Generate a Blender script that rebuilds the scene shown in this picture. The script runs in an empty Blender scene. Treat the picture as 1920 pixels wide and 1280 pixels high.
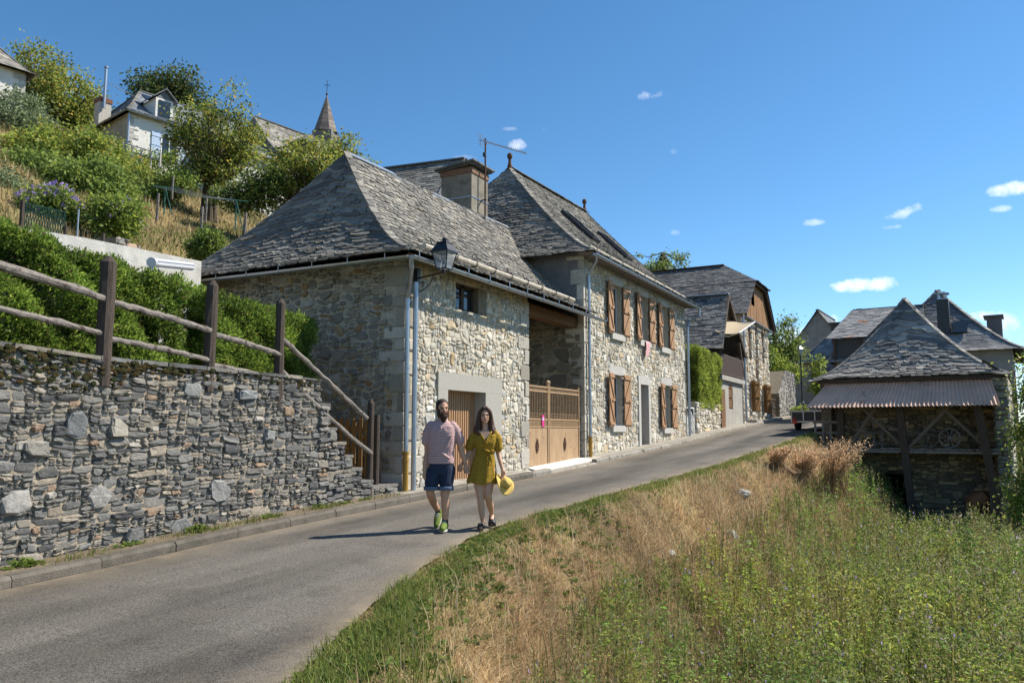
import bpy, bmesh, math, random
import numpy as np
from mathutils import Vector, Matrix, noise

R = math.radians
sc = bpy.context.scene
COL = sc.collection

# ------------------------------------------------------------------ camera, sky, sun, exposure
# world frame: X to the right of the street, Y up the street, Z up, origin at the photographer's eye
cam_d = bpy.data.cameras.new('camera')
cam_d.sensor_width = 36.0
cam_d.lens = 28.0
cam_d.clip_start = 0.1
cam_d.clip_end = 4000
cam = bpy.data.objects.new('camera', cam_d)
COL.objects.link(cam)
cam.rotation_euler = (R(90 + 6.42), 0, R(27.885))
sc.camera = cam

SUN_EL, SUN_AZ = 47.0, 48.8            # azimuth clockwise from +Y
SUN_DIR = Vector((math.sin(R(SUN_AZ)) * math.cos(R(SUN_EL)), math.cos(R(SUN_AZ)) * math.cos(R(SUN_EL)), math.sin(R(SUN_EL))))
sun_d = bpy.data.lights.new('sun', 'SUN')
sun_d.energy = 5.0
sun_d.angle = R(0.5)
sun_d.color = (1.0, 0.935, 0.82)
sun = bpy.data.objects.new('sun', sun_d)
COL.objects.link(sun)
sun.rotation_euler = (-SUN_DIR).to_track_quat('-Z', 'Y').to_euler()

world = bpy.data.worlds.new('World')
sc.world = world
world.use_nodes = True
sc.view_settings.view_transform = 'Standard'
sc.view_settings.look = 'None'
sc.view_settings.exposure = 0.66
sc.view_settings.gamma = 1.0
sc.render.engine = 'CYCLES'
sc.cycles.max_bounces = 6
sc.cycles.transparent_max_bounces = 12


def sky_dir(px, py):
    f = 1493.3
    th, ps = R(6.42), R(27.885)
    x, c = (px - 960) / f, (640 - py) / f
    y, z = math.cos(th) - math.sin(th) * c, math.sin(th) + math.cos(th) * c
    return Vector((x * math.cos(ps) - y * math.sin(ps), x * math.sin(ps) + y * math.cos(ps), z))


def make_world():
    nt = world.node_tree
    nt.nodes.clear()
    L = nt.links.new

    def N(t, **k):
        n = nt.nodes.new(t)
        for a, b in k.items():
            setattr(n, a, b)
        return n

    def math_(op, a, b=None, clamp=False):
        n = N('ShaderNodeMath', operation=op, use_clamp=clamp)
        for i, v in enumerate((a, b)):
            if v is None:
                continue
            if isinstance(v, (int, float)):
                n.inputs[i].default_value = v
            else:
                L(v, n.inputs[i])
        return n.outputs[0]

    sky = N('ShaderNodeTexSky', sky_type='NISHITA')
    sky.sun_disc = False
    sky.sun_elevation = R(SUN_EL)
    sky.sun_rotation = R(SUN_AZ)
    sky.altitude = 1200
    sky.air_density = 0.85
    sky.dust_density = 0.15
    sky.ozone_density = 2.2
    tc = N('ShaderNodeTexCoord')
    nz = N('ShaderNodeTexNoise')
    nz.inputs['Scale'].default_value = 38
    nz.inputs['Detail'].default_value = 7
    nz.inputs['Roughness'].default_value = 0.62
    L(tc.outputs['Generated'], nz.inputs['Vector'])
    nzv = math_('SUBTRACT', nz.outputs['Fac'], 0.5)
    # fair-weather clouds: where each hangs in the sky (azimuth / height), its width and height in radians
    clouds = [(1628, 533, 62, 13, 1.0, 0), (1880, 358, 42, 13, .95, 0), (1690, 400, 34, 12, .85, -.25), (1670, 426, 20, 5, .6, 0),
              (1533, 416, 22, 7, .8, 0), (1874, 391, 20, 6, .7, 0), (1222, 179, 30, 9, .75, 0), (970, 271, 19, 10, .8, 0),
              (1266, 284, 12, 8, .5, 0), (1267, 436, 9, 6, .5, 0), (1560, 618, 80, 30, 1.0, -.2), (1475, 640, 60, 28, 1.0, -.1),
              (1885, 606, 36, 20, .85, .35), (1840, 592, 30, 10, .8, 0), (955, 242, 15, 4, .5, 0), (875, 296, 24, 5, .4, 0),
              (1020, 243, 9, 3, .4, 0), (1420, 640, 40, 16, .8, 0)]
    tot = None
    for (px, py, a, b, dens, tilt) in clouds:
        c = sky_dir(px, py)
        ln = c.length
        c.normalize()
        e1 = c.cross(Vector((0, 0, 1))).normalized()
        e2 = e1.cross(c)
        ct, st = math.cos(tilt), math.sin(tilt)
        f1, f2 = e1 * ct - e2 * st, e1 * st + e2 * ct
        terms = []
        for (e, s) in ((f1, a), (f2, b)):
            k = 1.0 / (s / 1493.3 / ln)
            d = N('ShaderNodeVectorMath', operation='DOT_PRODUCT')
            L(tc.outputs['Generated'], d.inputs[0])
            d.inputs[1].default_value = e * k
            m = math_('POWER', math_('ABSOLUTE', d.outputs['Value']), 2.0)
            terms.append(m)
        fr = N('ShaderNodeVectorMath', operation='DOT_PRODUCT')
        L(tc.outputs['Generated'], fr.inputs[0])
        fr.inputs[1].default_value = c
        r2 = math_('ADD', terms[0], terms[1])
        v = math_('SUBTRACT', 1.0, r2)
        v = math_('ADD', v, math_('MULTIPLY', nzv, 5.5))
        v = math_('MULTIPLY', v, 0.5 * dens, clamp=True)
        v = math_('MULTIPLY', v, math_('LESS_THAN', r2, 4.0))
        v = math_('MULTIPLY', v, math_('GREATER_THAN', fr.outputs['Value'], 0.0))
        v = math_('MULTIPLY', v, dens)
        tot = v if tot is None else math_('MAXIMUM', tot, v)
    mix = N('ShaderNodeMix', data_type='RGBA')
    L(tot, mix.inputs['Factor'])
    hs = N('ShaderNodeHueSaturation')
    hs.inputs['Hue'].default_value = .493
    hs.inputs['Saturation'].default_value = 1.2
    hs.inputs['Value'].default_value = 1.04
    L(sky.outputs[0], hs.inputs['Color'])
    L(hs.outputs[0], mix.inputs['A'])
    mix.inputs['B'].default_value = (8.4, 8.5, 8.7, 1)
    bg = N('ShaderNodeBackground')
    bg.inputs['Strength'].default_value = 0.115
    L(mix.outputs['Result'], bg.inputs['Color'])
    out = N('ShaderNodeOutputWorld')
    L(bg.outputs[0], out.inputs['Surface'])


make_world()

# ------------------------------------------------------------------ helpers: objects and meshes
rng = random.Random(11)
npr = np.random.default_rng(7)


def tag(o, label=None, cat=None, group=None, kind=None):
    if label: o['label'] = label
    if cat: o['category'] = cat
    if group: o['group'] = group
    if kind: o['kind'] = kind
    return o


def thing(name, label, cat, loc=(0, 0, 0), group=None):
    o = bpy.data.objects.new(name, None)
    o.empty_display_size = .2
    COL.objects.link(o)
    o.location = loc
    return tag(o, label, cat, group)


def wloc(o):
    v = Vector((0, 0, 0))
    while o is not None:
        v += Vector(o.location)
        o = o.parent
    return v


def link_mesh(name, me, mats, parent=None, smooth=False, label=None):
    if not isinstance(mats, (list, tuple)):
        mats = [mats]
    for m in mats:
        me.materials.append(m)
    o = bpy.data.objects.new(name, me)
    COL.objects.link(o)
    if parent is not None:
        off = wloc(parent)
        if off.length > 0:
            me.transform(Matrix.Translation(-off))
        o.parent = parent
    if smooth:
        me.polygons.foreach_set('use_smooth', [True] * len(me.polygons))
    if label:
        o['label'] = label
    return o


class MB:
    """collects faces; build() links them as ONE mesh object"""

    def __init__(s):
        s.v, s.f, s.c, s.m = [], [], [], []
        s.col = (.5, .5, .5)
        s.mi = 0

    def add(s, vs, fs, col=None):
        b = len(s.v)
        s.v.extend([tuple(p) for p in vs])
        s.c.extend([col or s.col] * len(vs))
        for f in fs:
            s.f.append([b + i for i in f])
            s.m.append(s.mi)

    def box(s, c, d, rot=None, col=None, taper=1.0):
        x, y, z = d[0] / 2, d[1] / 2, d[2] / 2
        vs = []
        for k in (-1, 1):
            t = taper if k > 0 else 1.0
            vs += [Vector((-x * t, -y * t, k * z)), Vector((x * t, -y * t, k * z)), Vector((x * t, y * t, k * z)), Vector((-x * t, y * t, k * z))]
        if rot is not None:
            vs = [rot @ v for v in vs]
        vs = [v + Vector(c) for v in vs]
        s.add(vs, [(3, 2, 1, 0), (4, 5, 6, 7), (0, 1, 5, 4), (1, 2, 6, 5), (2, 3, 7, 6), (3, 0, 4, 7)], col)

    def bx(s, x0, x1, y0, y1, z0, z1, col=None):
        s.box(((x0 + x1) / 2, (y0 + y1) / 2, (z0 + z1) / 2), (abs(x1 - x0), abs(y1 - y0), abs(z1 - z0)), None, col)

    def bar(s, p0, p1, w, h, up=(0, 0, 1), col=None):
        p0, p1 = Vector(p0), Vector(p1)
        d = (p1 - p0).normalized()
        side = d.cross(Vector(up))
        if side.length < 1e-4:
            side = d.cross(Vector((1, 0, 0)))
        side.normalize()
        u = side.cross(d)
        vs = []
        for p in (p0, p1):
            for (a, b) in ((-1, -1), (1, -1), (1, 1), (-1, 1)):
                vs.append(p + side * (a * w / 2) + u * (b * h / 2))
        s.add(vs, [(3, 2, 1, 0), (4, 5, 6, 7), (0, 1, 5, 4), (1, 2, 6, 5), (2, 3, 7, 6), (3, 0, 4, 7)], col)

    def tube(s, pts, rad, n=8, cap=True, col=None, squash=None, jit=0.0):
        pts = [Vector(p) for p in pts]
        if isinstance(rad, (int, float)):
            rad = [rad] * len(pts)
        vs, fs = [], []
        prev = None
        for i, p in enumerate(pts):
            d = (pts[min(i + 1, len(pts) - 1)] - pts[max(i - 1, 0)]).normalized()
            if prev is None:
                a = d.cross(Vector((0, 0, 1)))
                if a.length < .05:
                    a = d.cross(Vector((0, 1, 0)))
                a.normalize()
            else:
                a = (prev - d * prev.dot(d)).normalized()
            prev = a
            b = d.cross(a)
            for k in range(n):
                t = 2 * math.pi * k / n
                rr = rad[i] * (1 + (rng.uniform(-jit, jit) if jit else 0))
                q = squash if squash else (1, 1)
                vs.append(p + a * (math.cos(t) * rr * q[0]) + b * (math.sin(t) * rr * q[1]))
        for i in range(len(pts) - 1):
            for k in range(n):
                k2 = (k + 1) % n
                fs.append((i * n + k, i * n + k2, (i + 1) * n + k2, (i + 1) * n + k))
        if cap:
            fs.append(tuple(range(n - 1, -1, -1)))
            fs.append(tuple((len(pts) - 1) * n + k for k in range(n)))
        s.add(vs, fs, col)

    def lathe(s, prof, n=16, c=(0, 0, 0), rot=None, col=None):
        vs, fs = [], []
        for (r, z) in prof:
            for k in range(n):
                t = 2 * math.pi * k / n
                v = Vector((r * math.cos(t), r * math.sin(t), z))
                if rot is not None:
                    v = rot @ v
                vs.append(v + Vector(c))
        for i in range(len(prof) - 1):
            for k in range(n):
                k2 = (k + 1) % n
                fs.append((i * n + k, i * n + k2, (i + 1) * n + k2, (i + 1) * n + k))
        fs.append(tuple(range(n - 1, -1, -1)))
        fs.append(tuple((len(prof) - 1) * n + k for k in range(n)))
        s.add(vs, fs, col)

    def prism(s, poly, d, col=None):
        """polygon (list of 3D points) pushed along d"""
        n = len(poly)
        a = [Vector(p) for p in poly]
        b = [p + Vector(d) for p in a]
        fs = [tuple(range(n)), tuple(range(2 * n - 1, n - 1, -1))]
        for i in range(n):
            j = (i + 1) % n
            fs.append((i, n + i, n + j, j))
        s.add(a + b, fs, col)

    def ell(s, c, r, n=12, m=8, rot=None, col=None):
        prof = []
        vs, fs = [], []
        for i in range(1, m):
            t = math.pi * i / m
            for k in range(n):
                p = 2 * math.pi * k / n
                v = Vector((r[0] * math.sin(t) * math.cos(p), r[1] * math.sin(t) * math.sin(p), -r[2] * math.cos(t)))
                vs.append((rot @ v if rot is not None else v) + Vector(c))
        for sg in (-1, 1):
            v = Vector((0, 0, sg * r[2]))
            vs.append((rot @ v if rot is not None else v) + Vector(c))
        for i in range(m - 2):
            for k in range(n):
                k2 = (k + 1) % n
                fs.append((i * n + k, i * n + k2, (i + 1) * n + k2, (i + 1) * n + k))
        lo, hi = len(vs) - 2, len(vs) - 1
        for k in range(n):
            k2 = (k + 1) % n
            fs.append((lo, k2, k))
            fs.append((hi, (m - 2) * n + k, (m - 2) * n + k2))
        s.add(vs, fs, col)

    def build(s, name, mats, parent=None, smooth=False, label=None):
        me = bpy.data.meshes.new(name)
        me.from_pydata(s.v, [], s.f)
        ca = me.color_attributes.new('col', 'FLOAT_COLOR', 'POINT')
        arr = np.ones((len(s.v), 4), dtype=np.float32)
        if s.v:
            arr[:, :3] = np.array(s.c, dtype=np.float32)
        ca.data.foreach_set('color', arr.ravel())
        if any(s.m):
            me.polygons.foreach_set('material_index', s.m)
        me.update()
        return link_mesh(name, me, mats, parent, smooth, label)


def np_obj(name, V, F, C, mats, parent=None, smooth=False, label=None):
    """fast mesh from arrays; F is (m,k)"""
    V = np.asarray(V, dtype=np.float32)
    F = np.asarray(F, dtype=np.int32)
    me = bpy.data.meshes.new(name)
    me.vertices.add(len(V))
    me.vertices.foreach_set('co', V.ravel())
    k = F.shape[1]
    me.loops.add(F.size)
    me.loops.foreach_set('vertex_index', F.ravel())
    me.polygons.add(len(F))
    me.polygons.foreach_set('loop_start', np.arange(0, F.size, k, dtype=np.int32))
    me.polygons.foreach_set('loop_total', np.full(len(F), k, dtype=np.int32))
    if C is not None:
        ca = me.color_attributes.new('col', 'FLOAT_COLOR', 'POINT')
        arr = np.ones((len(V), 4), dtype=np.float32)
        arr[:, :3] = C
        ca.data.foreach_set('color', arr.ravel())
    me.update(calc_edges=True)
    return link_mesh(name, me, mats, parent, smooth, label)


# ------------------------------------------------------------------ helpers: materials
def new_mat(name):
    m = bpy.data.materials.new(name)
    m.use_nodes = True
    nt = m.node_tree
    return m, nt, nt.nodes['Principled BSDF']


def mat(name, color=None, rough=.8, macro=0, metal=0.0, var=.25, scale=8.0, bump=.2, bscale=30.0, spec=.3, streak=None, spot=None, bdist=.02):
    """surface whose colour is 'color' (or the mesh's 'col' attribute when None) broken up by noise, with noise bump"""
    m, nt, bs = new_mat(name)
    L = nt.links.new
    tc = nt.nodes.new('ShaderNodeTexCoord')
    vec = tc.outputs['Object']
    if streak:
        mp = nt.nodes.new('ShaderNodeMapping')
        mp.inputs['Scale'].default_value = streak
        L(vec, mp.inputs['Vector'])
        vec = mp.outputs['Vector']
    nz = nt.nodes.new('ShaderNodeTexNoise')
    nz.inputs['Scale'].default_value = scale
    nz.inputs['Detail'].default_value = 6
    nz.inputs['Roughness'].default_value = .65
    L(vec, nz.inputs['Vector'])
    mr = nt.nodes.new('ShaderNodeMapRange')
    mr.inputs['From Min'].default_value = .25
    mr.inputs['From Max'].default_value = .75
    mr.inputs['To Min'].default_value = 1 - var
    mr.inputs['To Max'].default_value = 1 + var
    L(nz.outputs['Fac'], mr.inputs['Value'])
    mul = nt.nodes.new('ShaderNodeMix')
    mul.data_type = 'RGBA'
    mul.blend_type = 'MULTIPLY'
    mul.inputs['Factor'].default_value = 1
    if color is None:
        at = nt.nodes.new('ShaderNodeAttribute')
        at.attribute_name = 'col'
        L(at.outputs['Color'], mul.inputs['A'])
    else:
        mul.inputs['A'].default_value = (*color, 1)
    L(mr.outputs[0], mul.inputs['B'])
    res = mul.outputs['Result']
    if macro:                                    # broad weathering
        n3 = nt.nodes.new('ShaderNodeTexNoise')
        n3.inputs['Scale'].default_value = .55
        n3.inputs['Detail'].default_value = 6
        n3.inputs['Roughness'].default_value = .6
        L(tc.outputs['Object'], n3.inputs['Vector'])
        r3 = nt.nodes.new('ShaderNodeMapRange')
        r3.inputs['From Min'].default_value = .3
        r3.inputs['From Max'].default_value = .7
        r3.inputs['To Min'].default_value = 1 - macro
        r3.inputs['To Max'].default_value = 1 + macro * .5
        L(n3.outputs['Fac'], r3.inputs['Value'])
        m3 = nt.nodes.new('ShaderNodeMix')
        m3.data_type = 'RGBA'
        m3.blend_type = 'MULTIPLY'
        m3.inputs['Factor'].default_value = 1
        L(res, m3.inputs['A'])
        L(r3.outputs[0], m3.inputs['B'])
        res = m3.outputs['Result']
    if spot:                                     # (colour, noise scale, threshold, softness)
        n2 = nt.nodes.new('ShaderNodeTexNoise')
        n2.inputs['Scale'].default_value = spot[1]
        n2.inputs['Detail'].default_value = 5
        L(tc.outputs['Object'], n2.inputs['Vector'])
        r2 = nt.nodes.new('ShaderNodeMapRange')
        r2.inputs['From Min'].default_value = spot[2]
        r2.inputs['From Max'].default_value = spot[2] + spot[3]
        L(n2.outputs['Fac'], r2.inputs['Value'])
        mx = nt.nodes.new('ShaderNodeMix')
        mx.data_type = 'RGBA'
        L(r2.outputs[0], mx.inputs['Factor'])
        L(res, mx.inputs['A'])
        mx.inputs['B'].default_value = (*spot[0], 1)
        res = mx.outputs['Result']
    L(res, bs.inputs['Base Color'])
    bs.inputs['Roughness'].default_value = rough
    bs.inputs['Metallic'].default_value = metal
    bs.inputs['Specular IOR Level'].default_value = spec
    if bump:
        nb = nt.nodes.new('ShaderNodeTexNoise')
        nb.inputs['Scale'].default_value = bscale
        nb.inputs['Detail'].default_value = 5
        L(vec, nb.inputs['Vector'])
        bp = nt.nodes.new('ShaderNodeBump')
        bp.inputs['Strength'].default_value = bump
        bp.inputs['Distance'].default_value = bdist
        L(nb.outputs['Fac'], bp.inputs['Height'])
        L(bp.outputs[0], bs.inputs['Normal'])
    return m


def leaf_mat(name, trans=.45, rough=.55, spec=.25):
    m, nt, bs = new_mat(name)
    L = nt.links.new
    at = nt.nodes.new('ShaderNodeAttribute')
    at.attribute_name = 'col'
    L(at.outputs['Color'], bs.inputs['Base Color'])
    bs.inputs['Roughness'].default_value = rough
    bs.inputs['Specular IOR Level'].default_value = spec
    tr = nt.nodes.new('ShaderNodeBsdfTranslucent')
    hs = nt.nodes.new('ShaderNodeHueSaturation')
    hs.inputs['Hue'].default_value = .485
    hs.inputs['Value'].default_value = 1.5
    L(at.outputs['Color'], hs.inputs['Color'])
    L(hs.outputs[0], tr.inputs['Color'])
    mx = nt.nodes.new('ShaderNodeMixShader')
    mx.inputs['Fac'].default_value = trans
    L(bs.outputs[0], mx.inputs[1])
    L(tr.outputs[0], mx.inputs[2])
    L(mx.outputs[0], nt.nodes['Material Output'].inputs['Surface'])
    return m


def glass_mat(name, color=(.02, .025, .03), rough=.06):
    m, nt, bs = new_mat(name)
    bs.inputs['Base Color'].default_value = (*color, 1)
    bs.inputs['Roughness'].default_value = rough
    bs.inputs['Specular IOR Level'].default_value = .7
    return m


M = {}
M['stone'] = mat('rubble_stone', None, .9, macro=.2, var=.28, scale=9, bump=.55, bscale=38, spec=.15)
M['slatestone'] = mat('grey_schist', None, .75, var=.3, scale=14, bump=.6, bscale=30, spec=.25)
M['mortar'] = mat('lime_mortar', (.46, .41, .32), .95, macro=.3, var=.25, scale=12, bump=.6, bscale=60, spec=.1)
M['mortar_dark'] = mat('old_mortar', (.20, .17, .125), .95, var=.4, scale=9, bump=.7, bscale=50, spec=.1)
M['granite'] = mat('granite', (.36, .34, .30), .85, var=.22, scale=45, bump=.25, bscale=120, spec=.2)
M['granite_light'] = mat('dressed_stone', (.44, .42, .385), .85, var=.18, scale=14, bump=.25, bscale=60, spec=.2)
M['slate'] = mat('roof_slate', None, .85, macro=.3, var=.32, scale=9, bump=.7, bscale=34, spec=.15, spot=((.40, .37, .31), 18, .62, .1))
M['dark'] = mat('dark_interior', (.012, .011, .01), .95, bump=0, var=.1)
M['plaster_grey'] = mat('grey_render', (.155, .15, .15), .92, var=.3, scale=2.2, bump=.25, bscale=14)
M['plaster_white'] = mat('white_render', (.62, .60, .56), .92, var=.14, scale=2.0, bump=.2, bscale=20)
M['concrete'] = mat('concrete', (.34, .32, .29), .9, var=.25, scale=5, bump=.35, bscale=70)
M['concrete_light'] = mat('pale_concrete', (.55, .53, .49), .9, var=.14, scale=5, bump=.2, bscale=50)
M['zinc'] = mat('zinc', (.36, .39, .43), .38, metal=.75, var=.15, scale=5, bump=.03, bscale=20, spec=.5)
M['ochre_iron'] = mat('ochre_pipe', (.34, .19, .035), .6, var=.15, bump=.1)
M['shutter'] = mat('stained_shutter_wood', (.36, .21, .115), .65, var=.35, scale=6, streak=(9, 9, .8), bump=.15, bscale=12)
M['door_wood'] = mat('ribbed_door_wood', (.37, .215, .115), .5, var=.18, scale=5, streak=(6, 6, .7), bump=.1, bscale=12)
M['gate_metal'] = mat('tan_painted_iron', (.37, .245, .14), .55, var=.25, scale=3, streak=(3, 3, .6), bump=.1, spot=((.20, .10, .05), 5, .64, .1))
M['oldwood'] = mat('weathered_wood', (.075, .056, .045), .85, var=.5, scale=5, streak=(14, 14, 1.0), bump=.8, bscale=14)
M['greywood'] = mat('silvered_wood', (.235, .205, .18), .85, var=.45, scale=5, streak=(5, 5, 5), bump=.8, bscale=22, spot=((.08, .06, .05), 9, .55, .12))
M['brownwood'] = mat('brown_boards', (.16, .085, .04), .8, var=.45, scale=4, streak=(10, 10, .8), bump=.5, bscale=12)
M['yellowwood'] = mat('honey_wood', (.23, .125, .045), .7, var=.3, scale=5, streak=(9, 9, .8), bump=.3, bscale=12)
M['pole'] = mat('peeled_pole', (.42, .37, .30), .8, var=.3, scale=6, bump=.4, bscale=20)
M['black_iron'] = mat('black_iron', (.014, .015, .017), .4, var=.1, bump=.05, spec=.5)
M['rust'] = mat('rusty_iron', (.10, .05, .03), .8, var=.5, scale=12, bump=.4)
M['white_paint'] = mat('white_paint', (.75, .75, .74), .45, var=.06, bump=.05)
M['pvc'] = mat('white_pvc', (.55, .57, .62), .4, var=.05, bump=0)
M['glass'] = glass_mat('window_glass')
M['leaf'] = leaf_mat('leaves')
M['grass'] = leaf_mat('grass_blades', .3, .6, .2)
M['bark'] = mat('bark', (.09, .07, .05), .9, var=.4, scale=6, bump=.8, bscale=20)
# ------------------------------------------------------------------ helpers: rubble stones and roof slates
PAL_RUBBLE = [((.54, .49, .40), 6), ((.60, .55, .465), 5), ((.47, .435, .37), 3.5), ((.56, .45, .30), 1.8), ((.48, .35, .21), .6), ((.38, .365, .335), 2), ((.64, .605, .535), 2.2)]
PAL_RUBBLE_SHADE = [((.24, .22, .185), 5), ((.30, .27, .22), 4), ((.36, .28, .17), 1.6), ((.19, .18, .165), 3), ((.30, .20, .11), .9), ((.40, .37, .31), 1.4)]  # rubble tones darkened for wall faces turned away from the sun
PAL_SCHIST = [((.115, .112, .106), 5), ((.15, .146, .138), 6), ((.185, .173, .155), 5), ((.225, .20, .165), 3.5), ((.27, .23, .18), 2.2), ((.33, .305, .265), .6), ((.25, .175, .12), .5), ((.085, .083, .083), 3)]
PAL_SHED = [((0.299, 0.247, 0.169), 5), ((0.403, 0.325, 0.208), 4), ((0.520, 0.390, 0.221), 2.5), ((0.182, 0.163, 0.130), 5), ((0.598, 0.507, 0.351), 1)]


def pick(pal):
    t = rng.uniform(0, sum(w for _, w in pal))
    for c, w in pal:
        t -= w
        if t <= 0:
            k = rng.uniform(.85, 1.15)
            return tuple(x * k for x in c)
    return pal[0][0]


def split_rect(u0, u1, v0, v1, tw, th, out):
    w, h = u1 - u0, v1 - v0
    k = rng.choice((.55, .75, 1.0, 1.3, 1.7, 2.3))
    if w <= tw * k and h <= th * k:
        out.append((u0, u1, v0, v1))
        return
    if w / tw > h / th * rng.uniform(.8, 1.25):
        t = u0 + w * rng.uniform(.34, .66)
        split_rect(u0, t, v0, v1, tw, th, out)
        split_rect(t, u1, v0, v1, tw, th, out)
    else:
        t = v0 + h * rng.uniform(.34, .66)
        split_rect(u0, u1, v0, t, tw, th, out)
        split_rect(u0, u1, t, v1, tw, th, out)


def stones(mb, O, U, V, rects, tw, th, depth=(.02, .06), gap=.02, pal=PAL_RUBBLE, holes=(), warp=.04, wf=2.5, shear=None, clampu=None, cut=(.08, .36), tilt=.25, seed=0.0):
    """irregular stones over rectangles of the plane O + u U + v V, standing out along U x V; holes are left free"""
    O, U, V = Vector(O), Vector(U), Vector(V)
    Nn = U.cross(V).normalized()
    cells = []
    for r in rects:
        split_rect(*r, tw, th, cells)
    ulo, uhi = min(r[0] for r in rects), max(r[1] for r in rects)
    vlo, vhi = min(r[2] for r in rects), max(r[3] for r in rects)
    for (u0, u1, v0, v1) in cells:
        uc, vc = (u0 + u1) / 2, (v0 + v1) / 2
        if any(h[0] < uc < h[1] and h[2] < vc < h[3] for h in holes):
            continue
        g = gap * rng.uniform(.4, 1.0) / 2
        w, h = u1 - u0, v1 - v0
        a0, a1, b0, b1 = u0 + g, u1 - g, v0 + g, v1 - g
        pts = []
        for (cx, cy, sx, sy, first) in ((a0, b0, 1, 1, 0), (a1, b0, -1, 1, 1), (a1, b1, -1, -1, 0), (a0, b1, 1, -1, 1)):
            cu, cv = w * rng.uniform(*cut), h * rng.uniform(*cut)
            p1, p2 = (cx, cy + sy * cv), (cx + sx * cu, cy)
            pts += [p1, p2] if first == 0 else [p2, p1]
        q = []
        for (u, v) in pts:
            n1 = noise.noise(Vector((u * wf + seed, v * wf, 3.1)))
            n2 = noise.noise(Vector((u * wf + seed, v * wf, 9.7)))
            u2 = u + warp * n1 + rng.uniform(-.06, .06) * w
            v2 = v + warp * n2 + rng.uniform(-.06, .06) * h
            u2, v2 = min(max(u2, ulo), uhi), min(max(v2, vlo), vhi)
            for hh in holes:
                if hh[0] < u2 < hh[1] and hh[2] < v2 < hh[3]:
                    d = [(u2 - hh[0], 0), (hh[1] - u2, 1), (v2 - hh[2], 2), (hh[3] - v2, 3)]
                    k = min(d)[1]
                    if k == 0: u2 = hh[0]
                    elif k == 1: u2 = hh[1]
                    elif k == 2: v2 = hh[2]
                    else: v2 = hh[3]
            q.append((u2, v2))
        mu = sum(p[0] for p in q) / 8
        mv = sum(p[1] for p in q) / 8
        d = rng.uniform(*depth)
        tu, tv = rng.uniform(-tilt, tilt) * d / max(w, .05), rng.uniform(-tilt, tilt) * d / max(h, .05)
        vs = []
        inset = min(.025, .16 * min(w, h))
        for ring in range(3):
            for (u, v) in q:
                du, dv = mu - u, mv - v
                ln = math.hypot(du, dv) + 1e-6
                if ring == 0: k, z = 0, -.03
                elif ring == 1: k, z = inset / ln * .3, d * rng.uniform(.35, .9)
                else: k, z = min(.5, inset / ln * rng.uniform(.7, 2.0)), d * rng.uniform(.75, 1.25)
                uu, vv = u + du * k, v + dv * k
                if ring: z += tu * (uu - mu) + tv * (vv - mv)
                if shear: vs.append(O + U * uu + V * shear(uu, vv) + Nn * z)
                else: vs.append(O + U * uu + V * vv + Nn * z)
        zc = d * rng.uniform(.95, 1.15)
        vs.append(O + U * mu + V * (shear(mu, mv) if shear else mv) + Nn * zc)
        fs = []
        for r_ in (0, 1):
            for k in range(8):
                k2 = (k + 1) % 8
                fs.append((r_ * 8 + k, r_ * 8 + k2, r_ * 8 + 8 + k2, r_ * 8 + 8 + k))
        for k in range(8):
            fs.append((16 + k, 16 + (k + 1) % 8, 24))
        mb.add(vs, fs, pick(pal))


def slab_wall(mb, O, U, V, W, H, T, holes=()):
    """solid wall with openings: boxes between the openings, thickness T behind the plane"""
    O, U, V = Vector(O), Vector(U), Vector(V)
    Nn = U.cross(V).normalized()
    us = sorted({0, W, *[h[0] for h in holes], *[h[1] for h in holes]})
    for a, b in zip(us[:-1], us[1:]):
        m = (a + b) / 2
        blocks = sorted((h[2], h[3]) for h in holes if h[0] < m < h[1])
        z = 0
        segs = []
        for (c, d) in blocks:
            if c > z: segs.append((z, c))
            z = max(z, d)
        if z < H: segs.append((z, H))
        for (c, d) in segs:
            p = [O + U * a + V * c, O + U * b + V * c, O + U * b + V * d, O + U * a + V * d]
            mb.prism(p, -Nn * T)


PAL_SLATE = [((.20, .19, .173), 5), ((.235, .22, .196), 5), ((.28, .26, .226), 4), ((.16, .153, .143), 3), ((.33, .303, .258), 1.3), ((.22, .19, .155), .8)]


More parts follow.
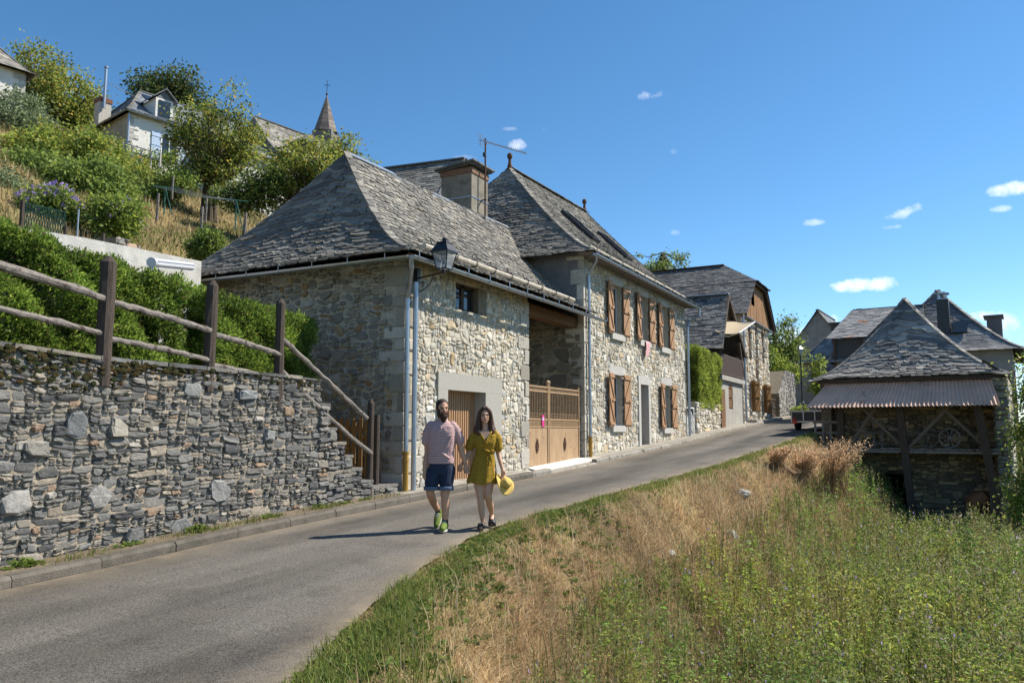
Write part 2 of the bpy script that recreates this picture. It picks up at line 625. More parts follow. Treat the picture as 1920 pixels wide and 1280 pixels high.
def slates(mb, A, B, TA, TB, expo=.17, wid=(.2, .42), thick=.022, power=1.2, pal=PAL_SLATE, edge=(.55, .9), hipA=True, hipB=True, fan=.22, holes=(), under=True, ragged=.02, rnd=1.0):
    """courses of slates on the roof face whose eave runs A->B and whose top runs TA->TB; the face flares out towards the eave"""
    A, B, TA, TB = map(Vector, (A, B, TA, TB))
    zA, zT = A.z, TA.z

    def P(u, t):
        p = A.lerp(TA, t).lerp(B.lerp(TB, t), u)
        z0 = A.z * (1 - u) + B.z * u
        z1 = TA.z * (1 - u) + TB.z * u
        p.z = z0 + (z1 - z0) * max(t, 0) ** power if t >= 0 else z0 + (z1 - z0) * t * .5
        return p
    mid = [P(.5, i / 12) for i in range(13)]
    slen = sum((mid[i + 1] - mid[i]).length for i in range(12))
    nrow = max(3, int(slen / expo))
    if under:
        n = 10
        vs, fs = [], []
        for i in range(n + 1):
            for u in (0, 1):
                vs.append(P(u, i / n) + Vector((0, 0, -.035)))
        for i in range(n):
            fs.append((2 * i, 2 * i + 1, 2 * i + 3, 2 * i + 2))
        mb.add(vs, fs, (.05, .05, .05))
    for r_ in range(-1, nrow):
        t0 = (r_ + .35) / nrow
        rowlen = (P(1, max(t0, 0)) - P(0, max(t0, 0))).length
        if rowlen < .08:
            continue
        x = -rng.uniform(0, .25)
        while x < rowlen:
            dl, dr = x, rowlen - x
            hip = (hipA and dl < edge[1]) or (hipB and dr < edge[1])
            w = rng.uniform(edge[0] * .6, edge[0]) if hip and rng.random() < .75 else rng.uniform(*wid)
            x2 = x + w
            if x2 > rowlen - .12:
                x2 = rowlen + .015
            xa = max(x, -.015)
            ln = expo * rng.uniform(1.7, 2.1) / slen

            def sag(xx):
                s = 0
                if hipA: s += max(0, 1 - xx / edge[1]) ** 2
                if hipB: s += max(0, 1 - (rowlen - xx) / edge[1]) ** 2
                return s * fan * expo / slen * 1.2
            j = rng.uniform(-ragged, ragged) / slen * 1.2
            ua, ub = xa / rowlen, x2 / rowlen
            um = (ua + ub) / 2
            if any(h[0] < um < h[1] and h[2] < t0 + ln / 3 < h[3] for h in holes):
                x = x2 + .006
                continue
            tb0, tb1 = t0 + j - sag(xa), t0 + j - sag(x2) + rng.uniform(-.006, .006) / slen
            tt = min(t0 + ln, 1.0)
            if tt - t0 < .3 * expo / slen:
                break
            e1 = P(ub, tt) - P(ua, tt) if (P(ub, tt) - P(ua, tt)).length > 1e-4 else B - A
            nrm = (P(ub, t0) - P(ua, t0)).cross(P(um, tt) - P(um, t0))
            if nrm.length < 1e-7:
                x = x2 + .006
                continue
            nrm.normalize()
            lift = thick * rng.uniform(1.0, 1.9)
            cc = min(.42, rng.uniform(.08, .3) * rnd)
            ch = rng.uniform(.1, .32) * rnd * expo / slen
            bot = [(ua, tb0 + ch), (ua + (ub - ua) * cc, tb0), (ub - (ub - ua) * cc * rng.uniform(.6, 1.2), tb1), (ub, tb1 + ch * rng.uniform(.5, 1.2))]
            top = [P(ub, tt) + nrm * .004, P(ua, tt) + nrm * .004]
            bt = [P(u, t) + nrm * lift for (u, t) in bot]
            bl = [p - nrm * thick for p in bt]
            vs = bt + top + bl
            fs = [(0, 1, 2, 3, 4, 5), (6, 7, 1, 0), (7, 8, 2, 1), (8, 9, 3, 2), (0, 5, 6), (3, 9, 4)]
            mb.add(vs, fs, pick(pal))
            x = x2 + .006


def hip_cover(mb, A, T, power=1.2, w=.2, thick=.03, pal=PAL_SLATE, step=.3):
    """overlapping slates along a hip from the eave corner A up to T"""
    A, T = Vector(A), Vector(T)
    n = max(4, int((T - A).length / step))
    side = (T - A).cross(Vector((0, 0, 1))).normalized()
    for i in range(n):
        def pt(t):
            p = A.lerp(T, t)
            p.z = A.z + (T.z - A.z) * t ** power
            return p
        p0, p1 = pt(i / n), pt(min((i + 1.35) / n, 1))
        mb.bar(p0 + Vector((0, 0, .045)), p1 + Vector((0, 0, .02)), w * rng.uniform(.8, 1.1), thick, col=pick(pal))


# ------------------------------------------------------------------ the ground, the road, the kerb
YR = [-60, 0, 5, 6.1, 7.6, 9.7, 12.3, 17.15, 20.4, 25, 30.2, 35.9, 42, 55, 70, 120, 600]
ZR = [-3.5, -1.75, -1.59, -1.54, -1.45, -1.355, -1.26, -1.07, -.93, -.70, -.45, -.09, .22, .87, 1.3, 1.8, 2]
YE = [-60, -5, 0, 4, 5.1, 6.4, 9, 11.4, 13.2, 16, 21.6, 34, 60, 600]
XE = [-1, -2.6, -3.1, -3.8, -4.2, -4.7, -5.42, -5.62, -5.55, -5.45, -5.15, -4.84, -4.6, -4.6]


def zroad(y): return np.interp(y, YR, ZR)
def xedge(y): return np.interp(y, YE, XE)


def sstep(a, b, x):
    t = np.clip((x - a) / (b - a), 0, 1)
    return t * t * (3 - 2 * t)


def wob(x, y, s, k=0):
    return (np.sin(x * s * 1.3 + y * s * .7 + k) + np.sin(x * s * .6 - y * s * 1.1 + 2.1 * k + 1) + np.sin(x * s * 2.1 + y * s * 1.9 + 4.0 * k + 2)) / 3


def ground_z(X, Y):
    X = np.asarray(X, float)
    Y = np.asarray(Y, float)
    zr = zroad(Y)
    xe = xedge(Y)
    # right of the road: verge, bank, field below
    d = X - xe
    slope = np.interp(Y, [0, 6, 12, 60], [.62, .72, .95, 1.0])
    zb = zr - .02 - np.maximum(0, d - .45) * slope + .06 * wob(X, Y, 2.2) * np.clip(d, 0, 1)
    zf = -3.3 - .3 * np.clip((Y - 9.5) / 26, -.5, 1.05) + .05 * wob(X, Y, .9, 3) - .02 * np.clip(X, 0, 60)
    zf = zf + sstep(43, 52, Y) * (zr - .6 - zf)
    k = .35
    h = np.clip(.5 + .5 * (zf - zb) / k, 0, 1)
    zright = zb * (1 - h) + zf * h + k * h * (1 - h)
    # left of the road: pavement, garden terrace behind the wall, hill
    terr = np.interp(Y, [-60, 0, 5, 9, 11.8], [1.2, .95, .82, .78, .70])
    xw = -9.25
    zl = zr - .02
    low = sstep(11.42, 11.6, Y)
    base = terr * (1 - low) + (zr + .1) * low
    stair = np.interp(Y, [9.9, 10.2, 11.6, 11.9], [.75, .6, -.95, -1.08])
    base = np.where((X > -10.75) & (Y > 9.9) & (Y < 12.6), np.minimum(base, stair), base)
    zl = np.where(X < xw, base, zl)
    bx = np.where(Y > 12.2, -15.2, -13.2)
    hill = 1.0 + .5 * np.maximum(0, -X - 13.0)
    hill = np.minimum(hill, 25 + .02 * (-X - 60)) + .16 * wob(X, Y, .6, 5)
    zl = np.where(X < bx, np.maximum(hill, base), zl)
    z = np.where(X > xe, zright, np.where(X < -8.52, zl, zr - .06))
    return z


def axis(segs):
    out = []
    for a, b, s in segs:
        out.extend(np.arange(a, b, s))
    out.append(segs[-1][1])
    return np.array(out)


def make_ground():
    xs = axis([(-900, -120, 60), (-120, -60, 6), (-60, -16, 1.0), (-16, -9.4, .4), (-9.4, -8.4, .13), (-8.4, -6, .4), (-6, 3, .2), (3, 12, .6), (12, 60, 4), (60, 900, 60)])
    ys = axis([(-600, -60, 45), (-60, -8, 4), (-8, 3, .6), (3, 26, .25), (26, 60, .6), (60, 120, 4), (120, 1200, 60)])
    X, Y = np.meshgrid(xs, ys)
    Z = ground_z(X, Y)
    V = np.stack([X.ravel(), Y.ravel(), Z.ravel()], 1)
    nx, ny = len(xs), len(ys)
    i, j = np.meshgrid(np.arange(nx - 1), np.arange(ny - 1))
    a = (j * nx + i).ravel()
    F = np.stack([a, a + 1, a + nx + 1, a + nx], 1)
    soil = np.array([.13, .095, .055])
    dry = np.array([.24, .175, .085])
    green = np.array([.07, .085, .025])
    d = V[:, 0] - xedge(V[:, 1])
    t = (np.clip(.5 + .9 * wob(V[:, 0], V[:, 1], 1.1, 2), 0, 1))[:, None]
    C = dry * t + soil * (1 - t)
    fld = sstep(1.6, 2.6, d)[:, None]
    C = C * (1 - fld) + (green * .8 + soil * .35) * fld
    hl = (V[:, 0] < -9.3)[:, None]
    C = np.where(hl, (dry * (.45 + .55 * t) + green * (1 - t) * .7), C)
    o = np_obj('ground', V, F, C, mat('soil_and_turf', None, .95, var=.35, scale=3, bump=.7, bscale=16, spec=.05, bdist=.06), smooth=True)
    return tag(o, kind='structure')


def asphalt():
    m, nt, bs = new_mat('asphalt')
    L = nt.links.new
    N = nt.nodes.new
    tc = N('ShaderNodeTexCoord')
    n1 = N('ShaderNodeTexNoise'); n1.inputs['Scale'].default_value = .55; n1.inputs['Detail'].default_value = 5
    mp = N('ShaderNodeMapping'); mp.inputs['Scale'].default_value = (2.2, .3, 1)
    L(tc.outputs['Object'], mp.inputs['Vector']); L(mp.outputs[0], n1.inputs['Vector'])
    n2 = N('ShaderNodeTexNoise'); n2.inputs['Scale'].default_value = 52; n2.inputs['Detail'].default_value = 3; n2.inputs['Roughness'].default_value = .8
    L(tc.outputs['Object'], n2.inputs['Vector'])
    v = N('ShaderNodeTexVoronoi'); v.inputs['Scale'].default_value = 120
    L(tc.outputs['Object'], v.inputs['Vector'])
    r1 = N('ShaderNodeValToRGB')
    r1.color_ramp.elements[0].position = .36; r1.color_ramp.elements[0].color = (.066, .060, .052, 1)
    r1.color_ramp.elements[1].position = .66; r1.color_ramp.elements[1].color = (.14, .127, .11, 1)
    L(n1.outputs['Fac'], r1.inputs['Fac'])
    r2 = N('ShaderNodeMapRange'); r2.inputs['From Min'].default_value = .3; r2.inputs['From Max'].default_value = .72; r2.inputs['To Min'].default_value = .25; r2.inputs['To Max'].default_value = 2.0
    L(n2.outputs['Fac'], r2.inputs['Value'])
    mu = N('ShaderNodeMix'); mu.data_type = 'RGBA'; mu.blend_type = 'MULTIPLY'; mu.inputs['Factor'].default_value = 1
    L(r1.outputs[0], mu.inputs['A']); L(r2.outputs[0], mu.inputs['B'])
    at = N('ShaderNodeAttribute'); at.attribute_name = 'col'
    mx = N('ShaderNodeMix'); mx.data_type = 'RGBA'
    n3 = N('ShaderNodeTexNoise'); n3.inputs['Scale'].default_value = 2.2; n3.inputs['Detail'].default_value = 8; n3.inputs['Roughness'].default_value = .7
    L(tc.outputs['Object'], n3.inputs['Vector'])
    ad = N('ShaderNodeMath'); ad.operation = 'MULTIPLY_ADD'; ad.inputs[1].default_value = 1.6; ad.inputs[2].default_value = -.8
    L(n3.outputs['Fac'], ad.inputs[0])
    a2 = N('ShaderNodeMath'); a2.operation = 'ADD'; a2.use_clamp = True
    sp = N('ShaderNodeSeparateColor'); L(at.outputs['Color'], sp.inputs[0])
    L(sp.outputs[0], a2.inputs[0])
    m3 = N('ShaderNodeMath'); m3.operation = 'MULTIPLY'; L(ad.outputs[0], m3.inputs[0]); L(sp.outputs[1], m3.inputs[1])
    L(m3.outputs[0], a2.inputs[1])
    L(a2.outputs[0], mx.inputs['Factor'])
    # fine cracks and old patches
    vc = N('ShaderNodeTexVoronoi'); vc.feature = 'DISTANCE_TO_EDGE'; vc.inputs['Scale'].default_value = .55
    nw = N('ShaderNodeTexNoise'); nw.inputs['Scale'].default_value = 2.4; nw.inputs['Detail'].default_value = 5
    L(tc.outputs['Object'], nw.inputs['Vector'])
    av = N('ShaderNodeMix'); av.data_type = 'VECTOR'; av.inputs['Factor'].default_value = .22
    L(tc.outputs['Object'], av.inputs['A']); L(nw.outputs['Color'], av.inputs['B'])
    L(av.outputs['Result'], vc.inputs['Vector'])
    cr = N('ShaderNodeMapRange'); cr.inputs['From Min'].default_value = .0; cr.inputs['From Max'].default_value = .012; cr.inputs['To Min'].default_value = .9; cr.inputs['To Max'].default_value = 1.0
    L(vc.outputs['Distance'], cr.inputs['Value'])
    n5 = N('ShaderNodeTexNoise'); n5.inputs['Scale'].default_value = .8; n5.inputs['Detail'].default_value = 2
    L(tc.outputs['Object'], n5.inputs['Vector'])
    r5 = N('ShaderNodeMapRange'); r5.inputs['From Min'].default_value = .56; r5.inputs['From Max'].default_value = .6; r5.inputs['To Min'].default_value = 1.0; r5.inputs['To Max'].default_value = .84
    L(n5.outputs['Fac'], r5.inputs['Value'])
    pc = N('ShaderNodeMath'); pc.operation = 'MULTIPLY'; L(cr.outputs[0], pc.inputs[0]); L(r5.outputs[0], pc.inputs[1])
    m2 = N('ShaderNodeMix'); m2.data_type = 'RGBA'; m2.blend_type = 'MULTIPLY'; m2.inputs['Factor'].default_value = 1
    L(mu.outputs['Result'], m2.inputs['A']); L(pc.outputs[0], m2.inputs['B'])
    mu = m2
    L(mu.outputs['Result'], mx.inputs['A']); mx.inputs['B'].default_value = (.27, .215, .15, 1)
    L(mx.outputs['Result'], bs.inputs['Base Color'])
    bs.inputs['Roughness'].default_value = .85; bs.inputs['Specular IOR Level'].default_value = .25
    bp = N('ShaderNodeBump'); bp.inputs['Strength'].default_value = .6; bp.inputs['Distance'].default_value = .008
    L(v.outputs['Distance'], bp.inputs['Height']); L(bp.outputs[0], bs.inputs['Normal'])
    return m


def make_road():
    ys = axis([(-60, -4, 4), (-4, 45, .2), (45, 75, 1.0)])
    nu = 14
    V, C = [], []
    for y in ys:
        xr = xedge(y) + .07 * wob(np.array(y), np.array(0.), 2.3, 1) + .04 * wob(np.array(y), np.array(0.), 7., 2)
        xl = -8.4
        for k in range(nu + 1):
            u = k / nu
            x = xl + (xr - xl) * (.5 - .5 * math.cos(math.pi * u))
            V.append((x, y, float(zroad(y)) + .028 * math.sin(math.pi * u) + .004))
            e = max(math.exp(-(x - xl) / .3) * .7, math.exp(-(xr - x) / .2) * .75)
            C.append((e, min(1, .25 + 2 * e), 0))
    n1 = nu + 1
    F = [(j * n1 + i, j * n1 + i + 1, (j + 1) * n1 + i + 1, (j + 1) * n1 + i) for j in range(len(ys) - 1) for i in range(nu)]
    tag(np_obj('road', V, F, np.array(C), asphalt(), smooth=True), kind='structure')
    # kerb: concrete blocks along the left side, a low step
    mb = MB()
    y = -4.0
    while y < 62:
        ln = 1.0 if y < 22 else 1.0
        a, b = y, y + ln - .012
        low = 17.6 < y + .5 < 21.4
        hgt = .035 if low else .12
        if 22 < y < 34: hgt = .11
        za, zb = float(zroad(a)), float(zroad(b))
        x0, x1 = -8.42, -8.58
        j = rng.uniform(-.008, .008)
        prof = [(x0 + .0, -.2), (x0 + .0 + j, hgt - .035), (x0 - .03 + j, hgt), (x1, hgt + .004), (x1, -.2)]
        vs = [Vector((px, a, za + pz)) for px, pz in prof] + [Vector((px, b, zb + pz)) for px, pz in prof]
        n = len(prof)
        fs = [tuple(range(n)), tuple(range(2 * n - 1, n - 1, -1))] + [(i, n + i, n + (i + 1) % n, (i + 1) % n) for i in range(n)]
        k = rng.uniform(.85, 1.1)
        mb.add(vs, fs, (.125 * k, .108 * k, .088 * k) if y < 17 else (.27 * k, .245 * k, .21 * k))
        y += ln
    tag(mb.build('kerb', mat('kerb_concrete', None, .9, var=.35, scale=6, bump=.5, bscale=50, spot=((.06, .06, .045), 4, .58, .15))), kind='structure')
    # pavement strip between kerb and walls
    V, F, C = [], [], []
    ys = axis([(-4, 62, .4)])
    for y in ys:
        for x, dz in ((-8.575, .118), (-8.8, .125), (-9.06, .135)):
            lowf = float(sstep(17.3, 17.7, y) * (1 - sstep(21.3, 21.7, y)))
            V.append((x, y, float(zroad(y)) + dz - .08 * lowf * (1 if x > -8.9 else .4)))
            f = float(sstep(11.5, 13, y))
            k = (.15, .12, .08) if f < .5 else ((.52, .49, .43) if 17.5 < y < 21.6 else (.28, .255, .215))
            C.append(k)
    for j in range(len(ys) - 1):
        for i in range(2):
            F.append((j * 3 + i + 1, j * 3 + i, (j + 1) * 3 + i, (j + 1) * 3 + i + 1))
    tag(np_obj('pavement', V, F, np.array(C), mat('worn_pavement', None, .92, var=.35, scale=4, bump=.5, bscale=30), smooth=True), kind='structure')
    # pale concrete threshold sloping up into the gateway
    mb = MB()
    za, zb = float(zroad(17.85)), float(zroad(21.35))
    mb.add([(-8.62, 17.85, za + .05), (-8.62, 21.35, zb + .05), (-9.0, 21.35, zb + .13), (-9.0, 17.85, za + .13), (-11.5, 21.35, zb + .16), (-11.5, 17.85, za + .16)], [(0, 1, 2, 3), (3, 2, 4, 5)])
    tag(mb.build('driveway', M['concrete_light']), kind='structure')


make_ground()
make_road()
# ------------------------------------------------------------------ the dry stone wall on the left
def make_retaining_wall():
    root = thing('retaining_wall', 'long grey dry stone wall with stepped end below the wooden rail fence', 'stone wall', (-9, 9, -1.2))
    Y0, Y1 = -2.0, 11.62
    U, V = Vector((0, 1, 0)), Vector((0, 0, 1))
    O = Vector((-9.0, 0, 0))
    ytop = [-2, 5.0, 6.24, 7.8, 9.3, 10.2]
    ztop = [1.05, .93, .87, .85, .84, .82]

    def bot(u): return float(zroad(u)) + .08
    HH = 2.2

    def shear(u, v):             # v 0..HH -> bottom to top line
        t = float(np.interp(u, ytop, ztop))
        b = bot(u) - .1
        return b + (t - b) * v / HH
    mb = MB()
    stones(mb, O, U, V, [(Y0, 10.22, 0, HH)], .165, .066, depth=(.004, .05), gap=.013, pal=PAL_SCHIST, warp=.05, wf=2.2, shear=shear, cut=(.05, .36), tilt=.5)
    # big pale stones and slabs set among the small ones
    for (y, v, w, h, c) in ((5.95, .67, .28, .34, (.15, .155, .155)), (6.5, .66, .25, .25, (.30, .275, .225)), (5.3, .32, .32, .3, (.29, .275, .25)), 
                            (6.3, .32, .33, .3, (.27, .255, .235)), (8.15, .27, .36, .32, (.24, .235, .225)), (6.8, .08, .3, .26, (.13, .13, .125)), (7.5, .08, .36, .3, (.16, .16, .155)),
                            (8.6, .86, .4, .16, (.19, .195, .2)), (7.6, .87, .3, .2, (.22, .22, .21)), (5.5, .56, .3, .2, (.2, .185, .16)), (9.05, .6, .26, .2, (.2, .2, .19))):
        z = shear(y, v * HH)
        stones(mb, O + Vector((.025, 0, 0)), U, V, [(y - w / 2, y + w / 2, z - h / 2, z + h / 2)], 9, 9, depth=(.03, .06), gap=0, pal=[(c, 1)], warp=.05, wf=5, cut=(.06, .45), tilt=.6)
    # stepped end that follows the stairs
    st = [(10.2, 10.42, .42), (10.42, 10.60, .02), (10.6, 10.85, -.22), (10.85, 11.05, -.45), (11.05, 11.3, -.68), (11.3, 11.62, -.9), (11.62, 12.45, -1.02)]
    prev = .8
    core = MB()
    for (a, b, t) in st:
        zb = bot(b) - .1
        stones(mb, O, U, V, [(a - .04, b, zb, t)], .2, .1, depth=(.02, .07), gap=.015, pal=PAL_SCHIST, warp=.02, cut=(.05, .3), tilt=.4)
        core.bx(-9.5, -9.02, a, b, zb - .2, t - .01)
        mb.box((-9.22, (a + b) / 2, t + .02), (.5, b - a + .04, .05), Matrix.Rotation(rng.uniform(-.04, .04), 3, 'X'), col=pick(PAL_SCHIST))
        if t < prev:             # riser faces towards +Y
            stones(mb, Vector((-9.0, a, 0)), Vector((-1, 0, 0)), V, [(0, .45, t, prev)], .2, .1, depth=(.01, .03), gap=.015, pal=PAL_SCHIST, warp=.01)
        prev = t
    w = mb.build('wall', M['slatestone'], root)
    ys = np.linspace(Y0, 10.2, 24)
    for a, b in zip(ys[:-1], ys[1:]):
        za, zb = bot(a) - .5, bot(b) - .5
        ta, tb = float(np.interp(a, ytop, ztop)) - .02, float(np.interp(b, ytop, ztop)) - .02
        core.add([(-9.0, a, za), (-9.0, b, zb), (-9.0, b, tb), (-9.0, a, ta), (-9.5, a, za), (-9.5, b, zb), (-9.5, b, tb), (-9.5, a, ta)],
                 [(0, 1, 2, 3), (7, 6, 5, 4), (3, 2, 6, 7), (0, 3, 7, 4), (1, 5, 6, 2)])
    core.build('mortar', mat('wall_mortar', (.33, .275, .205), .95, var=.4, scale=9, bump=.7, bscale=50, spec=.1, spot=((.12, .10, .07), 3.5, .6, .15)), root)
    # flat coping stones, mossy at the far left
    cp = MB()
    y = Y0
    while y < 10.15:
        ln = rng.uniform(.28, .75)
        b = min(y + ln, 10.2)
        za, zb = float(np.interp(y, ytop, ztop)), float(np.interp(b, ytop, ztop))
        t = rng.uniform(.03, .06)
        cp.bar((-9.2 + rng.uniform(-.02, .02), y, za + .02), (-9.2, b - .01, zb + .02 + rng.uniform(-.012, .012)), .5 + rng.uniform(-.04, .04), t, col=pick(PAL_SCHIST))
        y = b
    cp.build('coping', mat('coping_schist', None, .85, var=.4, scale=7, bump=.5, bscale=25, spot=((.035, .03, .012), 6, .56, .1)), root)
    # moss clumps hanging on the top courses
    ms = MB()
    for i in range(330):
        y = rng.uniform(4.6, 7.4) if rng.random() < .8 else rng.uniform(7.4, 10)
        z = float(np.interp(y, ytop, ztop)) - abs(rng.gauss(0, .16)) * (1.1 if y < 6.6 else .4)
        s = rng.uniform(.012, .03)
        ms.ell((-8.965 + rng.uniform(-.01, .02), y, z), (s * .6, s * rng.uniform(1, 2.6), s * rng.uniform(.7, 1.3)), 7, 5, col=(.05 * rng.uniform(.6, 1.3), .042, .018))
    ms.build('moss', mat('moss', None, 1.0, var=.5, scale=30, bump=1.0, bscale=60, spec=.05, bdist=.03), root)


make_retaining_wall()


# ------------------------------------------------------------------ rail fence, picket gate
def log_bar(mb, pts, r, n=8, jit=.12, sub=6):
    P = []
    pts = [Vector(p) for p in pts]
    for a, b in zip(pts[:-1], pts[1:]):
        for k in range(sub):
            P.append(a.lerp(b, k / sub) + Vector((rng.uniform(-.008, .008), 0, rng.uniform(-.008, .008))))
    P.append(pts[-1])
    rr = [r * rng.uniform(.88, 1.12) for _ in P]
    mb.tube(P, rr, n, jit=jit)


def make_rail_fence():
    root = thing('rail_fence', 'rustic wooden rail fence with brown posts and silvered rails on top of the stone wall', 'fence', (-9.1, 7.8, .85))
    posts = [(3.6, .98, 2.28, .1), (6.29, .55, 2.17, .098), (7.92, .55, 2.14, .085), (9.27, .35, 2.08, .075), (11.6, -1.2, .58, .062)]
    for (y, z0, z1, r) in posts:
        mb = MB()
        n = 7
        lean = rng.uniform(-.01, .02)
        pts = [(-9.03, y - lean + lean * k / n, z0 + (z1 - .08 - z0) * k / n) for k in range(n + 1)] + [(-9.03, y, z1)]
        mb.tube(pts, [r * rng.uniform(.94, 1.05) for _ in range(n + 1)] + [r * .35], 10, jit=.07)
        mb.build('post', M['oldwood'], root)
    spans = [((3.6, 1.88), (6.29, 1.62), .05, .09), ((3.6, 1.42), (6.29, 1.19), .036, .05), ((6.29, 1.60), (7.92, 1.41), .043, .02), ((6.29, 1.14), (7.92, .985), .037, .03),
             ((7.92, 1.37), (9.27, 1.18), .042, .025), ((7.92, .93), (9.27, .785), .037, .02), ((9.27, 1.45), (11.45, -.02 + .25), .04, 0), ((9.27, .96), (11.6, -.40), .04, -.08)]
    for (a, b, r, arch) in spans:
        mb = MB()
        m = ((a[0] + b[0]) / 2, (a[1] + b[1]) / 2 + arch)
        pts = []
        for k in range(7):
            t = k / 6
            y, z = a[0] + (b[0] - a[0]) * t, a[1] + (b[1] - a[1]) * t + arch * 4 * t * (1 - t) * .6
            pts.append((-9.0 - .0 * t, y, z))
        log_bar(mb, pts, r, 9, .1, 3)
        mb.build('rail', M['greywood'], root)
    g = thing('picket_gate', 'low wooden picket gate in shade beside the garage wall', 'gate', (-10, 11.95, -.9))
    mb = MB()
    for k in range(7):
        x = -10.3 + k * .155
        mb.bx(x - .045, x + .045, 11.93, 11.955, -.95, .24 + rng.uniform(-.02, .02))
        mb.tube([(x, 11.9425, .22), (x, 11.9425, .27)], [.05, .01], 4)
    mb.build('picket', M['yellowwood'], g)
    mb = MB()
    mb.bx(-10.42, -9.2, 11.955, 11.99, .0, .1)
    mb.bx(-10.42, -9.2, 11.955, 11.99, -.8, -.7)
    mb.bar((-10.35, 11.972, -.7), (-9.3, 11.972, 0), .035, .09, up=(0, 1, 0))
    mb.build('cross_rail', M['yellowwood'], g)
    for x, z in ((-10.47, .5), (-9.17, .3)):
        mb = MB()
        mb.tube([(x, 11.97, -1.1), (x, 11.97, z)], .05, 8, jit=.08)
        mb.build('post', M['oldwood'], g)


make_rail_fence()


# ------------------------------------------------------------------ parts shared by the houses
def gutter_run(root, p0, p1, r=.065, name='gutter'):
    mb = MB()
    p0, p1 = Vector(p0), Vector(p1)
    d = (p1 - p0).normalized()
    s = d.cross(Vector((0, 0, 1))).normalized()
    n = 9
    vs, fs = [], []
    for p in (p0, p1):
        for rr in (r, r - .008):
            for k in range(n + 1):
                t = math.pi * k / n
                vs.append(p + s * (math.cos(t) * rr) - Vector((0, 0, 1)) * (math.sin(t) * rr))
    m = n + 1
    for k in range(n):
        fs.append((k, k + 1, 2 * m + k + 1, 2 * m + k))
        fs.append((m + k, 3 * m + k, 3 * m + k + 1, m + k + 1))
    fs += [(0, m, 3 * m, 2 * m), (n, 2 * m + n, 3 * m + n, m + n)]
    for o in (0, 2 * m):
        fs.append(tuple(o + k for k in range(n + 1)))
    mb.add(vs, fs)
    L_ = (p1 - p0).length
    for k in range(int(L_ / .9) + 1):
        q = p0 + d * min(L_ - .02, .15 + k * .9)
        mb.bar(q + Vector((0, 0, .0)) + s * r, q + s * r + Vector((0, 0, .1)), .012, .02, up=d)
        mb.tube([q - s * r * 1.03 + Vector((0, 0, .01))] + [q + s * (math.cos(math.pi * (1 - j / 8)) * r * 1.05) - Vector((0, 0, math.sin(math.pi * j / 8) * r * 1.05)) for j in range(9)], .009, 5)
    return mb.build(name, M['zinc'], root, smooth=False)


def downpipe(root, pts, r=.045, clips=(), foot=None):
    mb = MB()
    mb.tube(pts, r, 12)
    for p in clips:
        mb.tube([Vector(p) + Vector((0, 0, -.02)), Vector(p) + Vector((0, 0, .02))], r * 1.2, 12)
    o = mb.build('downpipe', M['zinc'], root, smooth=False)
    if foot:
        mf = MB()
        a, b = Vector(foot[0]), Vector(foot[1])
        mf.tube([a, b], r * 1.22, 12)
        mf.tube([b - Vector((0, 0, .04)), b], r * 1.45, 12)
        mf.tube([a.lerp(b, .8) - Vector((0, 0, .02)), a.lerp(b, .8) + Vector((0, 0, .02))], r * 1.4, 12)
        mf.build('downpipe_foot', M['ochre_iron'], root)
    return o


def shutter_mesh(w, h):
    """one open shutter leaf in the plane x=0 (thickness along x), y 0..w, z 0..h, with ledges and Z braces"""
    mb = MB()
    n = 4
    for k in range(n):
        mb.bx(0, .028, k * w / n + .002, (k + 1) * w / n - .002, 0, h)
    for z in (.06, h / 2 - .045, h - .15):
        mb.bx(.029, .06, .0, w, z, z + .09)
    mb.bar((.044, .03, .16), (.044, w - .04, h / 2 - .06), .07, .03, up=(1, 0, 0))
    mb.bar((.044, .03, h / 2 + .06), (.044, w - .04, h - .16), .07, .03, up=(1, 0, 0))
    mb.bx(.06, .085, w * .5, w * .66, h / 2 - .02, h / 2 + .02)
    return mb


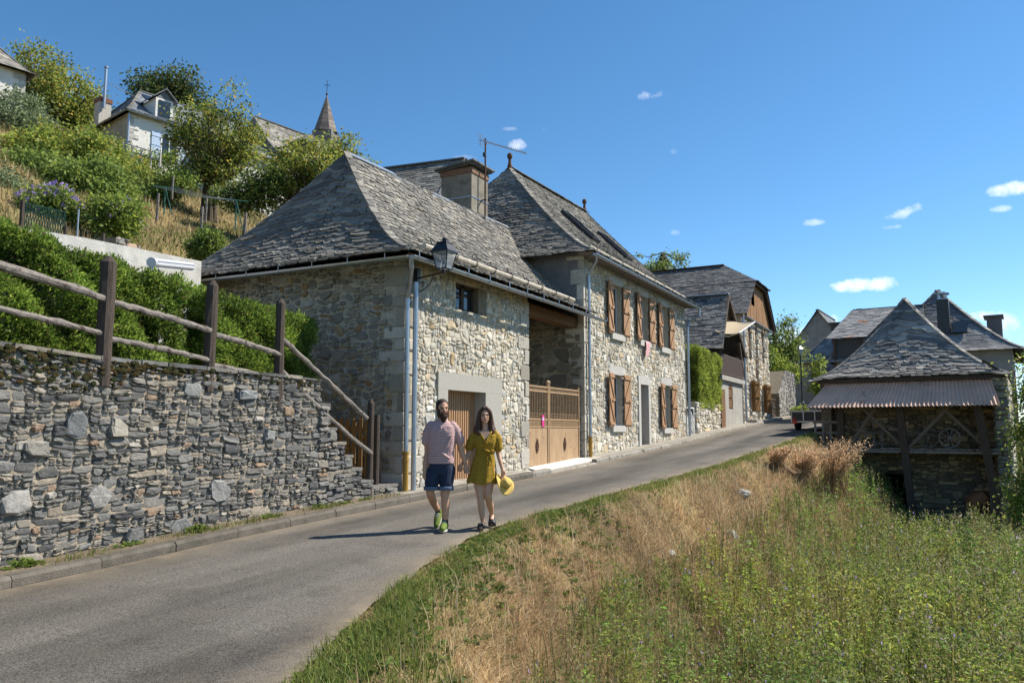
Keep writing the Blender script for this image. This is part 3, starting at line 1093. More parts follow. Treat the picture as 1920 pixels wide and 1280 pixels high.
def add_window(root, X, yc, z0, w, h, sh=None, frame='pvc', sill=True, lintel=True, wood='shutter', curtains=True, depth=.2, shw=.5, ang=(5, 4)):
    """window in a facade that faces +X: frame part with pane/sash, stone lintel and sill, two shutters"""
    y0, y1, z1 = yc - w / 2, yc + w / 2, z0 + h
    f = MB()
    t = .055
    xf = X - depth
    for (a, b, c, d) in ((y0, y1, z0, z0 + t), (y0, y1, z1 - t, z1), (y0, y0 + t, z0 + t, z1 - t), (y1 - t, y1, z0 + t, z1 - t)):
        f.bx(xf - .05, xf, a, b, c, d)
    f.bx(xf - .045, xf + .012, yc - .045, yc + .045, z0 + t, z1 - t)
    win = f.build('window', M[frame], root)
    g = MB()
    g.bx(xf - .035, xf - .02, y0 + t, y1 - t, z0 + t, z1 - t)
    g.build('pane', M['glass'], win)
    if curtains:
        c = MB()
        for s in (0, 1):
            n = 12
            vs, fs = [], []
            ya = y0 + t if s == 0 else y1 - t - w * .3
            for k in range(n + 1):
                yy = ya + w * .3 * k / n
                xx = xf - .1 + .02 * math.sin(k * 2.3)
                vs += [(xx, yy, z0 + t), (xx, yy, z1 - t)]
            for k in range(n):
                fs.append((2 * k, 2 * k + 2, 2 * k + 3, 2 * k + 1))
            c.add(vs, fs)
        c.build('curtain', M['white_paint'], win)
    if lintel:
        m = MB()
        stones(m, (X, 0, 0), (0, 1, 0), (0, 0, 1), [(y0 - .22, y1 + .22, z1, z1 + .3)], 9, 9, depth=(.03, .035), gap=.0, pal=[((.5, .49, .46), 1)], warp=0, cut=(.01, .05), tilt=0)
        m.build('lintel', M['granite_light'], root)
    if sill:
        m = MB()
        m.box((X - .06, yc, z0 - .1), (.32, w + .24, .2))
        m.build('sill', M['granite_light'], root)
    if sh:
        for s, a in ((-1, ang[0]), (1, ang[1])):
            mb = shutter_mesh(shw, h + .08)
            if s < 0:
                mb.v = [(x, -y, z) for (x, y, z) in mb.v]
                mb.f = [f[::-1] for f in mb.f]
            hinge = Vector((X + .07, y0 - .01 if s < 0 else y1 + .01, z0 - .04))
            T = Matrix.Translation(hinge) @ Matrix.Rotation(R(a) * s * -1, 4, 'Z')
            mb.v = [tuple(T @ Vector(v)) for v in mb.v]
            mb.build('shutter', M[wood], root)
    return win


def snow_log(root, p0, p1, r=.055, hooks=5):
    mb = MB()
    p0, p1 = Vector(p0), Vector(p1)
    mb.tube([p0.lerp(p1, k / 8) for k in range(9)], [r * rng.uniform(.93, 1.07) for _ in range(9)], 9, jit=.03)
    o = mb.build('snow_guard', M['pole'], root, label='round wooden snow guard pole lying along the eave')
    for k in range(hooks):
        hk = MB()
        q = p0.lerp(p1, (k + .4) / hooks)
        ring = [q + Vector((math.cos(a) * r * 1.5, 0, math.sin(a) * r * 1.5 + .01)) for a in np.linspace(-2.4, 1.9, 9)]
        ring = [ring[0] + Vector((-.02, 0, -.02))] + ring
        hk.tube(ring + [ring[-1] + Vector((-.05, 0, .12))], .012, 5)
        hk.build('hook', M['black_iron'], o)


def quoin(mb, x, y, z0, z1, dx, dy, h=(.26, .42), lng=(.42, .62), sht=(.2, .3), proud=.05, pal=None):
    """dressed corner stones at the vertical edge (x,y); dx,dy point into the two wall faces"""
    z = z0
    k = 0
    while z < z1 - .05:
        hh = min(rng.uniform(*h), z1 - z)
        a, b = (rng.uniform(*lng), rng.uniform(*sht)) if k % 2 else (rng.uniform(*sht), rng.uniform(*lng))
        xa, xb = x - dx * proud, x + dx * a
        ya, yb = y - dy * proud, y + dy * b
        c = pick(pal or [((.42, .40, .36), 2), ((.36, .345, .31), 2), ((.47, .44, .39), 1)])
        cx, cy, cz = (xa + xb) / 2, (ya + yb) / 2, z + hh / 2
        w, d = abs(xb - xa), abs(yb - ya)
        g = .008
        vs = []
        for zz, ins in ((-hh / 2 + g, .014), (-hh / 2 + g + .02, 0), (hh / 2 - g - .02, 0), (hh / 2 - g, .014)):
            for (sx, sy) in ((-1, -1), (1, -1), (1, 1), (-1, 1)):
                vs.append((cx + sx * (w / 2 - ins) + rng.uniform(-.006, .006), cy + sy * (d / 2 - ins) + rng.uniform(-.006, .006), cz + zz))
        fs = [(3, 2, 1, 0), (12, 13, 14, 15)]
        for r_ in range(3):
            for j in range(4):
                fs.append((r_ * 4 + j, r_ * 4 + (j + 1) % 4, r_ * 4 + 4 + (j + 1) % 4, r_ * 4 + 4 + j))
        mb.add(vs, fs, c)
        z += hh
        k += 1


# ------------------------------------------------------------------ the garage house with the big hipped slate roof
def make_garage_house():
    root = thing('stone_house', 'low stone garage house with ribbed brown garage door under a big hipped slate roof', 'house', (-9, 12.6, -1.2))
    Ya, Yb, X0, X1 = 12.55, 17.85, -9.0, -15.0
    zb = -1.35
    ztop = 3.4
    gd = (14.06, 15.64, -1.04, .86)          # garage door opening  y0 y1 z0 z1
    gf = (13.69, 16.40, -1.2, 1.22)          # granite frame
    wn = (14.42, 15.75, 2.62, 3.22)
    core = MB()
    H = [(gd[0] - .02 - Ya, gd[1] + .02 - Ya, gd[2] - .02 - zb, gd[3] + .02 - zb), (wn[0] - Ya, wn[1] - Ya, wn[2] - zb, wn[3] - zb)]
    slab_wall(core, (X0 - .003, Ya, zb), (0, 1, 0), (0, 0, 1), Yb - Ya, ztop - zb, .45, H)
    core.bx(X1, X0 - .47, Ya + .005, Ya + .45, zb, ztop)
    core.bx(X1, X0 - .47, Yb - .45, Yb - .02, zb, ztop)
    core.bx(X1, X1 + .4, Ya + .45, Yb - .45, zb, ztop)
    core.bx(X1 + .4, X0 - .5, Ya + .45, Yb - .45, zb, zb + .2)
    core.build('wall_core', mat('garage_mortar', (.42, .375, .295), .95, var=.3, scale=9, bump=.6, bscale=60, spec=.1), root)
    mb = MB()
    big = .075
    stones(mb, (X0, 0, 0), (0, 1, 0), (0, 0, 1), [(Ya + .3, Yb - .05, -1.2, ztop - .05)], .155, .125, depth=(.003, .032), gap=.024, pal=PAL_RUBBLE, holes=[(gf[0], gf[1], gf[2], gf[3]), (wn[0], wn[1], wn[2], wn[3])], warp=.09, wf=3.2, cut=(.05, .45), tilt=.7)
    fac = mb.build('wall', M['stone'], root)
    mb = MB()
    stones(mb, (X1, Ya, 0), (1, 0, 0), (0, 0, 1), [(0, 5.75, -1.25, ztop - .05)], .2, .125, depth=(.004, .05), gap=.03, pal=[((.25, .225, .185), 5), ((.30, .27, .225), 4), ((.21, .195, .17), 4), ((.34, .25, .14), 1.4), ((.38, .355, .31), 2), ((.29, .195, .105), .6)], warp=.1, wf=2.6, seed=31, cut=(.05, .45), tilt=.6)  # darker than the street front: the shade of this side is in the colours
    mb.build('side_wall', M['stone'], root)
    mb = MB()
    stones(mb, (X0, Yb, 0), (-1, 0, 0), (0, 0, 1), [(0, 5.9, -1.1, ztop - .05)], .28, .2, depth=(.01, .05), gap=.03, pal=PAL_RUBBLE, warp=.08)
    mb.build('passage_wall', M['stone'], root)
    qm = mat('quoin_granite', None, .88, var=.25, scale=30, bump=.4, bscale=70, spec=.15)
    for yy, dy in ((Ya, 1), (Yb, -1)):
        q = MB()
        quoin(q, X0, yy, -1.3, ztop - .1, -1, dy, proud=.03, lng=(.3, .62), sht=(.1, .2), h=(.16, .42), pal=[((.42, .39, .335), 2), ((.33, .305, .255), 2), ((.27, .245, .2), 1.5), ((.47, .44, .38), 1)])
        q.build('quoin_stones', qm, root)
    # garage door frame of granite, then the ribbed up-and-over door
    f = MB()
    xa, xb = X0 - .28, X0 + .055
    f.bx(xa, xb, gf[0], gd[0], -1.25, gd[3])
    f.bx(xa, xb, gd[1], gf[1], -1.25, gd[3])
    f.bx(xa, xb, gf[0], gf[1], gd[3] + .002, gf[3])
    f.bx(xa, X0 + .12, gd[0] + .002, gd[1] - .002, -1.3, gd[2])
    f.build('door_frame', M['granite'], root)
    d = MB()
    n = 34
    w = (gd[1] - gd[0]) / n
    for k in range(n):
        y = gd[0] + k * w
        d.bx(X0 - .28, X0 - .235 if k % 2 else X0 - .252, y, y + w, gd[2], gd[3])
    door = d.build('garage_door', M['door_wood'], root)
    h = MB()
    h.ell((X0 - .22, 14.62, -.02), (.03, .035, .035))
    h.bar((X0 - .2, 14.62, -.02), (X0 - .2, 14.58, -.09), .015, .02)
    h.build('handle', M['black_iron'], door)
    # small window under the eave
    f = MB()
    t = .06
    xf = X0 - .12
    for (a, b, c, e) in ((wn[0], wn[0] + .95, wn[2], wn[2] + t), (wn[0], wn[0] + .95, wn[3] - t, wn[3]), (wn[0], wn[0] + t, wn[2], wn[3]), (wn[0] + .42, wn[0] + .53, wn[2], wn[3]), (wn[0] + .95 - t, wn[0] + .95, wn[2], wn[3])):
        f.bx(xf - .06, xf, a, b, c, e)
    f.bx(xf - .05, xf - .005, wn[0], wn[0] + .45, (wn[2] + wn[3]) / 2 - .02, (wn[2] + wn[3]) / 2 + .02)
    wf_ = f.build('window', M['oldwood'], root)
    g = MB()
    g.bx(xf - .04, xf - .03, wn[0] + .02, wn[0] + .93, wn[2] + .02, wn[3] - .02)
    g.build('pane', M['glass'], wf_)
    f = MB()
    f.bx(X0 - .3, X0 + .0, wn[0] + .96, wn[1] - .002, wn[2] + .002, wn[3])
    f.build('jamb_stone', M['mortar_dark'], root)
    # roof: flared hip towards the camera, long slope over the street
    ze, zt = 3.38, 6.55
    xe0, xe1 = -8.5, -15.6
    ye = 11.98
    rx = -12.0
    R0, R1 = Vector((rx, 14.3, zt)), Vector((rx, 22.4, zt + .05))
    A, B = Vector((xe0, ye, ze)), Vector((xe1, ye, ze))
    r_ = MB()
    slates(r_, B, A, R0, R0, expo=.135, wid=(.16, .34), edge=(.55, 1.1), fan=.8, power=1.38, rnd=1.9, thick=.034, ragged=.03)
    E = Vector((xe0, 21.46, ze))
    slates(r_, A, E, R0, R1, expo=.115, wid=(.1, .25), hipB=False, edge=(.34, .4), power=1.38, rnd=1.3, ragged=.035, thick=.026)
    W0, W1 = Vector((xe1, 21.46, ze)), Vector((rx, 22.4, zt + .05))
    slates(r_, W0, B, W1, R0, expo=.3, wid=(.3, .6), hipA=False, power=1.38)
    hip_cover(r_, A + Vector((0, 0, 0)), R0, w=.16, power=1.38)
    r_.build('roof', M['slate'], root)
    rc = MB()
    for k in range(9):
        a, b = R0.lerp(R1, k / 9), R0.lerp(R1, (k + 1.02) / 9)
        dz = Vector((0, 0, .05 + .02 * math.sin(k * 1.9) - .05 * math.sin(math.pi * k / 9)))
        for s in (-1, 1):
            o = Vector((s * .13, 0, -.11))
            rc.add([a + dz, b + dz, b + dz + o, a + dz + o, a + dz - Vector((0, 0, .012)), b + dz - Vector((0, 0, .012)), b + dz + o - Vector((0, 0, .012)), a + dz + o - Vector((0, 0, .012))], [(0, 1, 2, 3), (7, 6, 5, 4), (3, 2, 6, 7)])
    rc.build('ridge_flashing', M['zinc'], root)
    # timber under the eaves
    t = MB()
    for k in range(int((21.4 - 13.5) / .45)):
        y = 13.6 + k * .45
        t.bar((-8.55, y, ze - .09), (-9.6, y, ze + .5), .1, .1)
    t.bx(-8.64, -8.60, 12.1, 21.4, ze - .1, ze - .03)
    for k in range(8):
        t.box((-8.68 - k * .2, 17.4, ze - .06 + k * .085), (.19, 8.0, .025), Matrix.Rotation(.4, 3, 'Y'))
    t.bx(-9.5, -9.2, 17.85, 21.45, 3.02, 3.3)
    t.bx(-11.2, -10.95, 17.85, 21.45, 3.1, 3.35)
    for k in range(6):
        t.bx(-12.5, -9.5, 18.1 + k * .6, 18.25 + k * .6, 3.3, 3.45)
    t.bx(-15, -9.6, 17.85, 21.45, 3.46, 3.5)
    t.build('eave_timber', M['brownwood'], root)
    gutter_run(root, (-8.46, 12.0, 3.26), (-8.46, 21.9, 3.24))
    gutter_run(root, (-15.5, 12.02, 3.30), (-8.53, 12.02, 3.26))
    downpipe(root, [(-8.5, 12.04, 3.24), (-8.55, 12.12, 3.05), (-8.82, 12.42, 2.72), (-8.9, 12.5, 2.55), (-8.9, 12.52, -.4)], clips=[(-8.9, 12.52, 1.2), (-8.9, 12.52, 2.5)], foot=((-8.9, 12.52, -1.22), (-8.9, 12.52, -.38)))
    downpipe(root, [(-8.86, 12.72, 2.9), (-8.86, 12.72, -1.2)], r=.05)
    snow_log(root, (-8.80, 12.9, 3.66), (-8.74, 20.2, 3.63), hooks=9)
    # roof glass slates lighter than the rest
    return root


make_garage_house()
# ------------------------------------------------------------------ the iron gate, the tall house, chimney, aerial, lantern
def make_iron_gate():
    root = thing('iron_gate', 'tan painted iron double gate with barred top and solid lower panels under the eave', 'gate', (-9.1, 19.5, -1))
    x = -9.12

    def leaf(ya, yb, za, hinge_left):
        f = MB()
        t = .045
        top = 1.16
        f.bx(x - .025, x + .025, ya, ya + t, za, top + .1)
        f.bx(x - .025, x + .025, yb - t, yb, za, top + .1)
        for z in (za + .06, .12, .31, 1.04, top):
            f.bx(x - .02, x + .02, ya + t, yb - t, z - .02, z + .02)
        f.bx(x - .008, x + .004, ya + t, yb - t, za + .06, .12)
        n = int((yb - ya - 2 * t) / .105)
        for k in range(1, n + 1):
            y = ya + t + (yb - ya - 2 * t) * k / (n + 1)
            f.tube([(x, y, .33), (x, y, top)], .011, 6)
            f.tube([(x, y, .33), (x, y, .45), (x, y, .52)], [.016, .018, .004], 6)
            for z in (.38, .45):
                f.ell((x, y, z), (.022, .022, .018), 6, 5)
            f.tube([(x, y - .04, 1.06), (x, y - .02, 1.12), (x, y + .02, 1.12), (x, y + .04, 1.06)], .008, 5)
        for k in range(n):
            y = ya + t + (yb - ya - 2 * t) * (k + .5) / n
            w = (yb - ya) / n * .5
            f.bar((x, y - w, .14), (x, y + w, .29), .015, .015)
            f.bar((x, y - w, .29), (x, y + w, .14), .015, .015)
            f.tube([(x, y + math.cos(a) * .05, .215 + math.sin(a) * .05) for a in np.linspace(0, 6.28, 9)], .008, 5, cap=False)
        yt = yb - t / 2 if hinge_left else ya + t / 2
        f.ell((x, yt, top + .13), (.05, .05, .06), 8, 6)
        o = f.build('gate_leaf', M['gate_metal'], root)
        e = MB()
        ym, zm = (ya + yb) / 2, (za + .2) / 2 - .02
        e.prism([(x + .006, ym + math.cos(a) * .085, zm + math.sin(a) * .15 - (.03 if math.sin(a) < -.7 else 0)) for a in np.linspace(0, 2 * math.pi, 13)[:-1]], (.018, 0, 0))
        for k in range(6):
            a = k * 1.05
            e.ell((x + .03, ym + math.cos(a) * .045, zm + math.sin(a) * .08), (.015, .028, .03), 7, 5)
        e.tube([(x + .02, ym, zm + .13), (x + .02, ym, zm + .2)], [.03, .005], 6)
        e.build('crest', M['rust'], o)
    leaf(17.92, 19.28, -.92, True)
    leaf(19.32, 21.36, -.88, False)
    s = MB()
    s.bx(x + .03, x + .036, 18.85, 18.98, .12, .42)
    s.build('tag', mat('magenta_tag', (.62, .04, .22), .5, var=.1, bump=0), root)
    s = MB()
    s.bx(x + .037, x + .04, 18.87, 18.96, .28, .36)
    s.build('tag_print', mat('pale_tag_print', (.6, .45, .75), .5, var=.1, bump=0), root)


make_iron_gate()


def make_tall_house():
    root = thing('stone_house', 'tall two storey stone house with brown shutters, skylights and a steep slate roof', 'house', (-9, 21.5, -1))
    Ya, Yb, X0, X1 = 21.5, 32.25, -9.0, -17.0
    zb, zt = -1.2, 5.3
    wins = [(24.25, 3.12, .95, 1.6), (27.0, 3.17, .95, 1.6), (29.45, 3.15, .95, 1.6), (24.2, .18, .95, 1.6), (29.55, .12, .95, 1.6)]
    dr = (26.45, 27.3, -.62, 1.62)
    holes = [(y - w / 2, y + w / 2, z, z + h) for (y, z, w, h) in wins] + [dr]
    c = MB()
    slab_wall(c, (X0 - .003, Ya, zb), (0, 1, 0), (0, 0, 1), Yb - Ya, zt - zb, .5, [(a - Ya, b - Ya, e - zb, d - zb) for (a, b, e, d) in holes[:5]] + [(dr[0] - .02 - Ya, dr[1] + .02 - Ya, dr[2] - .02 - zb, dr[3] + .02 - zb)])
    c.bx(X1, X0 - .52, Ya + .02, Ya + .5, zb, zt)
    c.bx(X1, X0 - .52, Yb - .5, Yb - .02, zb, zt)
    c.bx(X1, X1 + .5, Ya + .5, Yb - .5, zb, zt)
    c.bx(X1 + .5, X0 - .55, Ya + .5, Yb - .5, zb, zb + .3)
    c.bx(X1 + .5, X0 - .55, Ya + .5, Yb - .5, 2.3, 2.5)
    c.build('wall_core', M['mortar'], root)
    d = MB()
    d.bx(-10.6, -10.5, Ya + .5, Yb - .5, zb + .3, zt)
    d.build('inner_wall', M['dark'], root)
    mb = MB()
    frames = [(a - .0, b + .0, e - .2, f + .3) for (a, b, e, f) in holes[:5]]
    hs = []
    for (a, b, e, f) in holes[:5]:
        hs.append((a - .02, b + .02, e - .2, f + .28))
    hs.append((dr[0] - .24, dr[1] + .24, dr[2] - .2, dr[3] + .3))
    stones(mb, (X0, 0, 0), (0, 1, 0), (0, 0, 1), [(Ya + .02, Yb - .02, -.98, zt)], .17, .135, depth=(.003, .034), gap=.026, pal=PAL_RUBBLE, holes=hs, warp=.09, wf=3.0, seed=7, cut=(.05, .45), tilt=.7)
    mb.build('wall', M['stone'], root)
    mb = MB()
    stones(mb, (X1 + 3, Ya, 0), (1, 0, 0), (0, 0, 1), [(0, 4.95, -1.05, 3.4)], .36, .22, depth=(.004, .05), gap=.035, pal=[((.22, .195, .15), 5), ((.27, .24, .19), 4), ((.18, .165, .135), 3), ((.28, .21, .125), 1)], warp=.1, seed=3)  # passage side: its shade is put into the darker stone colours
    mb.build('side_wall', M['stone'], root)
    p = MB()
    p.bx(X1, X0 - .1, Ya - .02, Ya + .02, 3.35, zt)
    p.build('rendered_gable', M['plaster_grey'], root)
    for yy, dy in ((Ya, 1), (Yb, -1)):
        q = MB()
        quoin(q, X0, yy, -1.1, zt - .1, -1, dy, proud=.03, h=(.2, .5), sht=(.12, .24), lng=(.3, .6), pal=[((.50, .47, .40), 1), ((.43, .40, .34), 1), ((.36, .335, .28), 1)])
        q.build('quoin_stones', M['stone'], root)
    for k, (y, z, w, h) in enumerate(wins):
        add_window(root, X0, y, z, w, h, sh=True, depth=.16)
    # doorway with pale stone frame, the inner side of the reveal is brown
    f = MB()
    xa, xb = X0 - .3, X0 + .05
    f.bx(xa, xb, dr[0] - .22, dr[0], dr[2] - .15, dr[3])
    f.bx(xa, xb, dr[1], dr[1] + .22, dr[2] - .15, dr[3])
    f.bx(xa, xb, dr[0] - .22, dr[1] + .22, dr[3] + .002, dr[3] + .3)
    f.bx(xa, X0 + .14, dr[0] - .1, dr[1] + .1, dr[2] - .2, dr[2])
    f.build('door_frame', M['granite_light'], root)
    f = MB()
    for k in range(6):
        y = dr[0] + k * .142
        f.bx(X0 - .34, X0 - .30, y + .003, y + .139, dr[2], dr[3])
    o = f.build('door', M['brownwood'], root)
    f = MB()
    f.ell((X0 - .28, dr[1] - .15, .35), (.03, .03, .03))
    f.build('handle', M['black_iron'], o)
    # roof
    ze, zr_ = 5.2, 9.35
    A, B = Vector((-17.5, 21.0, ze)), Vector((-8.5, 21.0, ze))
    C, D = Vector((-8.5, 32.8, ze)), Vector((-17.5, 32.8, ze))
    R0, R1 = Vector((-13, 24.4, zr_)), Vector((-13, 31.3, zr_ + .12))
    r_ = MB()
    slates(r_, A, B, R0, R0, expo=.14, wid=(.16, .34), edge=(.55, 1.1), fan=.7, power=1.2, rnd=1.9, thick=.034, ragged=.03)
    slates(r_, B, C, R0, R1, expo=.12, wid=(.11, .26), edge=(.36, .5), power=1.2, rnd=1.3, ragged=.035, thick=.026)
    slates(r_, C, D, R1, R1, expo=.2, power=1.2)
    slates(r_, D, A, R1, R0, expo=.35, wid=(.3, .6), power=1.2)
    hip_cover(r_, B, R0, w=.16, power=1.2)
    hip_cover(r_, C, R1, w=.16, power=1.2)
    for k in range(16):
        a, b = R0.lerp(R1, k / 16), R0.lerp(R1, (k + 1.2) / 16)
        for s in (-1, 1):
            r_.bar(a + Vector((s * .1, 0, .0 + rng.uniform(0, .03))), b + Vector((s * .1, 0, .02)), .26, .03, up=(s * .6, 0, .8), col=pick(PAL_SLATE))
    roof = r_.build('roof', M['slate'], root)
    for p in (R0, R1):
        f = MB()
        z = p.z - .1
        f.lathe([(.10, z), (.085, z + .18), (.055, z + .3), (.05, z + .42), (.085, z + .47), (.10, z + .55), (.085, z + .62), (.03, z + .66)], 12, (p.x, p.y, 0))
        f.build('finial', M['rust'], roof)
    # skylights on the street slope
    for y in (25.8, 29.25):
        def S(x):
            t = (-8.5 - x) / 4.5
            return Vector((x, 0, ze + (zr_ - ze) * t ** 1.2))
        a, b = S(-10.38), S(-11.5)
        up = Vector((-(a.z - b.z), 0, a.x - b.x))
        up = Vector((b.z - a.z, 0, a.x - b.x)).normalized()
        f = MB()
        for yy in (y - .4, y + .4):
            f.bar(a + up * .1 + Vector((0, yy, 0)), b + up * .1 + Vector((0, yy, 0)), .08, .14, up=up)
        for q in (a, b):
            f.bar(q + up * .1 + Vector((0, y - .36, 0)), q + up * .1 + Vector((0, y + .36, 0)), .08, .14, up=up)
        sk = f.build('skylight', mat('dark_aluminium', (.035, .036, .04), .45, metal=.4, bump=0), roof)
        g = MB()
        g.bar(a + up * .12 + Vector((0, y, 0)), b + up * .12 + Vector((0, y, 0)), .72, .01, up=up)
        g.build('pane', M['glass'], sk)
    t = MB()
    for k in range(26):
        y = 21.3 + k * .45
        t.bar((-8.56, y, ze - .08), (-9.4, y, ze + .3), .09, .1)
    t.bx(-9.0, -8.52, 21.1, 32.7, ze - .045, ze - .02)
    t.bx(-8.98, -8.94, 21.5, 32.2, ze - .12, ze + .02)
    t.build('eave_timber', M['greywood'], root)
    gutter_run(root, (-8.44, 21.05, 5.10), (-8.44, 32.85, 5.08))
    downpipe(root, [(-8.47, 21.3, 5.08), (-8.55, 21.45, 4.95), (-8.86, 21.68, 4.72), (-8.9, 21.7, 4.6), (-8.9, 21.7, -.2)], clips=[(-8.9, 21.7, 3.2), (-8.9, 21.7, 1.2)], foot=((-8.9, 21.7, -.93), (-8.9, 21.7, -.15)))
    downpipe(root, [(-8.44, 32.6, 5.05), (-8.44, 32.6, 4.75), (-8.85, 32.45, 4.5), (-8.87, 32.3, 4.3), (-8.87, 32.25, -.42)], r=.055, clips=[(-8.87, 32.25, 2.9), (-8.87, 32.25, 1.0)])
    snow_log(root, (-8.95, 21.9, 5.54), (-8.95, 32.2, 5.52), hooks=9)


make_tall_house()


def make_chimney():
    root = thing('chimney_stack', 'broad rendered chimney with slate cap rising behind the garage roof ridge', 'chimney', (-12.5, 20.5, 6))
    x0, x1, y0, y1 = -13.05, -11.97, 20.02, 21.0
    m = MB()
    m.bx(x0, x1, y0, y1, 5.6, 7.75)
    m.build('shaft', mat('chimney_render', (.23, .205, .165), .95, var=.35, scale=3, bump=.5, bscale=20, spot=((.10, .09, .075), 2.2, .55, .2)), root)
    m = MB()
    m.bx(x0 - .03, x1 + .03, y0 - .03, y1 + .03, 7.751, 7.92)
    m.build('brick_band', mat('brick_band', (.20, .115, .075), .9, var=.35, scale=10, bump=.4), root)
    m = MB()
    m.box(((x0 + x1) / 2, (y0 + y1) / 2, 8.02), (x1 - x0 + .34, y1 - y0 + .34, .05), Matrix.Rotation(R(-5), 3, 'Y'), col=(.15, .145, .14))
    m.box(((x0 + x1) / 2, (y0 + y1) / 2, 7.965), (x1 - x0 + .2, y1 - y0 + .2, .05), Matrix.Rotation(R(-5), 3, 'Y'), col=(.12, .12, .12))
    m.build('cap', M['slate'], root)
    m = MB()
    for z in (7.0,):
        m.bx(x0 - .015, x1 + .015, y0 - .015, y1 + .015, z, z + .035)
    m.build('strap', M['zinc'], root)
    # television aerial strapped to its side
    root = thing('tv_aerial', 'television aerial on a tall rusty mast beside the broad chimney', 'aerial', (-11.82, 20.6, 6.6))
    m = MB()
    m.tube([(-11.8, 20.55, 6.45), (-11.8, 20.55, 8.95)], .028, 8)
    m.build('mast', M['rust'], root)
    m = MB()
    a, b = Vector((-11.85, 20.4, 8.9)), Vector((-10.4, 20.9, 8.26))
    a, b = Vector((-12.0, 20.5, 8.93)), Vector((-10.36, 20.5, 8.22 + .0))
    m.tube([a, b], .014, 6)
    n = 24
    for k in range(n):
        p = a.lerp(b, .1 + .9 * k / (n - 1))
        m.tube([p + Vector((0, -.07, 0)), p + Vector((0, .07, 0))], .007, 5)
        m.tube([p + Vector((-.012, 0, -.05)), p + Vector((.012, 0, .05))], .007, 5)
    p = a.lerp(b, .04)
    for s in (-.16, -.08, .08, .16):
        m.tube([p + Vector((0, -.2, s)), p + Vector((0, .2, s))], .007, 5)
    m.tube([p + Vector((0, 0, -.18)), p + Vector((0, 0, .18))], .01, 5)
    m.box(a.lerp(b, .15) + Vector((0, 0, -.05)), (.09, .07, .06))
    m.build('antenna', M['zinc'], root)
    m = MB()
    m.box((-11.8, 20.5, 8.42), (.08, .08, .12))
    m.tube([(-11.79, 20.5, 6.5), (-11.68, 20.45, 6.2), (-11.5, 20.4, 6.1)], .012, 5)
    m.bar((-11.98, 20.6, 7.02), (-11.76, 20.55, 7.02), .05, .03)
    m.build('bracket', M['black_iron'], root)


make_chimney()


def make_lantern():
    root = thing('wall_lantern', 'black four sided street lantern on a scrolled iron bracket at the garage corner', 'lantern', (-9, 12.85, 3))
    c = Vector((-8.22, 12.74, 0))
    m = MB()
    m.tube([(-8.96, 12.86, 3.0), (-8.22, 12.74, 3.04)], .018, 8)
    m.box((-8.93, 12.86, 3.05), (.08, .1, .3))
    m.tube([(-8.92, 12.86, 2.72), (-8.75, 12.83, 2.76), (-8.58, 12.80, 2.86), (-8.5, 12.785, 3.01)], .011, 6)
    for (ox, oz, r, s) in ((-8.78, 2.87, .06, 1), (-8.48, 2.93, .05, -1)):
        m.tube([(ox + s * math.cos(a) * r * (1 - a / 14), 12.82, oz + math.sin(a) * r * (1 - a / 14)) for a in np.linspace(0, 9, 18)], .008, 5)
    m.build('bracket', M['black_iron'], root)
    def sq(h, z, rot=R(45)):
        return [Vector((c.x + h * math.sqrt(2) * math.cos(rot + k * math.pi / 2), c.y + h * math.sqrt(2) * math.sin(rot + k * math.pi / 2), z)) for k in range(4)]
    zb, zm, zt = 3.10, 3.43, 3.60
    A, B = sq(.105, zb), sq(.175, zm)
    m = MB()
    for k in range(4):
        m.tube([A[k], B[k]], .012, 6)
        m.bar(A[k], A[(k + 1) % 4], .02, .02)
        m.bar(B[k], B[(k + 1) % 4], .03, .025)
    m.tube([(c.x, c.y, 3.02), (c.x, c.y, zb)], [.035, .02], 8)
    for k in range(4):
        m.tube([A[k].lerp(A[(k + 1) % 4], .5), c + Vector((0, 0, 3.03))], .008, 5)
    m.build('frame', M['black_iron'], root)
    m = MB()
    o, i = sq(.195, zm + .012), sq(.105, zt)
    m.add(o + i, [(0, 1, 5, 4), (1, 2, 6, 5), (2, 3, 7, 6), (3, 0, 4, 7), (4, 5, 6, 7), (3, 2, 1, 0)])
    m.add(sq(.12, zt + .002) + sq(.10, zt + .03), [(0, 1, 5, 4), (1, 2, 6, 5), (2, 3, 7, 6), (3, 0, 4, 7), (4, 5, 6, 7), (3, 2, 1, 0)])
    m.lathe([(.045, zt + .03), (.03, zt + .06), (.055, zt + .075), (.055, zt + .1), (.03, zt + .115), (.015, zt + .13)], 10, (c.x, c.y, 0))
    m.build('cap', M['black_iron'], root)
    gm, nt, bs = new_mat('lantern_glass')
    tr = nt.nodes.new('ShaderNodeBsdfTransparent')
    tr.inputs[0].default_value = (.96, .97, .98, 1)
    mx = nt.nodes.new('ShaderNodeMixShader')
    mx.inputs[0].default_value = .3
    bs.inputs['Base Color'].default_value = (.6, .62, .65, 1)
    bs.inputs['Roughness'].default_value = .15
    nt.links.new(tr.outputs[0], mx.inputs[1])
    nt.links.new(bs.outputs[0], mx.inputs[2])
    nt.links.new(mx.outputs[0], nt.nodes['Material Output'].inputs['Surface'])
    A, B = sq(.103, zb), sq(.172, zm)
    m = MB()
    for k in range(4):
        m.add([A[k], A[(k + 1) % 4], B[(k + 1) % 4], B[k]], [(0, 1, 2, 3)])
    m.build('glass', gm, root)


make_lantern()


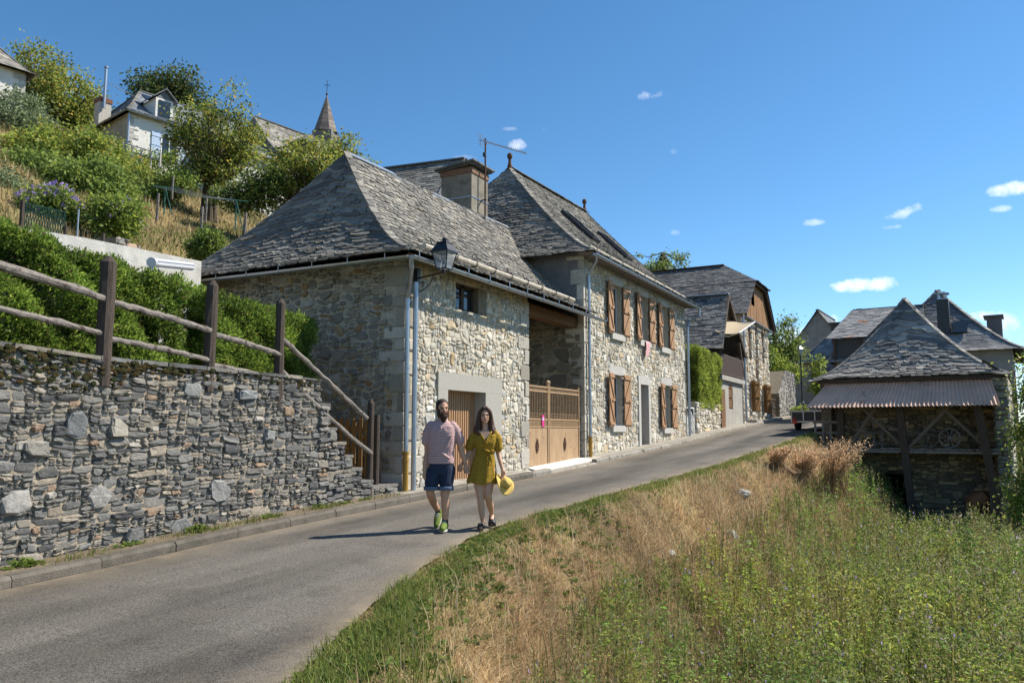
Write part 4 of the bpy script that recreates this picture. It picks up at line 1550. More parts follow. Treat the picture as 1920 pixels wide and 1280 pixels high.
def make_towel():
    V, F = [], []
    nx, nz = 10, 12
    for j in range(nz + 1):
        for i in range(nx + 1):
            u, v = i / nx, j / nz
            y = 26.8 + .46 * u + .03 * math.sin(v * 4)
            drop = .5 + .08 * math.sin(u * 5)
            z = 3.2 - v * drop
            x = -8.86 + .02 * math.sin(u * 9 + v * 3) * (0.3 + v) + (.0 if v > .12 else -.12 * (1 - v / .12))
            V.append((x, y, z))
    for j in range(nz):
        for i in range(nx):
            a = j * (nx + 1) + i
            F.append((a, a + 1, a + nx + 2, a + nx + 1))
    tag(np_obj('towel', V, F, None, mat('pink_towel', (.66, .36, .38), .95, var=.1, scale=20, bump=.4, bscale=90), smooth=True), 'pink towel hanging over the middle upper window sill', 'towel')


make_towel()
# ------------------------------------------------------------------ the upper street: gabled house, shed, houses beyond
def cam_pt(px, py, t):
    """the point seen at photo position (px,py), t metres in front of the photographer"""
    f, th, ps = 1493.3, R(6.42), R(27.885)
    x, c = (px - 960) / f, (640 - py) / f
    y, z = math.cos(th) - math.sin(th) * c, math.sin(th) + math.cos(th) * c
    k = t / y
    x, y, z = x * k, t, z * k
    return Vector((x * math.cos(ps) - y * math.sin(ps), x * math.sin(ps) + y * math.cos(ps), z))


def make_gabled_house():
    root = thing('gabled_house', 'stone house with wood clad half hipped gable, slate roof, cream awning and covered balcony', 'house', (-9, 43.5, .3))
    Y0, Y1, X0, X1 = 43.4, 51.2, -9.0, -19.0
    zw = 6.35
    m = MB()
    H = [(45.1, 45.95, 3.9, 6.0), (47.0, 47.75, 2.75, 6.1), (49.0, 49.8, 4.05, 5.95), (45.3, 46.1, 1.1, 2.75), (47.0, 47.8, .5, 2.7), (48.8, 49.6, 1.1, 2.7)]
    slab_wall(m, (X0 - .02, Y0, -.5), (0, 1, 0), (0, 0, 1), Y1 - Y0, zw + .5, .4, [(a - Y0, b - Y0, c + .5, d + .5) for a, b, c, d in H])
    m.bx(X1, X0 - .42, Y0, Y0 + .4, -.5, zw)
    m.bx(X1, X0 - .42, Y1 - .4, Y1, -.5, zw)
    m.build('wall_core', M['mortar'], root)
    m = MB()
    stones(m, (X0, 0, 0), (0, 1, 0), (0, 0, 1), [(Y0, Y1, 0, zw)], .3, .22, depth=(.02, .07), gap=.035, holes=H, warp=.1, seed=5)
    m.build('wall', M['stone'], root)
    # upper shutters closed, lower ones open
    for (a, b, c, d) in H[:3]:
        s = shutter_mesh(b - a, d - c)
        s.v = [(x + X0 - .12, y + a, z + c) for x, y, z in s.v]
        s.build('shutter', M['brownwood'], root)
    for (a, b, c, d) in (H[3], H[5]):
        add_window(root, X0, (a + b) / 2, c, b - a, d - c, sh=True, frame='brownwood', sill=True, lintel=False, wood='yellowwood', curtains=False, shw=.42, ang=(35, 30))
    a, b, c, d = H[4]
    m = MB()
    m.bx(X0 - .25, X0 - .2, a, b, c, d)
    m.build('door', M['white_paint'], root)
    m = MB()
    m.bx(X0 - .1, X0 + .5, a - .3, b + .3, 0, c)
    m.bx(X0 - .1, X0 + .5, 44.2, 45.9, 0, .62)
    m.build('door_step', M['concrete'], root)
    # main roof: ridge runs away from the street, half hip over the gable
    zr_, ze = 9.85, 6.25
    yr = 47.4
    xg = -8.55
    r_ = MB()
    A, B = Vector((X1, Y0 - .5, ze)), Vector((xg, Y0 - .5, ze))
    hz = 8.45
    th = (hz - ze) / (zr_ - ze)
    yA = Y0 - .5 + (yr - Y0 + .5) * th
    yB = Y1 + .5 - (Y1 + .5 - yr) * th
    xr = -10.7
    slates(r_, A, B, Vector((X1, yA, hz)), Vector((xg, yA, hz)), expo=.17, wid=(.14, .38), power=1.0, hipA=False, hipB=False, pal=[((.115, .115, .117), 4), ((.15, .15, .15), 4), ((.20, .195, .185), 3), ((.085, .086, .09), 2)], ragged=.05)
    slates(r_, Vector((X1, yA, hz)), Vector((xg, yA, hz)), Vector((X1, yr, zr_)), Vector((xr, yr, zr_)), expo=.17, wid=(.14, .38), power=1.0, hipA=False, pal=[((.115, .115, .117), 4), ((.15, .15, .15), 4), ((.20, .195, .185), 3)], ragged=.05)
    slates(r_, Vector((xg, yA, hz)), Vector((xg, yB, hz)), Vector((xr, yr, zr_)), Vector((xr, yr, zr_)), expo=.22, power=1.0)
    slates(r_, Vector((xg, Y1 + .5, ze)), Vector((X1, Y1 + .5, ze)), Vector((xg, yB, hz)), Vector((X1, yB, hz)), expo=.4, wid=(.4, .7), power=1.0, hipA=False, hipB=False)
    slates(r_, Vector((xg, yB, hz)), Vector((X1, yB, hz)), Vector((xr, yr, zr_)), Vector((X1, yr, zr_)), expo=.4, wid=(.4, .7), power=1.0, hipA=False, hipB=False)
    roof = r_.build('roof', M['slate'], root)
    m = MB()
    m.bar((X1, yr, zr_ + .03), (xr, yr, zr_ + .03), .34, .06)
    m.build('ridge_cap', M['rust'], roof)
    # boarded gable
    m = MB()
    n = 34
    xb = -8.85
    for k in range(n):
        y = Y0 - .25 + (Y1 - Y0 + .5) * k / n
        y2 = y + (Y1 - Y0 + .5) / n - .012
        ym = (y + y2) / 2
        t = min((ym - (Y0 - .5)) / (yr - Y0 + .5), (Y1 + .5 - ym) / (Y1 + .5 - yr)) * (zr_ - ze) + ze
        top = min(t - .08, hz)
        if 45.6 < ym < 46.5:
            m.bx(xb - .03, xb + rng.uniform(-.008, .008), y, y2, zw - .15, 7.1)
            if top > 8.2: m.bx(xb - .03, xb, y, y2, 8.1, top)
            continue
        m.bx(xb - .03, xb + rng.uniform(-.01, .01), y, y2, zw - .15, top)
    m.build('gable_boards', mat('aged_gable_boards', (.25, .13, .055), .8, var=.5, scale=3, streak=(8, 8, .6), bump=.5, bscale=12), root)
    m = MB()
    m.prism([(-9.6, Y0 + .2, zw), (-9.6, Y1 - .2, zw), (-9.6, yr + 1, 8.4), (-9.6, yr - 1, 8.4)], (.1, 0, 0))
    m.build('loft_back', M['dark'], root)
    m = MB()
    for (p, q) in (((xg - .1, Y0 - .45, ze - .06), (xg - .1, yA, hz - .08)), ((xg - .1, Y1 + .45, ze - .06), (xg - .1, yB, hz - .08)), ((xg - .1, yA, hz - .08), (xg - .1, yB, hz - .08))):
        m.bar(p, q, .12, .16)
    m.bar((xg - .15, Y1 + .3, ze - .3), (xg - .15, Y1 - .3, ze + .9), .1, .1)
    m.build('verge_board', M['oldwood'], root)
    gutter_run(root, (-8.75, Y0, zw - .15), (-8.75, Y1 + .2, zw - .2))
    downpipe(root, [(-8.85, Y0 - .1, 6.2), (-8.85, Y0 - .05, .5)], r=.06)
    # the porch wing in front: slate roof, boards, balcony, rendered ground floor
    p0, p1 = 38.1, 43.35
    yr2, zr2, ze2 = 40.75, 6.95, 3.95
    r_ = MB()
    A, B = Vector((X1, p0 - .2, ze2)), Vector((-8.75, p0 - .2, ze2))
    slates(r_, A, B, Vector((X1, yr2, zr2)), Vector((-9.0, yr2, zr2)), expo=.2, wid=(.18, .42), power=1.0, hipA=False, hipB=False, pal=[((.15, .15, .148), 4), ((.20, .195, .19), 4), ((.25, .24, .22), 3), ((.10, .10, .104), 2)], ragged=.05)
    slates(r_, Vector((-8.75, p1 + .1, ze2)), Vector((X1, p1 + .1, ze2)), Vector((-9.0, yr2, zr2)), Vector((X1, yr2, zr2)), expo=.4, wid=(.4, .7), power=1.0, hipA=False, hipB=False)
    pr = r_.build('porch_roof', M['slate'], root)
    m = MB()
    m.bar((X1, yr2, zr2 + .03), (-9.0, yr2, zr2 + .03), .4, .05)
    m.build('ridge_cap', M['zinc'], pr)
    m = MB()
    for k in range(20):
        y = p0 + .1 + k * .26
        t = min((y - p0) / (yr2 - p0), (p1 - y) / (p1 - yr2))
        if t > .05:
            zt_ = ze2 + (zr2 - ze2) * t - .1
            if zt_ > 5.35: m.bx(-9.25, -9.22, y, y + .25, 5.35, zt_)
    m.build('porch_boards', M['brownwood'], root)
    m = MB()
    m.bar((-8.8, p0 - .15, ze2 - .06), (-9.02, yr2, zr2 - .08), .1, .18)
    m.bar((-8.8, p1 + .05, ze2 - .06), (-9.02, yr2, zr2 - .08), .1, .18)
    m.bar((-8.95, p1 - .05, 2.9), (-8.95, p1 - .9, 4.6), .14, .14)
    m.bx(-9.05, -8.9, p0 + .05, p0 + .2, 2.7, 4.2)
    m.build('porch_timber', M['oldwood'], root)
    m = MB()
    m.bx(-12.2, -12.1, p0, p1, 2.7, 6.2)
    m.bx(-19, -9.4, p0, p0 + .15, 2.7, 4.0)
    m.build('balcony_back', M['oldwood'], root)
    m = MB()
    m.bx(-12.2, -8.85, p0, p1, 2.45, 2.68)
    m.build('balcony_floor', M['concrete'], root)
    m = MB()
    m.bx(-8.93, -8.89, p0 + .2, p1 - .15, 3.66, 3.71)
    m.bx(-8.93, -8.89, p0 + .2, p1 - .15, 2.76, 2.8)
    for k in range(26):
        y = p0 + .22 + k * .19
        m.bx(-8.925, -8.9, y, y + .1 if k % 1 == 0 else y, 2.8, 3.66)
    m.build('railing', mat('brown_railing', (.115, .085, .075), .7, var=.3), root)
    m = MB()
    slab_wall(m, (-9.0, p0, -.4), (0, 1, 0), (0, 0, 1), p1 - p0, 2.84, .35, [(1.9, 2.8, 1.5, 2.7)])
    m.bx(-12.2, -9.36, p0, p0 + .3, -.4, 2.44)
    m.build('ground_floor_wall', mat('porch_render', (.33, .315, .285), .92, var=.22, scale=2, bump=.3, bscale=18), root)
    s = shutter_mesh(.9, 1.2)
    s.v = [(x - 9.06, y + p0 + 1.9, z + 1.1) for x, y, z in s.v]
    s.build('shutter', M['brownwood'], root)
    m = MB()
    m.bx(-9.0, -8.94, p0 + .05, p0 + .85, .1, 2.0)
    m.build('door', M['brownwood'], root)
    # awning over the balcony
    V = [(-9.25, 38.6, 4.85), (-9.25, 41.6, 5.75), (-7.9, 41.5, 5.55), (-8.1, 38.6, 4.68)]
    m = MB()
    a, b, c, d = map(Vector, V)
    N_ = 8
    vs, fs = [], []
    for i in range(N_ + 1):
        for j in range(N_ + 1):
            p = a.lerp(b, j / N_).lerp(d.lerp(c, j / N_), i / N_)
            p.z -= .1 * math.sin(math.pi * i / N_)
            vs.append(p)
    for i in range(N_):
        for j in range(N_):
            k = i * (N_ + 1) + j
            fs.append((k, k + 1, k + N_ + 2, k + N_ + 1))
    m.add(vs, fs)
    n0 = len(m.v)
    aw = m.build('awning', leaf_canvas(), root, smooth=True)
    m = MB()
    m.tube([c, d], .03, 8)
    m.tube([a + Vector((0, 0, -.15)), a.lerp(d, .5) + Vector((0, .3, -.2)), d], .022, 6)
    m.tube([b + Vector((0, 0, -.15)), b.lerp(c, .5) + Vector((0, -.3, -.2)), c], .022, 6)
    m.build('arm', M['white_paint'], aw)


def leaf_canvas():
    m, nt, bs = new_mat('cream_canvas')
    bs.inputs['Base Color'].default_value = (.70, .58, .40, 1)
    bs.inputs['Roughness'].default_value = .9
    tr = nt.nodes.new('ShaderNodeBsdfTranslucent')
    tr.inputs[0].default_value = (.7, .55, .36, 1)
    mx = nt.nodes.new('ShaderNodeMixShader')
    mx.inputs[0].default_value = .4
    nt.links.new(bs.outputs[0], mx.inputs[1])
    nt.links.new(tr.outputs[0], mx.inputs[2])
    nt.links.new(mx.outputs[0], nt.nodes['Material Output'].inputs['Surface'])
    return m


make_gabled_house()


def make_garden_front():
    root = thing('garden_wall', 'low rubble garden wall below the clipped bright green hedge', 'wall', (-9, 36, 0))
    m = MB()
    stones(m, (-9.0, 0, 0), (0, 1, 0), (0, 0, 1), [(33.8, 38.05, -.35, 1.25)], .3, .2, depth=(.02, .07), gap=.03, warp=.08, seed=2)
    stones(m, (-12, 33.8, 0), (1, 0, 0), (0, 0, 1), [(0, 3, -.3, 1.25)], .3, .2, depth=(.02, .07), gap=.03, warp=.08, pal=PAL_RUBBLE_SHADE)
    m.build('stones', M['stone'], root)
    m = MB()
    m.bx(-12, -9.02, 33.82, 38.05, -.8, 1.22)
    m.build('core', M['mortar'], root)
    g = thing('white_gate', 'white metal garden gate with chevron bars beside the tall house', 'gate', (-9.1, 33, -.4))
    m = MB()
    x = -9.1
    ya, yb, za, zb = 32.5, 33.72, -.3, 1.0
    for y in (ya, (ya + yb) / 2 - .02, yb - .05):
        m.bx(x, x + .04, y, y + .05, za, zb)
    for z in (za, zb - .05):
        m.bx(x - .002, x + .042, ya, yb, z, z + .05)
    ym = (ya + yb) / 2
    for k in range(5):
        z = za + .0 + k * .3
        for s in (-1, 1):
            e = ya + .05 if s < 0 else yb - .05
            z0 = z - .25
            if z0 < za: z0 = za
            if z + .2 < zb: m.bar((x + .02, e, max(za, z - .3)), (x + .02, ym, min(zb, z + .2)), .03, .11, up=(1, 0, 0))
    m.tube([(x + .02, ym, zb), (x + .02, ym, zb + .12)], [.03, .01], 6)
    m.build('gate_leaf', M['white_paint'], g)
    m = MB()
    m.bx(x - .06, x - .02, ya, yb, za, zb - .1)
    m.build('backing', M['black_iron'], g)


make_garden_front()


M['brace_wood'] = mat('grey_brown_timber', (.15, .12, .095), .85, var=.45, scale=5, streak=(10, 10, 2), bump=.6, bscale=16)
SHED_RZ = R(-4.8)


def place(root, loc, rz):
    root.location = loc
    root.rotation_euler = (0, 0, rz)


SHED_O = Vector((-3.88, 35.48, 0))


def shed_local(p):
    """world -> shed frame (x along its front, y into it)"""
    return Matrix.Rotation(-SHED_RZ, 3, 'Z') @ (Vector(p) - SHED_O)


def make_shed():
    root = thing('stone_shed', 'open fronted old stone shed with slate hip roof and corrugated metal awning', 'shed')
    zf, zg = -.66, -3.9
    W = 5.9
    m = MB()
    # back wall with a doorway, side walls
    dx = (1.65, 2.65, zg, -1.75)
    slab_wall(m, (-.1, 1.6, zg), (1, 0, 0), (0, 0, 1), W + .1, 6.0, .5, [(dx[0] + .1, dx[1] + .1, 0, dx[3] - zg)])
    m.bx(W - .02, W + .42, -.25, 7.0, zg - .3, 2.0)
    m.bx(-.5, -.1, .9, 7.0, zg, 2.0)
    m.bx(-.1, W, 6.6, 7.0, zg, 2.0)
    m.build('wall_core', M['mortar_dark'], root)
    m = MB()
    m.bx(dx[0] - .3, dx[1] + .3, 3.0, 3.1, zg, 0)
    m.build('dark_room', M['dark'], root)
    m = MB()
    stones(m, (-.1, 1.57, 0), (1, 0, 0), (0, 0, 1), [(0, W + .05, zg, 2.0)], .3, .13, depth=(.02, .08), gap=.03, pal=PAL_SHED, holes=[(dx[0] + .1 - .12, dx[1] + .1 + .12, zg, dx[3] + .15)], warp=.07, cut=(.05, .3))
    m.build('back_wall', M['stone'], root)
    m = MB()
    stones(m, (W + .44, -.27, 0), (0, 1, 0), (0, 0, 1), [(0, 7.2, zg, 2.0)], .35, .15, depth=(.02, .07), gap=.03, pal=PAL_RUBBLE, warp=.07, cut=(.05, .3))
    stones(m, (W - .04, -.28, 0), (1, 0, 0), (0, 0, 1), [(0, .48, zg, 2.0)], .4, .2, depth=(.02, .06), gap=.03, pal=PAL_RUBBLE_SHADE, warp=.05, cut=(.05, .3))
    stones(m, (W - .03, 1.6, 0), (0, -1, 0), (0, 0, 1), [(0, 1.85, zg, 2.0)], .35, .15, depth=(.02, .06), gap=.03, pal=PAL_SHED, warp=.05, cut=(.05, .3))
    m.build('side_wall', M['stone'], root)
    m = MB()
    m.bx(dx[0] - .14, dx[0], 1.48, 1.75, zg, dx[3])
    m.bx(dx[1], dx[1] + .14, 1.48, 1.75, zg, dx[3])
    m.bx(dx[0] - .2, dx[1] + .2, 1.46, 1.75, dx[3] + .002, dx[3] + .15)
    m.build('door_frame', M['oldwood'], root)
    # roof
    ze, za = 2.15, 5.68
    A, B = Vector((-.42, -.35, ze)), Vector((W + .42, -.35, ze + .03))
    C, D = Vector((W + .42, 7.3, ze)), Vector((-.42, 7.3, ze))
    R0, R1 = Vector((2.75, 2.7, za)), Vector((2.75, 5.0, za + .1))
    r_ = MB()
    pal = [((.20, .195, .185), 4), ((.26, .25, .235), 5), ((.34, .32, .29), 4), ((.44, .41, .36), 1.6), ((.14, .14, .14), 3)]
    slates(r_, A, B, R0, R0, expo=.19, wid=(.2, .38), thick=.042, edge=(.85, 1.25), fan=1.1, pal=pal, power=1.4, ragged=.04, rnd=2.0)
    slates(r_, B, C, R0, R1, expo=.25, wid=(.25, .5), pal=pal, power=1.4)
    slates(r_, C, D, R1, R1, expo=.4, wid=(.4, .7), pal=pal, power=1.4)
    slates(r_, D, A, R1, R0, expo=.25, wid=(.25, .5), pal=pal, power=1.4)
    hip_cover(r_, B, R0, w=.2, power=1.4, pal=pal)
    hip_cover(r_, A, R0, w=.2, power=1.4, pal=pal)
    r_.build('roof', M['slate'], root)
    t = MB()
    for k in range(17):
        y = -.2 + k * .45
        t.bar((W + .42, y, ze - .05), (W - .3, y, ze + .5), .09, .1)
    t.bar((-.4, -.2, ze - .12), (W + .3, -.2, ze - .1), .16, .16)
    t.build('eave_timber', M['oldwood'], root)
    # corrugated sheet in front
    V, F = [], []
    n = 46 * 8
    top, bot = (.02, 2.07), (-1.3, .93)
    for i in range(n + 1):
        u = i / n
        dz = .028 * math.cos(2 * math.pi * u * 46)
        for j in range(7):
            v = j / 6
            xa = 0.05 + (-.62 - .05) * v
            xb = W - .1 + (.32) * v
            x = xa + (xb - xa) * u
            V.append((x, top[0] + (bot[0] - top[0]) * v - dz * .66, top[1] + (bot[1] - top[1]) * v + dz * .75 + (.012 if j > 3 else 0)))
    for i in range(n):
        for j in range(6):
            a = i * 7 + j
            F.append((a + 1, a + 8, a + 7, a))
    np_obj('corrugated_roof', V, F, None, mat('painted_corrugated_steel', (.66, .43, .32), .65, spec=.2, metal=0, var=.2, scale=1.5, bump=.05, spot=((.14, .075, .05), 1.2, .62, .12)), root, smooth=True)
    # posts and braces
    def post(a, b, w):
        p = MB()
        p.bar(a, b, w, w, up=(0, 1, 0))
        p.build('post', M['oldwood'], root)
    post((.55, -.45, zf - 3), (.5, -.4, 1.25), .24)
    post((3.02, -.5, zg - .2), (2.72, -.6, 1.15), .25)
    post((5.93, -.6, zg - .2), (5.35, -.75, 1.1), .26)
    for a, b, w in (((.75, -.42, zf + .0), (2.0, -.5, 1.15), .13), ((2.7, -.4, zf + .1), (1.2, -.5, 1.1), .11), ((2.95, -.5, zf), (4.6, -.6, 1.1), .12), ((5.5, -.55, zf + .1), (4.0, -.6, 1.1), .1)):
        p = MB()
        p.bar(a, b, w, w, up=(0, 1, 0))
        p.build('brace', M['brace_wood'], root)
    p = MB()
    p.bar((-.7, -.9, .98), (W + .1, -.9, .98), .1, .12)
    p.bar((-.5, -.5, 1.1), (W, -.6, 1.1), .12, .12)
    p.build('front_beam', M['oldwood'], root)
    p = MB()
    p.bar((-.8, -.45, zf - .12), (W + .05, -.5, zf - .14), .14, .1)
    for k in range(26):
        x = -.75 + k * .27
        p.bx(x, x + .255, -.52, 1.55, zf - .06, zf + rng.uniform(-.015, .015))
    p.build('gallery_floor', M['greywood'], root)
    place(root, SHED_O, SHED_RZ)

    # --- things standing in and by the shed
    def at(p):
        return SHED_O + Matrix.Rotation(SHED_RZ, 3, 'Z') @ Vector(p)
    c = thing('cart', 'old wooden two wheeled cart standing on the shed gallery', 'cart')
    for (x, y) in ((4.35, -.1), (3.6, .1)):
        w = MB()
        r = .36
        n = 28
        rot = Matrix.Rotation(R(90), 3, 'X') 
        w.tube([(x + r * math.cos(k / n * 6.2832), y, zf + r + .04 + r * math.sin(k / n * 6.2832)) for k in range(n + 1)], .035, 6, cap=False)
        for k in range(10):
            a = k * .6283
            w.bar((x, y, zf + r + .04), (x + r * math.cos(a), y, zf + r + .04 + r * math.sin(a)), .03, .03, up=(0, 1, 0))
        w.lathe([(.07, -.1), (.085, -.03), (.085, .05), (.05, .1)], 10, (x, y, zf + r + .04), rot)
        w.build('wheel', M['greywood'], c)
    w = MB()
    w.bar((4.35, -.1, zf + .4), (3.6, .1, zf + .4), .07, .07)
    w.build('axle', M['oldwood'], c)
    w = MB()
    w.bar((3.5, .3, zf + .5), (2.0, .2, zf + .86), .07, .07)
    w.bar((3.9, .2, zf + .46), (3.1, .1, zf + .62), .07, .07)
    w.build('shaft', M['greywood'], c)
    w = MB()
    w.box((3.85, .3, zf + .6), (1.1, .6, .1), Matrix.Rotation(R(8), 3, 'Y'))
    w.build('bed', M['oldwood'], c)
    place(c, SHED_O, SHED_RZ)
    # cement mixer with brown drum
    c = thing('cement_mixer', 'rusty brown cement mixer drum beside the right shed post', 'cement mixer')
    gx, gy, gz = 5.15, .35, -3.45
    w = MB()
    rot = Matrix.Rotation(R(50), 3, 'Y') @ Matrix.Rotation(R(10), 3, 'X')
    w.lathe([(.10, -.42), (.28, -.36), (.34, -.1), (.33, .05), (.20, .36), (.21, .38)], 18, (gx, gy, gz + .85), rot)
    w.build('drum', mat('brown_drum', (.24, .11, .055), .55, var=.3, bump=.1), c)
    w = MB()
    for s in (-.3, .3):
        w.bar((gx - .2, gy + s, gz), (gx, gy + s, gz + .85), .05, .05)
        w.bar((gx + .35, gy + s, gz), (gx, gy + s, gz + .85), .05, .05)
    w.bar((gx - .3, gy - .3, gz + .25), (gx + .45, gy - .3, gz + .25), .05, .05)
    w.bar((gx + .45, gy, gz + .2), (gx + .45, gy, gz + 1.35), .05, .05)
    w.box((gx + .4, gy, gz + .75), (.25, .2, .3))
    w.build('frame', M['rust'], c)
    place(c, SHED_O, SHED_RZ)
    # wooden racks leaning at the left end
    for i, (x, y, a, n, lab) in enumerate(((-.55, -.35, -8, 4, 'grey wooden slatted rack standing at the left end of the shed gallery'), (.95, .5, 3, 4, 'wooden slatted rack behind the left shed post'))):
        c = thing('slatted_rack', lab, 'rack', group='wooden racks in the shed')
        w = MB()
        for k in range(n):
            w.bx(x + k * .3, x + k * .3 + .085, y, y + .03, zf, zf + 1.12)
        for z in (.12, .55, .98):
            w.bx(x - .05, x + (n - 1) * .3 + .13, y + .031, y + .056, zf + z, zf + z + .09)
        w.build('slats', M['greywood'], c)
        place(c, SHED_O, SHED_RZ)
    c = MB()
    c.bar((5.62, .1, -3.6), (5.6, .2, -2.35), .13, .04, up=(0, 1, 0))
    o = tag(c.build('plank', M['greywood']), 'upright grey plank leaning by the cement mixer', 'plank')
    place(o, SHED_O, SHED_RZ)


make_shed()


def make_trailer():
    c = thing('car_trailer', 'small box trailer with red triangular reflector parked beside the shed', 'trailer')
    w = MB()
    z0 = .42
    w.bx(-.75, .75, -.1, 2.0, z0, z0 + .04)
    for a, b, e, f in ((-.75, .75, -.1, -.07), (-.75, .75, 1.97, 2.0), (-.75, -.72, -.07, 1.97), (.72, .75, -.07, 1.97)):
        w.bx(a, b, e, f, z0 + .041, z0 + .42)
    w.build('box', mat('trailer_panel', (.07, .06, .055), .6, var=.3), c)
    w = MB()
    for z in (z0 - .05, z0 + .42):
        w.bx(-.78, .78, -.13, -.09, z, z + .06)
        w.bx(-.78, -.74, -.09, 2.0, z, z + .06)
        w.bx(.74, .78, -.09, 2.0, z, z + .06)
    for x in (-.78, -.25, .25, .72):
        w.bx(x, x + .05, -.14, -.1, z0 - .05, z0 + .48)
    w.bar((0, 2.0, z0), (0, 3.2, z0 - .05), .08, .08)
    w.bx(-.3, -.27, -.09, -.06, z0 + .42, z0 + .8)
    w.build('frame', M['zinc'], c)
    for s in (-1, 1):
        w = MB()
        rot = Matrix.Rotation(R(90), 3, 'Y')
        w.lathe([(.15, -.08), (.26, -.085), (.29, -.06), (.29, .06), (.26, .085), (.15, .08)], 20, (s * .62, .9 - .6, .29), rot)
        wh = w.build('wheel', mat('tyre_rubber', (.015, .015, .016), .8, var=.1, bump=.1), c)
        w = MB()
        w.lathe([(.05, -.06), (.15, -.05), (.15, .05), (.05, .06)], 16, (s * .62, .3, .29), rot)
        w.build('rim', M['zinc'], wh)
        w = MB()
        w.prism([(s * .62 - .11, -.16, z0 - .02), (s * .62 + .11, -.16, z0 - .02), (s * .62, -.16, z0 + .2)], (0, .03, 0))
        w.bx(s * .62 - .13, s * .62 + .13, -.165, -.135, z0 - .1, z0 - .03)
        w.build('reflector', mat('red_reflector', (.5, .02, .01), .3, var=.05, bump=0), c)
    place(c, (-4.98, 37.9, float(zroad(37.9)) + .01), R(-10))


make_trailer()


def simple_house(name, label, loc, rz, W, D, h, rh, ridge='x', hip=(1.5, 1.5), wall='plaster_grey', pal=None, expo=.3, wid=(.3, .6), over=.35, power=1.15, base=2.5, windows=(), dormers=(), chimneys=(), walltrim=None, skylights=()):
    """house in its own frame: front edge along x (0..W), depth y (0..D), wall height h; roof height rh over hips"""
    root = thing(name, label, 'house')
    m = MB()
    m.bx(0, W, 0, D, -base, h)
    m.build('wall', M[wall], root)
    r_ = MB()
    x0, x1, y0, y1 = -over, W + over, -over, D + over
    P = [Vector((x0, y0, h - .05)), Vector((x1, y0, h - .05)), Vector((x1, y1, h - .05)), Vector((x0, y1, h - .05))]
    if ridge == 'x':
        R0, R1 = Vector((x0 + hip[0], (y0 + y1) / 2, h + rh)), Vector((x1 - hip[1], (y0 + y1) / 2, h + rh))
        T = [(R0, R1), (R1, R1), (R1, R0), (R0, R0)]
    else:
        R0, R1 = Vector(((x0 + x1) / 2, y0 + hip[0], h + rh)), Vector(((x0 + x1) / 2, y1 - hip[1], h + rh))
        T = [(R0, R0), (R0, R1), (R1, R1), (R1, R0)]
    for k in range(4):
        gable = (ridge == 'x' and ((k == 1 and hip[1] <= over) or (k == 3 and hip[0] <= over))) or (ridge == 'y' and ((k == 0 and hip[0] <= over) or (k == 2 and hip[1] <= over)))
        if gable:
            g = MB()
            a, b = P[k], P[(k + 1) % 4]
            ins = (P[(k + 2) % 4] - b).normalized() * over
            g.prism([a + ins, b + ins, T[k][0] + ins - Vector((0, 0, .1))], ins.normalized() * .2)
            g.build('gable', M[walltrim or wall], root)
            continue
        slates(r_, P[k], P[(k + 1) % 4], T[k][0], T[k][1], expo=expo, wid=wid, pal=pal or PAL_SLATE, power=power)
        hip_cover(r_, P[k], T[k][0], w=.22, power=power, step=.4)
    r_.bar(R0 + Vector((0, 0, .02)), R1 + Vector((0, 0, .02)), .3, .07, col=(.16, .16, .16))
    roof = r_.build('roof', M['slate'], root)
    for w in windows:
        face, u, z, ww, hh = w[:5]
        shc = w[5] if len(w) > 5 else None
        f = MB()
        g = MB()
        def bxf(mb, a, b, c, d, o0, o1):
            if face == 'front': mb.bx(a, b, -o1, -o0, c, d)
            elif face == 'right': mb.bx(W + o0, W + o1, a, b, c, d)
            elif face == 'left': mb.bx(-o1, -o0, a, b, c, d)
        t = .07
        for (a, b, c, d) in ((u, u + ww, z, z + t), (u, u + ww, z + hh - t, z + hh), (u, u + t, z + t, z + hh - t), (u + ww - t, u + ww, z + t, z + hh - t), (u + ww / 2 - .03, u + ww / 2 + .03, z + t, z + hh - t)):
            bxf(f, a, b, c, d, .0, .05)
        fo = f.build('window', M['white_paint' if wall == 'plaster_white' else 'oldwood'], root)
        bxf(g, u + t, u + ww - t, z + t, z + hh - t, .005, .015)
        g.build('pane', M['glass'], fo)
        if shc:
            for s in (0, 1):
                f = MB()
                a = u - ww * .56 if s == 0 else u + ww * 1.04
                bxf(f, a, a + ww * .52, z - .03, z + hh + .03, .03, .06)
                for zz in (.15, .5, .85):
                    bxf(f, a, a + ww * .52, z + hh * zz - .05, z + hh * zz + .05, .061, .085)
                f.build('shutter', M[shc], root)
    for c in chimneys:
        cx, cy, cw, ct, cm = c
        f = MB()
        f.bx(cx - cw / 2, cx + cw / 2, cy - cw / 2, cy + cw / 2, h, h + ct)
        f.box((cx, cy, h + ct + .04), (cw + .16, cw + .16, .08))
        f.build('chimney', M[cm], roof)
    root_roof = roof
    return root, roof, (R0, R1)


M['plaster_light'] = mat('light_grey_render', (.26, .25, .235), .92, var=.3, scale=1.6, bump=.3, bscale=12, spot=((.13, .125, .12), 1.1, .6, .12))
PAL_FAR = [((0.182, 0.182, 0.189), 4), ((0.231, 0.231, 0.231), 4), ((0.280, 0.273, 0.266), 3), ((0.147, 0.150, 0.157), 2)]
PAL_FARB = [((0.168, 0.189, 0.217), 4), ((0.210, 0.231, 0.259), 4), ((0.259, 0.273, 0.294), 2), ((0.140, 0.154, 0.175), 2)]


